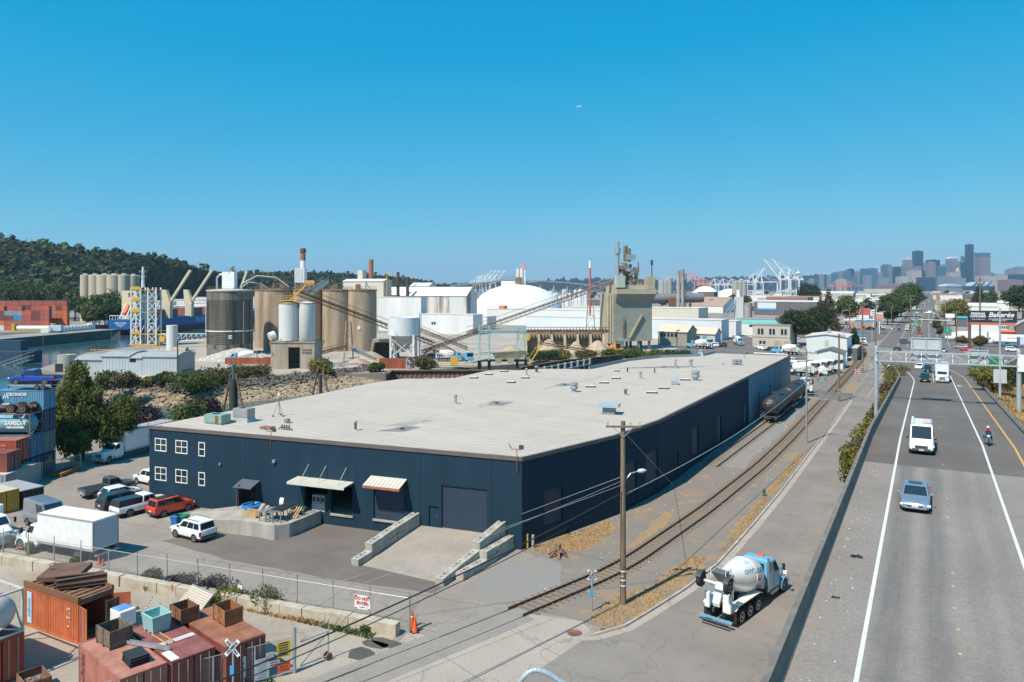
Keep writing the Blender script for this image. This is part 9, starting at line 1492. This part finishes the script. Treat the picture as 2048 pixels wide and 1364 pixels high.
TW=[(1740,1752.5,537,'blue',0),(1764.5,1778,528,'blue',3),(1777,1783,530,'pink',0),(1785.5,1800,534,'dark',9),(1806.5,1823,516,'pink',4),(1818,1838,539,'cream',1),(1828,1842.5,502,'dark',5),(1830,1841,533,'pink',3),(1843,1854,526,'grey',7),(1855,1868,523,'pink',1),(1856,1874.5,520,'dark',8),(1871.5,1889,534,'blue',4),(1877,1891,530,'grey',10),(1895,1911,514,'grey',6),(1901,1916,523,'pink',2),(1896,1911,545,'cream',0),(1912,1919.5,542,'cream',0),(1919,1927,522,'dark',4),(1922,1934,512,'blue',7),(1933,1944,489,'dark',2),(1943,1950.5,505,'grey',5),(1950,1956,520,'blue',8),(1955.5,1975,506,'pink',1),(1839,1864,555,'dark',-4),(1795,1812,553,'cream',-4),(1762,1814,567,'brick',-9),(1760,1774,556,'grey',-5),(1750,1762,546,'grey',2),(1985,2008,550,'cream',2),(2013,2026,537,'grey',6),(2030,2046,534,'grey',5),(2024,2048,549,'dark',-3),(2005,2036,560,'brick',-8),(1664.5,1675,543.5,'blue',0),(1677,1688,543,'grey',2),(1689,1700,541,'blue',1),(1696,1706,538,'dark',3),(1709,1717,541,'grey',4),(1721.5,1731.5,537.5,'blue',2),(1736,1745,537,'blue',0),(1639,1647,549,'grey',5),(1618,1627,556,'grey',4),(1655,1664,550,'grey',6),(1703,1712,553,'blue',-3),(1728,1740,551,'grey',-3),(1675,1690,556,'cream',-4),(1880,1900,553,'grey',-2),(1905,1926,556,'grey',-4),(1958,1985,552,'cream',-4),(1970,1988,545,'grey',8),(1990,2006,549,'grey',9)]
DESC={'pink':'pinkish stone','blue':'blue glass','dark':'dark glass','cream':'cream stone','grey':'grey','brick':'red brick'}
for i,(a,b,y,k,dd)in enumerate(TW):
 D=DC0+dd*60;c=K((a+b)/2,D);w_=(b-a)*D/F;z=H-(y-HY)*D/F
 if i==19:lb='tallest dark glass skyscraper of the downtown skyline'
 elif i==18:lb='blue glass skyscraper with a slanted top left of the tallest tower'
 elif i==4:lb='stepped pinkish tower with a crown in the left part of downtown'
 elif i==13:lb='tower with a curved white top left of the downtown centre'
 elif i==16:lb='small cream tower with a pyramid roof in front of downtown'
 elif i==22:lb='broad pinkish brown tower with a green top right of the tallest one'
 else:lb=f'{DESC[k]} {"high tower" if y < 530 else "tower" if y < 545 else "low block"} of the downtown skyline, {"far left" if a < 1735 else "left" if a < 1840 else "middle" if a < 1935 else "right"} part'
 t=thing('skyscraper' if y<545 else 'city_block',lb,'skyscraper' if y<545 else 'building',c,YAW,'downtown towers' if i not in(4,13,16,18,19,22)else None);q=w_/2
 if i==18:MB().loft([[(-q,-q,0),(q,-q,0),(q,q,0),(-q,q,0)],[(-q*.7,-q*.7,z+0),(q*.9,-q*.7,z-30),(q*.9,q*.7,z-20),(-q*.7,q*.7,z)]]).build('shaft',FM[k],t)
 elif i==4:MB().box(-q,q,-q,q,0,z-55).build('lower_shaft',FM[k],t);MB().box(-q*.8,q*.8,-q*.8,q*.8,z-55,z-14).build('upper_shaft',FM['grey'],t);MB().loft([[(-q*.8,-q*.8,z-14),(q*.8,-q*.8,z-14),(q*.8,q*.8,z-14),(-q*.8,q*.8,z-14)],[(-q*.3,-q*.3,z+8),(q*.3,-q*.3,z+8),(q*.3,q*.3,z+8),(-q*.3,q*.3,z+8)]]).build('crown',FM['cream'],t)
 elif i==13:MB().box(-q,q,-q,q,0,z-12).build('shaft',FM[k],t);MB().ext([(-q,z-12),(q,z-12),(q*.9,z+2),(0,z),(-q*.8,z-6)],-q,q,axis=1).build('crown',WHITE(),t)
 elif i==16:MB().box(-q,q,-q,q,0,z).build('shaft',FM[k],t);MB().cyl((0,0,z),(0,0,z+32),q*1.2,.5,4).build('spire',FM['cream'],t)
 elif i==22:MB().box(-q,q,-q,q,0,z-28).build('shaft',FM[k],t);MB().box(-q*.98,q*.98,-q*.98,q*.98,z-28,z).build('green_top',FM['blue'],t)
 elif i%4==1:MB().box(-q,q,-q,q,0,z-10).build('shaft',FM[k],t);MB().box(-q*.6,q*.6,-q*.6,q*.6,z-10,z).build('penthouse',FM['grey'],t)
 else:MB().box(-q,q,-q,q,0,z).build('shaft',FM[k],t);MB().box(-q*.5,q*.4,-q*.5,q*.5,z,z+4).build('roof_plant',FM['grey'],t)
t=thing('observation_tower','slender white tower with a flying saucer top on the skyline','tower',K(1596.5,7600));z=H-(540-HY)*7600/F;MB().lathe([(16,0),(8,z*.35),(7,z*.6),(9,z*.74)],10).build('stem',WHITE(),t);MB().lathe([(10,z*.74),(24,z*.82),(24,z*.86),(14,z*.9),(4,z*.93),(.5,z*1.03)],16).build('saucer',WHITE(),t)
t=thing('stadium','stadium with a white ribbed retractable roof and blue steel trusses','stadium',K(1958,4900),YAW);MB().box(-75,80,-40,60,0,36).build('stands',FM['dark'],t)
for k in range(3):MB().ext([(-60+44*k,36),(-22+44*k,36),(-24+44*k,62),(-50+44*k,56)],-30,50,axis=1).build('roof_panel',flat('stadium_roof',(.48,.52,.55)),t);MB().bar((-64+44*k,-32,36),(-26+44*k,-32,66),5).build('roof_truss',FM['blue'],t)
t=thing('stadium','low stadium with a long pale arch roof left of the ribbed one','stadium',K(1900,5100),YAW);MB().box(-60,60,-40,40,0,34).build('stands',FM['grey'],t);MB().ext([(-62,34),(62,34),(40,46),(0,52),(-40,46)],-44,44,axis=1).build('arch_roof',flat('stadium_roof',(.48,.52,.55)),t)
bld('viaduct','long dark elevated roadway below the stadiums',1868,1980,573,579.5,60,FM['dark'],RFG)
# low industrial quarter
LM=[(WHT,'white'),(CREAM,'cream'),(BEI,'beige'),(GRYF,'dark grey'),(mat('pale_grey_wall',(.40,.39,.37)),'pale grey'),(mat('dull_brick_wall',(.30,.16,.13)),'dull brick')]
for i in range(190):
 px=random.choice([random.uniform(1440,1800),random.uniform(1870,2060),random.uniform(1090,1440),random.uniform(1560,1830)]);D=760*(4300/760)**random.random();D=max(D,1250)if px<1440 else D
 x,y,_=K(px,D)
 if-24<x<18:continue
 m,nm=random.choice(LM);sx_,sy_,hh=random.uniform(12,46),random.uniform(12,50),random.uniform(5,13);t=thing('distant_warehouse',f'{nm} low building in the distant industrial quarter','building',(x,y,0),random.uniform(-.05,.05),'low buildings of the distant industrial quarter');MB().box(-sx_/2,sx_/2,0,sy_,0,hh).build('wall',m,t);MB().box(-sx_/2-.3,sx_/2+.3,-.3,sy_+.3,hh,hh+.4).build('roof',random.choice((RFW,RFW,RFG,TANR)),t)
for i in range(26):px=random.uniform(850,1090)if i<12 else random.uniform(270,520);D=random.uniform(900,1800)if i<12 else random.uniform(600,760);t=thing('distant_warehouse','white low building beyond the plant' if i<12 else 'white low building at the foot of the wooded hill','building',K(px,D),YAW,'low buildings beyond the river' if i>=12 else 'low buildings beyond the plant');a,b,hh=random.uniform(20,50),random.uniform(15,30),random.uniform(6,14);MB().box(-a/2,a/2,0,b,0,hh).build('wall',(WHT,CREAM,LM[4][0])[i%3],t);MB().box(-a/2-.3,a/2+.3,-.3,b+.3,hh,hh+.4).build('roof',RFW,t)
# airplane
ap_=PD(1158,213,1250);t=thing('airplane','small white airplane high in the clear sky','airplane',ap_,YAW+R(75));MB().lathe([(.1,-4.2),(.35,-3.2),(.75,-1),(.8,1.5),(.6,3.2),(.1,4.2)],12,axis=(0,1,0)).build('fuselage',WHITE(),t,smooth=40);MB().add([(-6,.2,.9),(6,.2,.9),(6,1.4,.9),(-6,1.4,.9),(-6,.2,1.05),(6,.2,1.05),(6,1.4,1.05),(-6,1.4,1.05)],[(0,1,2,3),(4,5,6,7),(0,1,5,4),(1,2,6,5),(2,3,7,6),(3,0,4,7)]).build('wing',WHITE(),t);MB().ext([(-4.2,.2),(-3.2,.2),(-3.6,2.0),(-4.2,2.0)],-.08,.08).build('tail_fin',WHITE(),t);MB().box(-2,2,-4.2,-3.4,.4,.5).build('tailplane',WHITE(),t)
# air between here and the hills
hz=bpy.data.materials.new('haze_air');hz.use_nodes=True;n=hz.node_tree;n.nodes.clear();pv=n.nodes.new('ShaderNodeVolumePrincipled');pv.inputs['Color'].default_value=(.50,.74,1,1);pv.inputs['Density'].default_value=0.000065;pv.inputs['Anisotropy'].default_value=.2;mo=n.nodes.new('ShaderNodeOutputMaterial');n.links.new(pv.outputs[0],mo.inputs['Volume'])
o=MB().box(-10000,8000,-600,10500,-8,400).build('haze',hz);o['kind']='stuff'
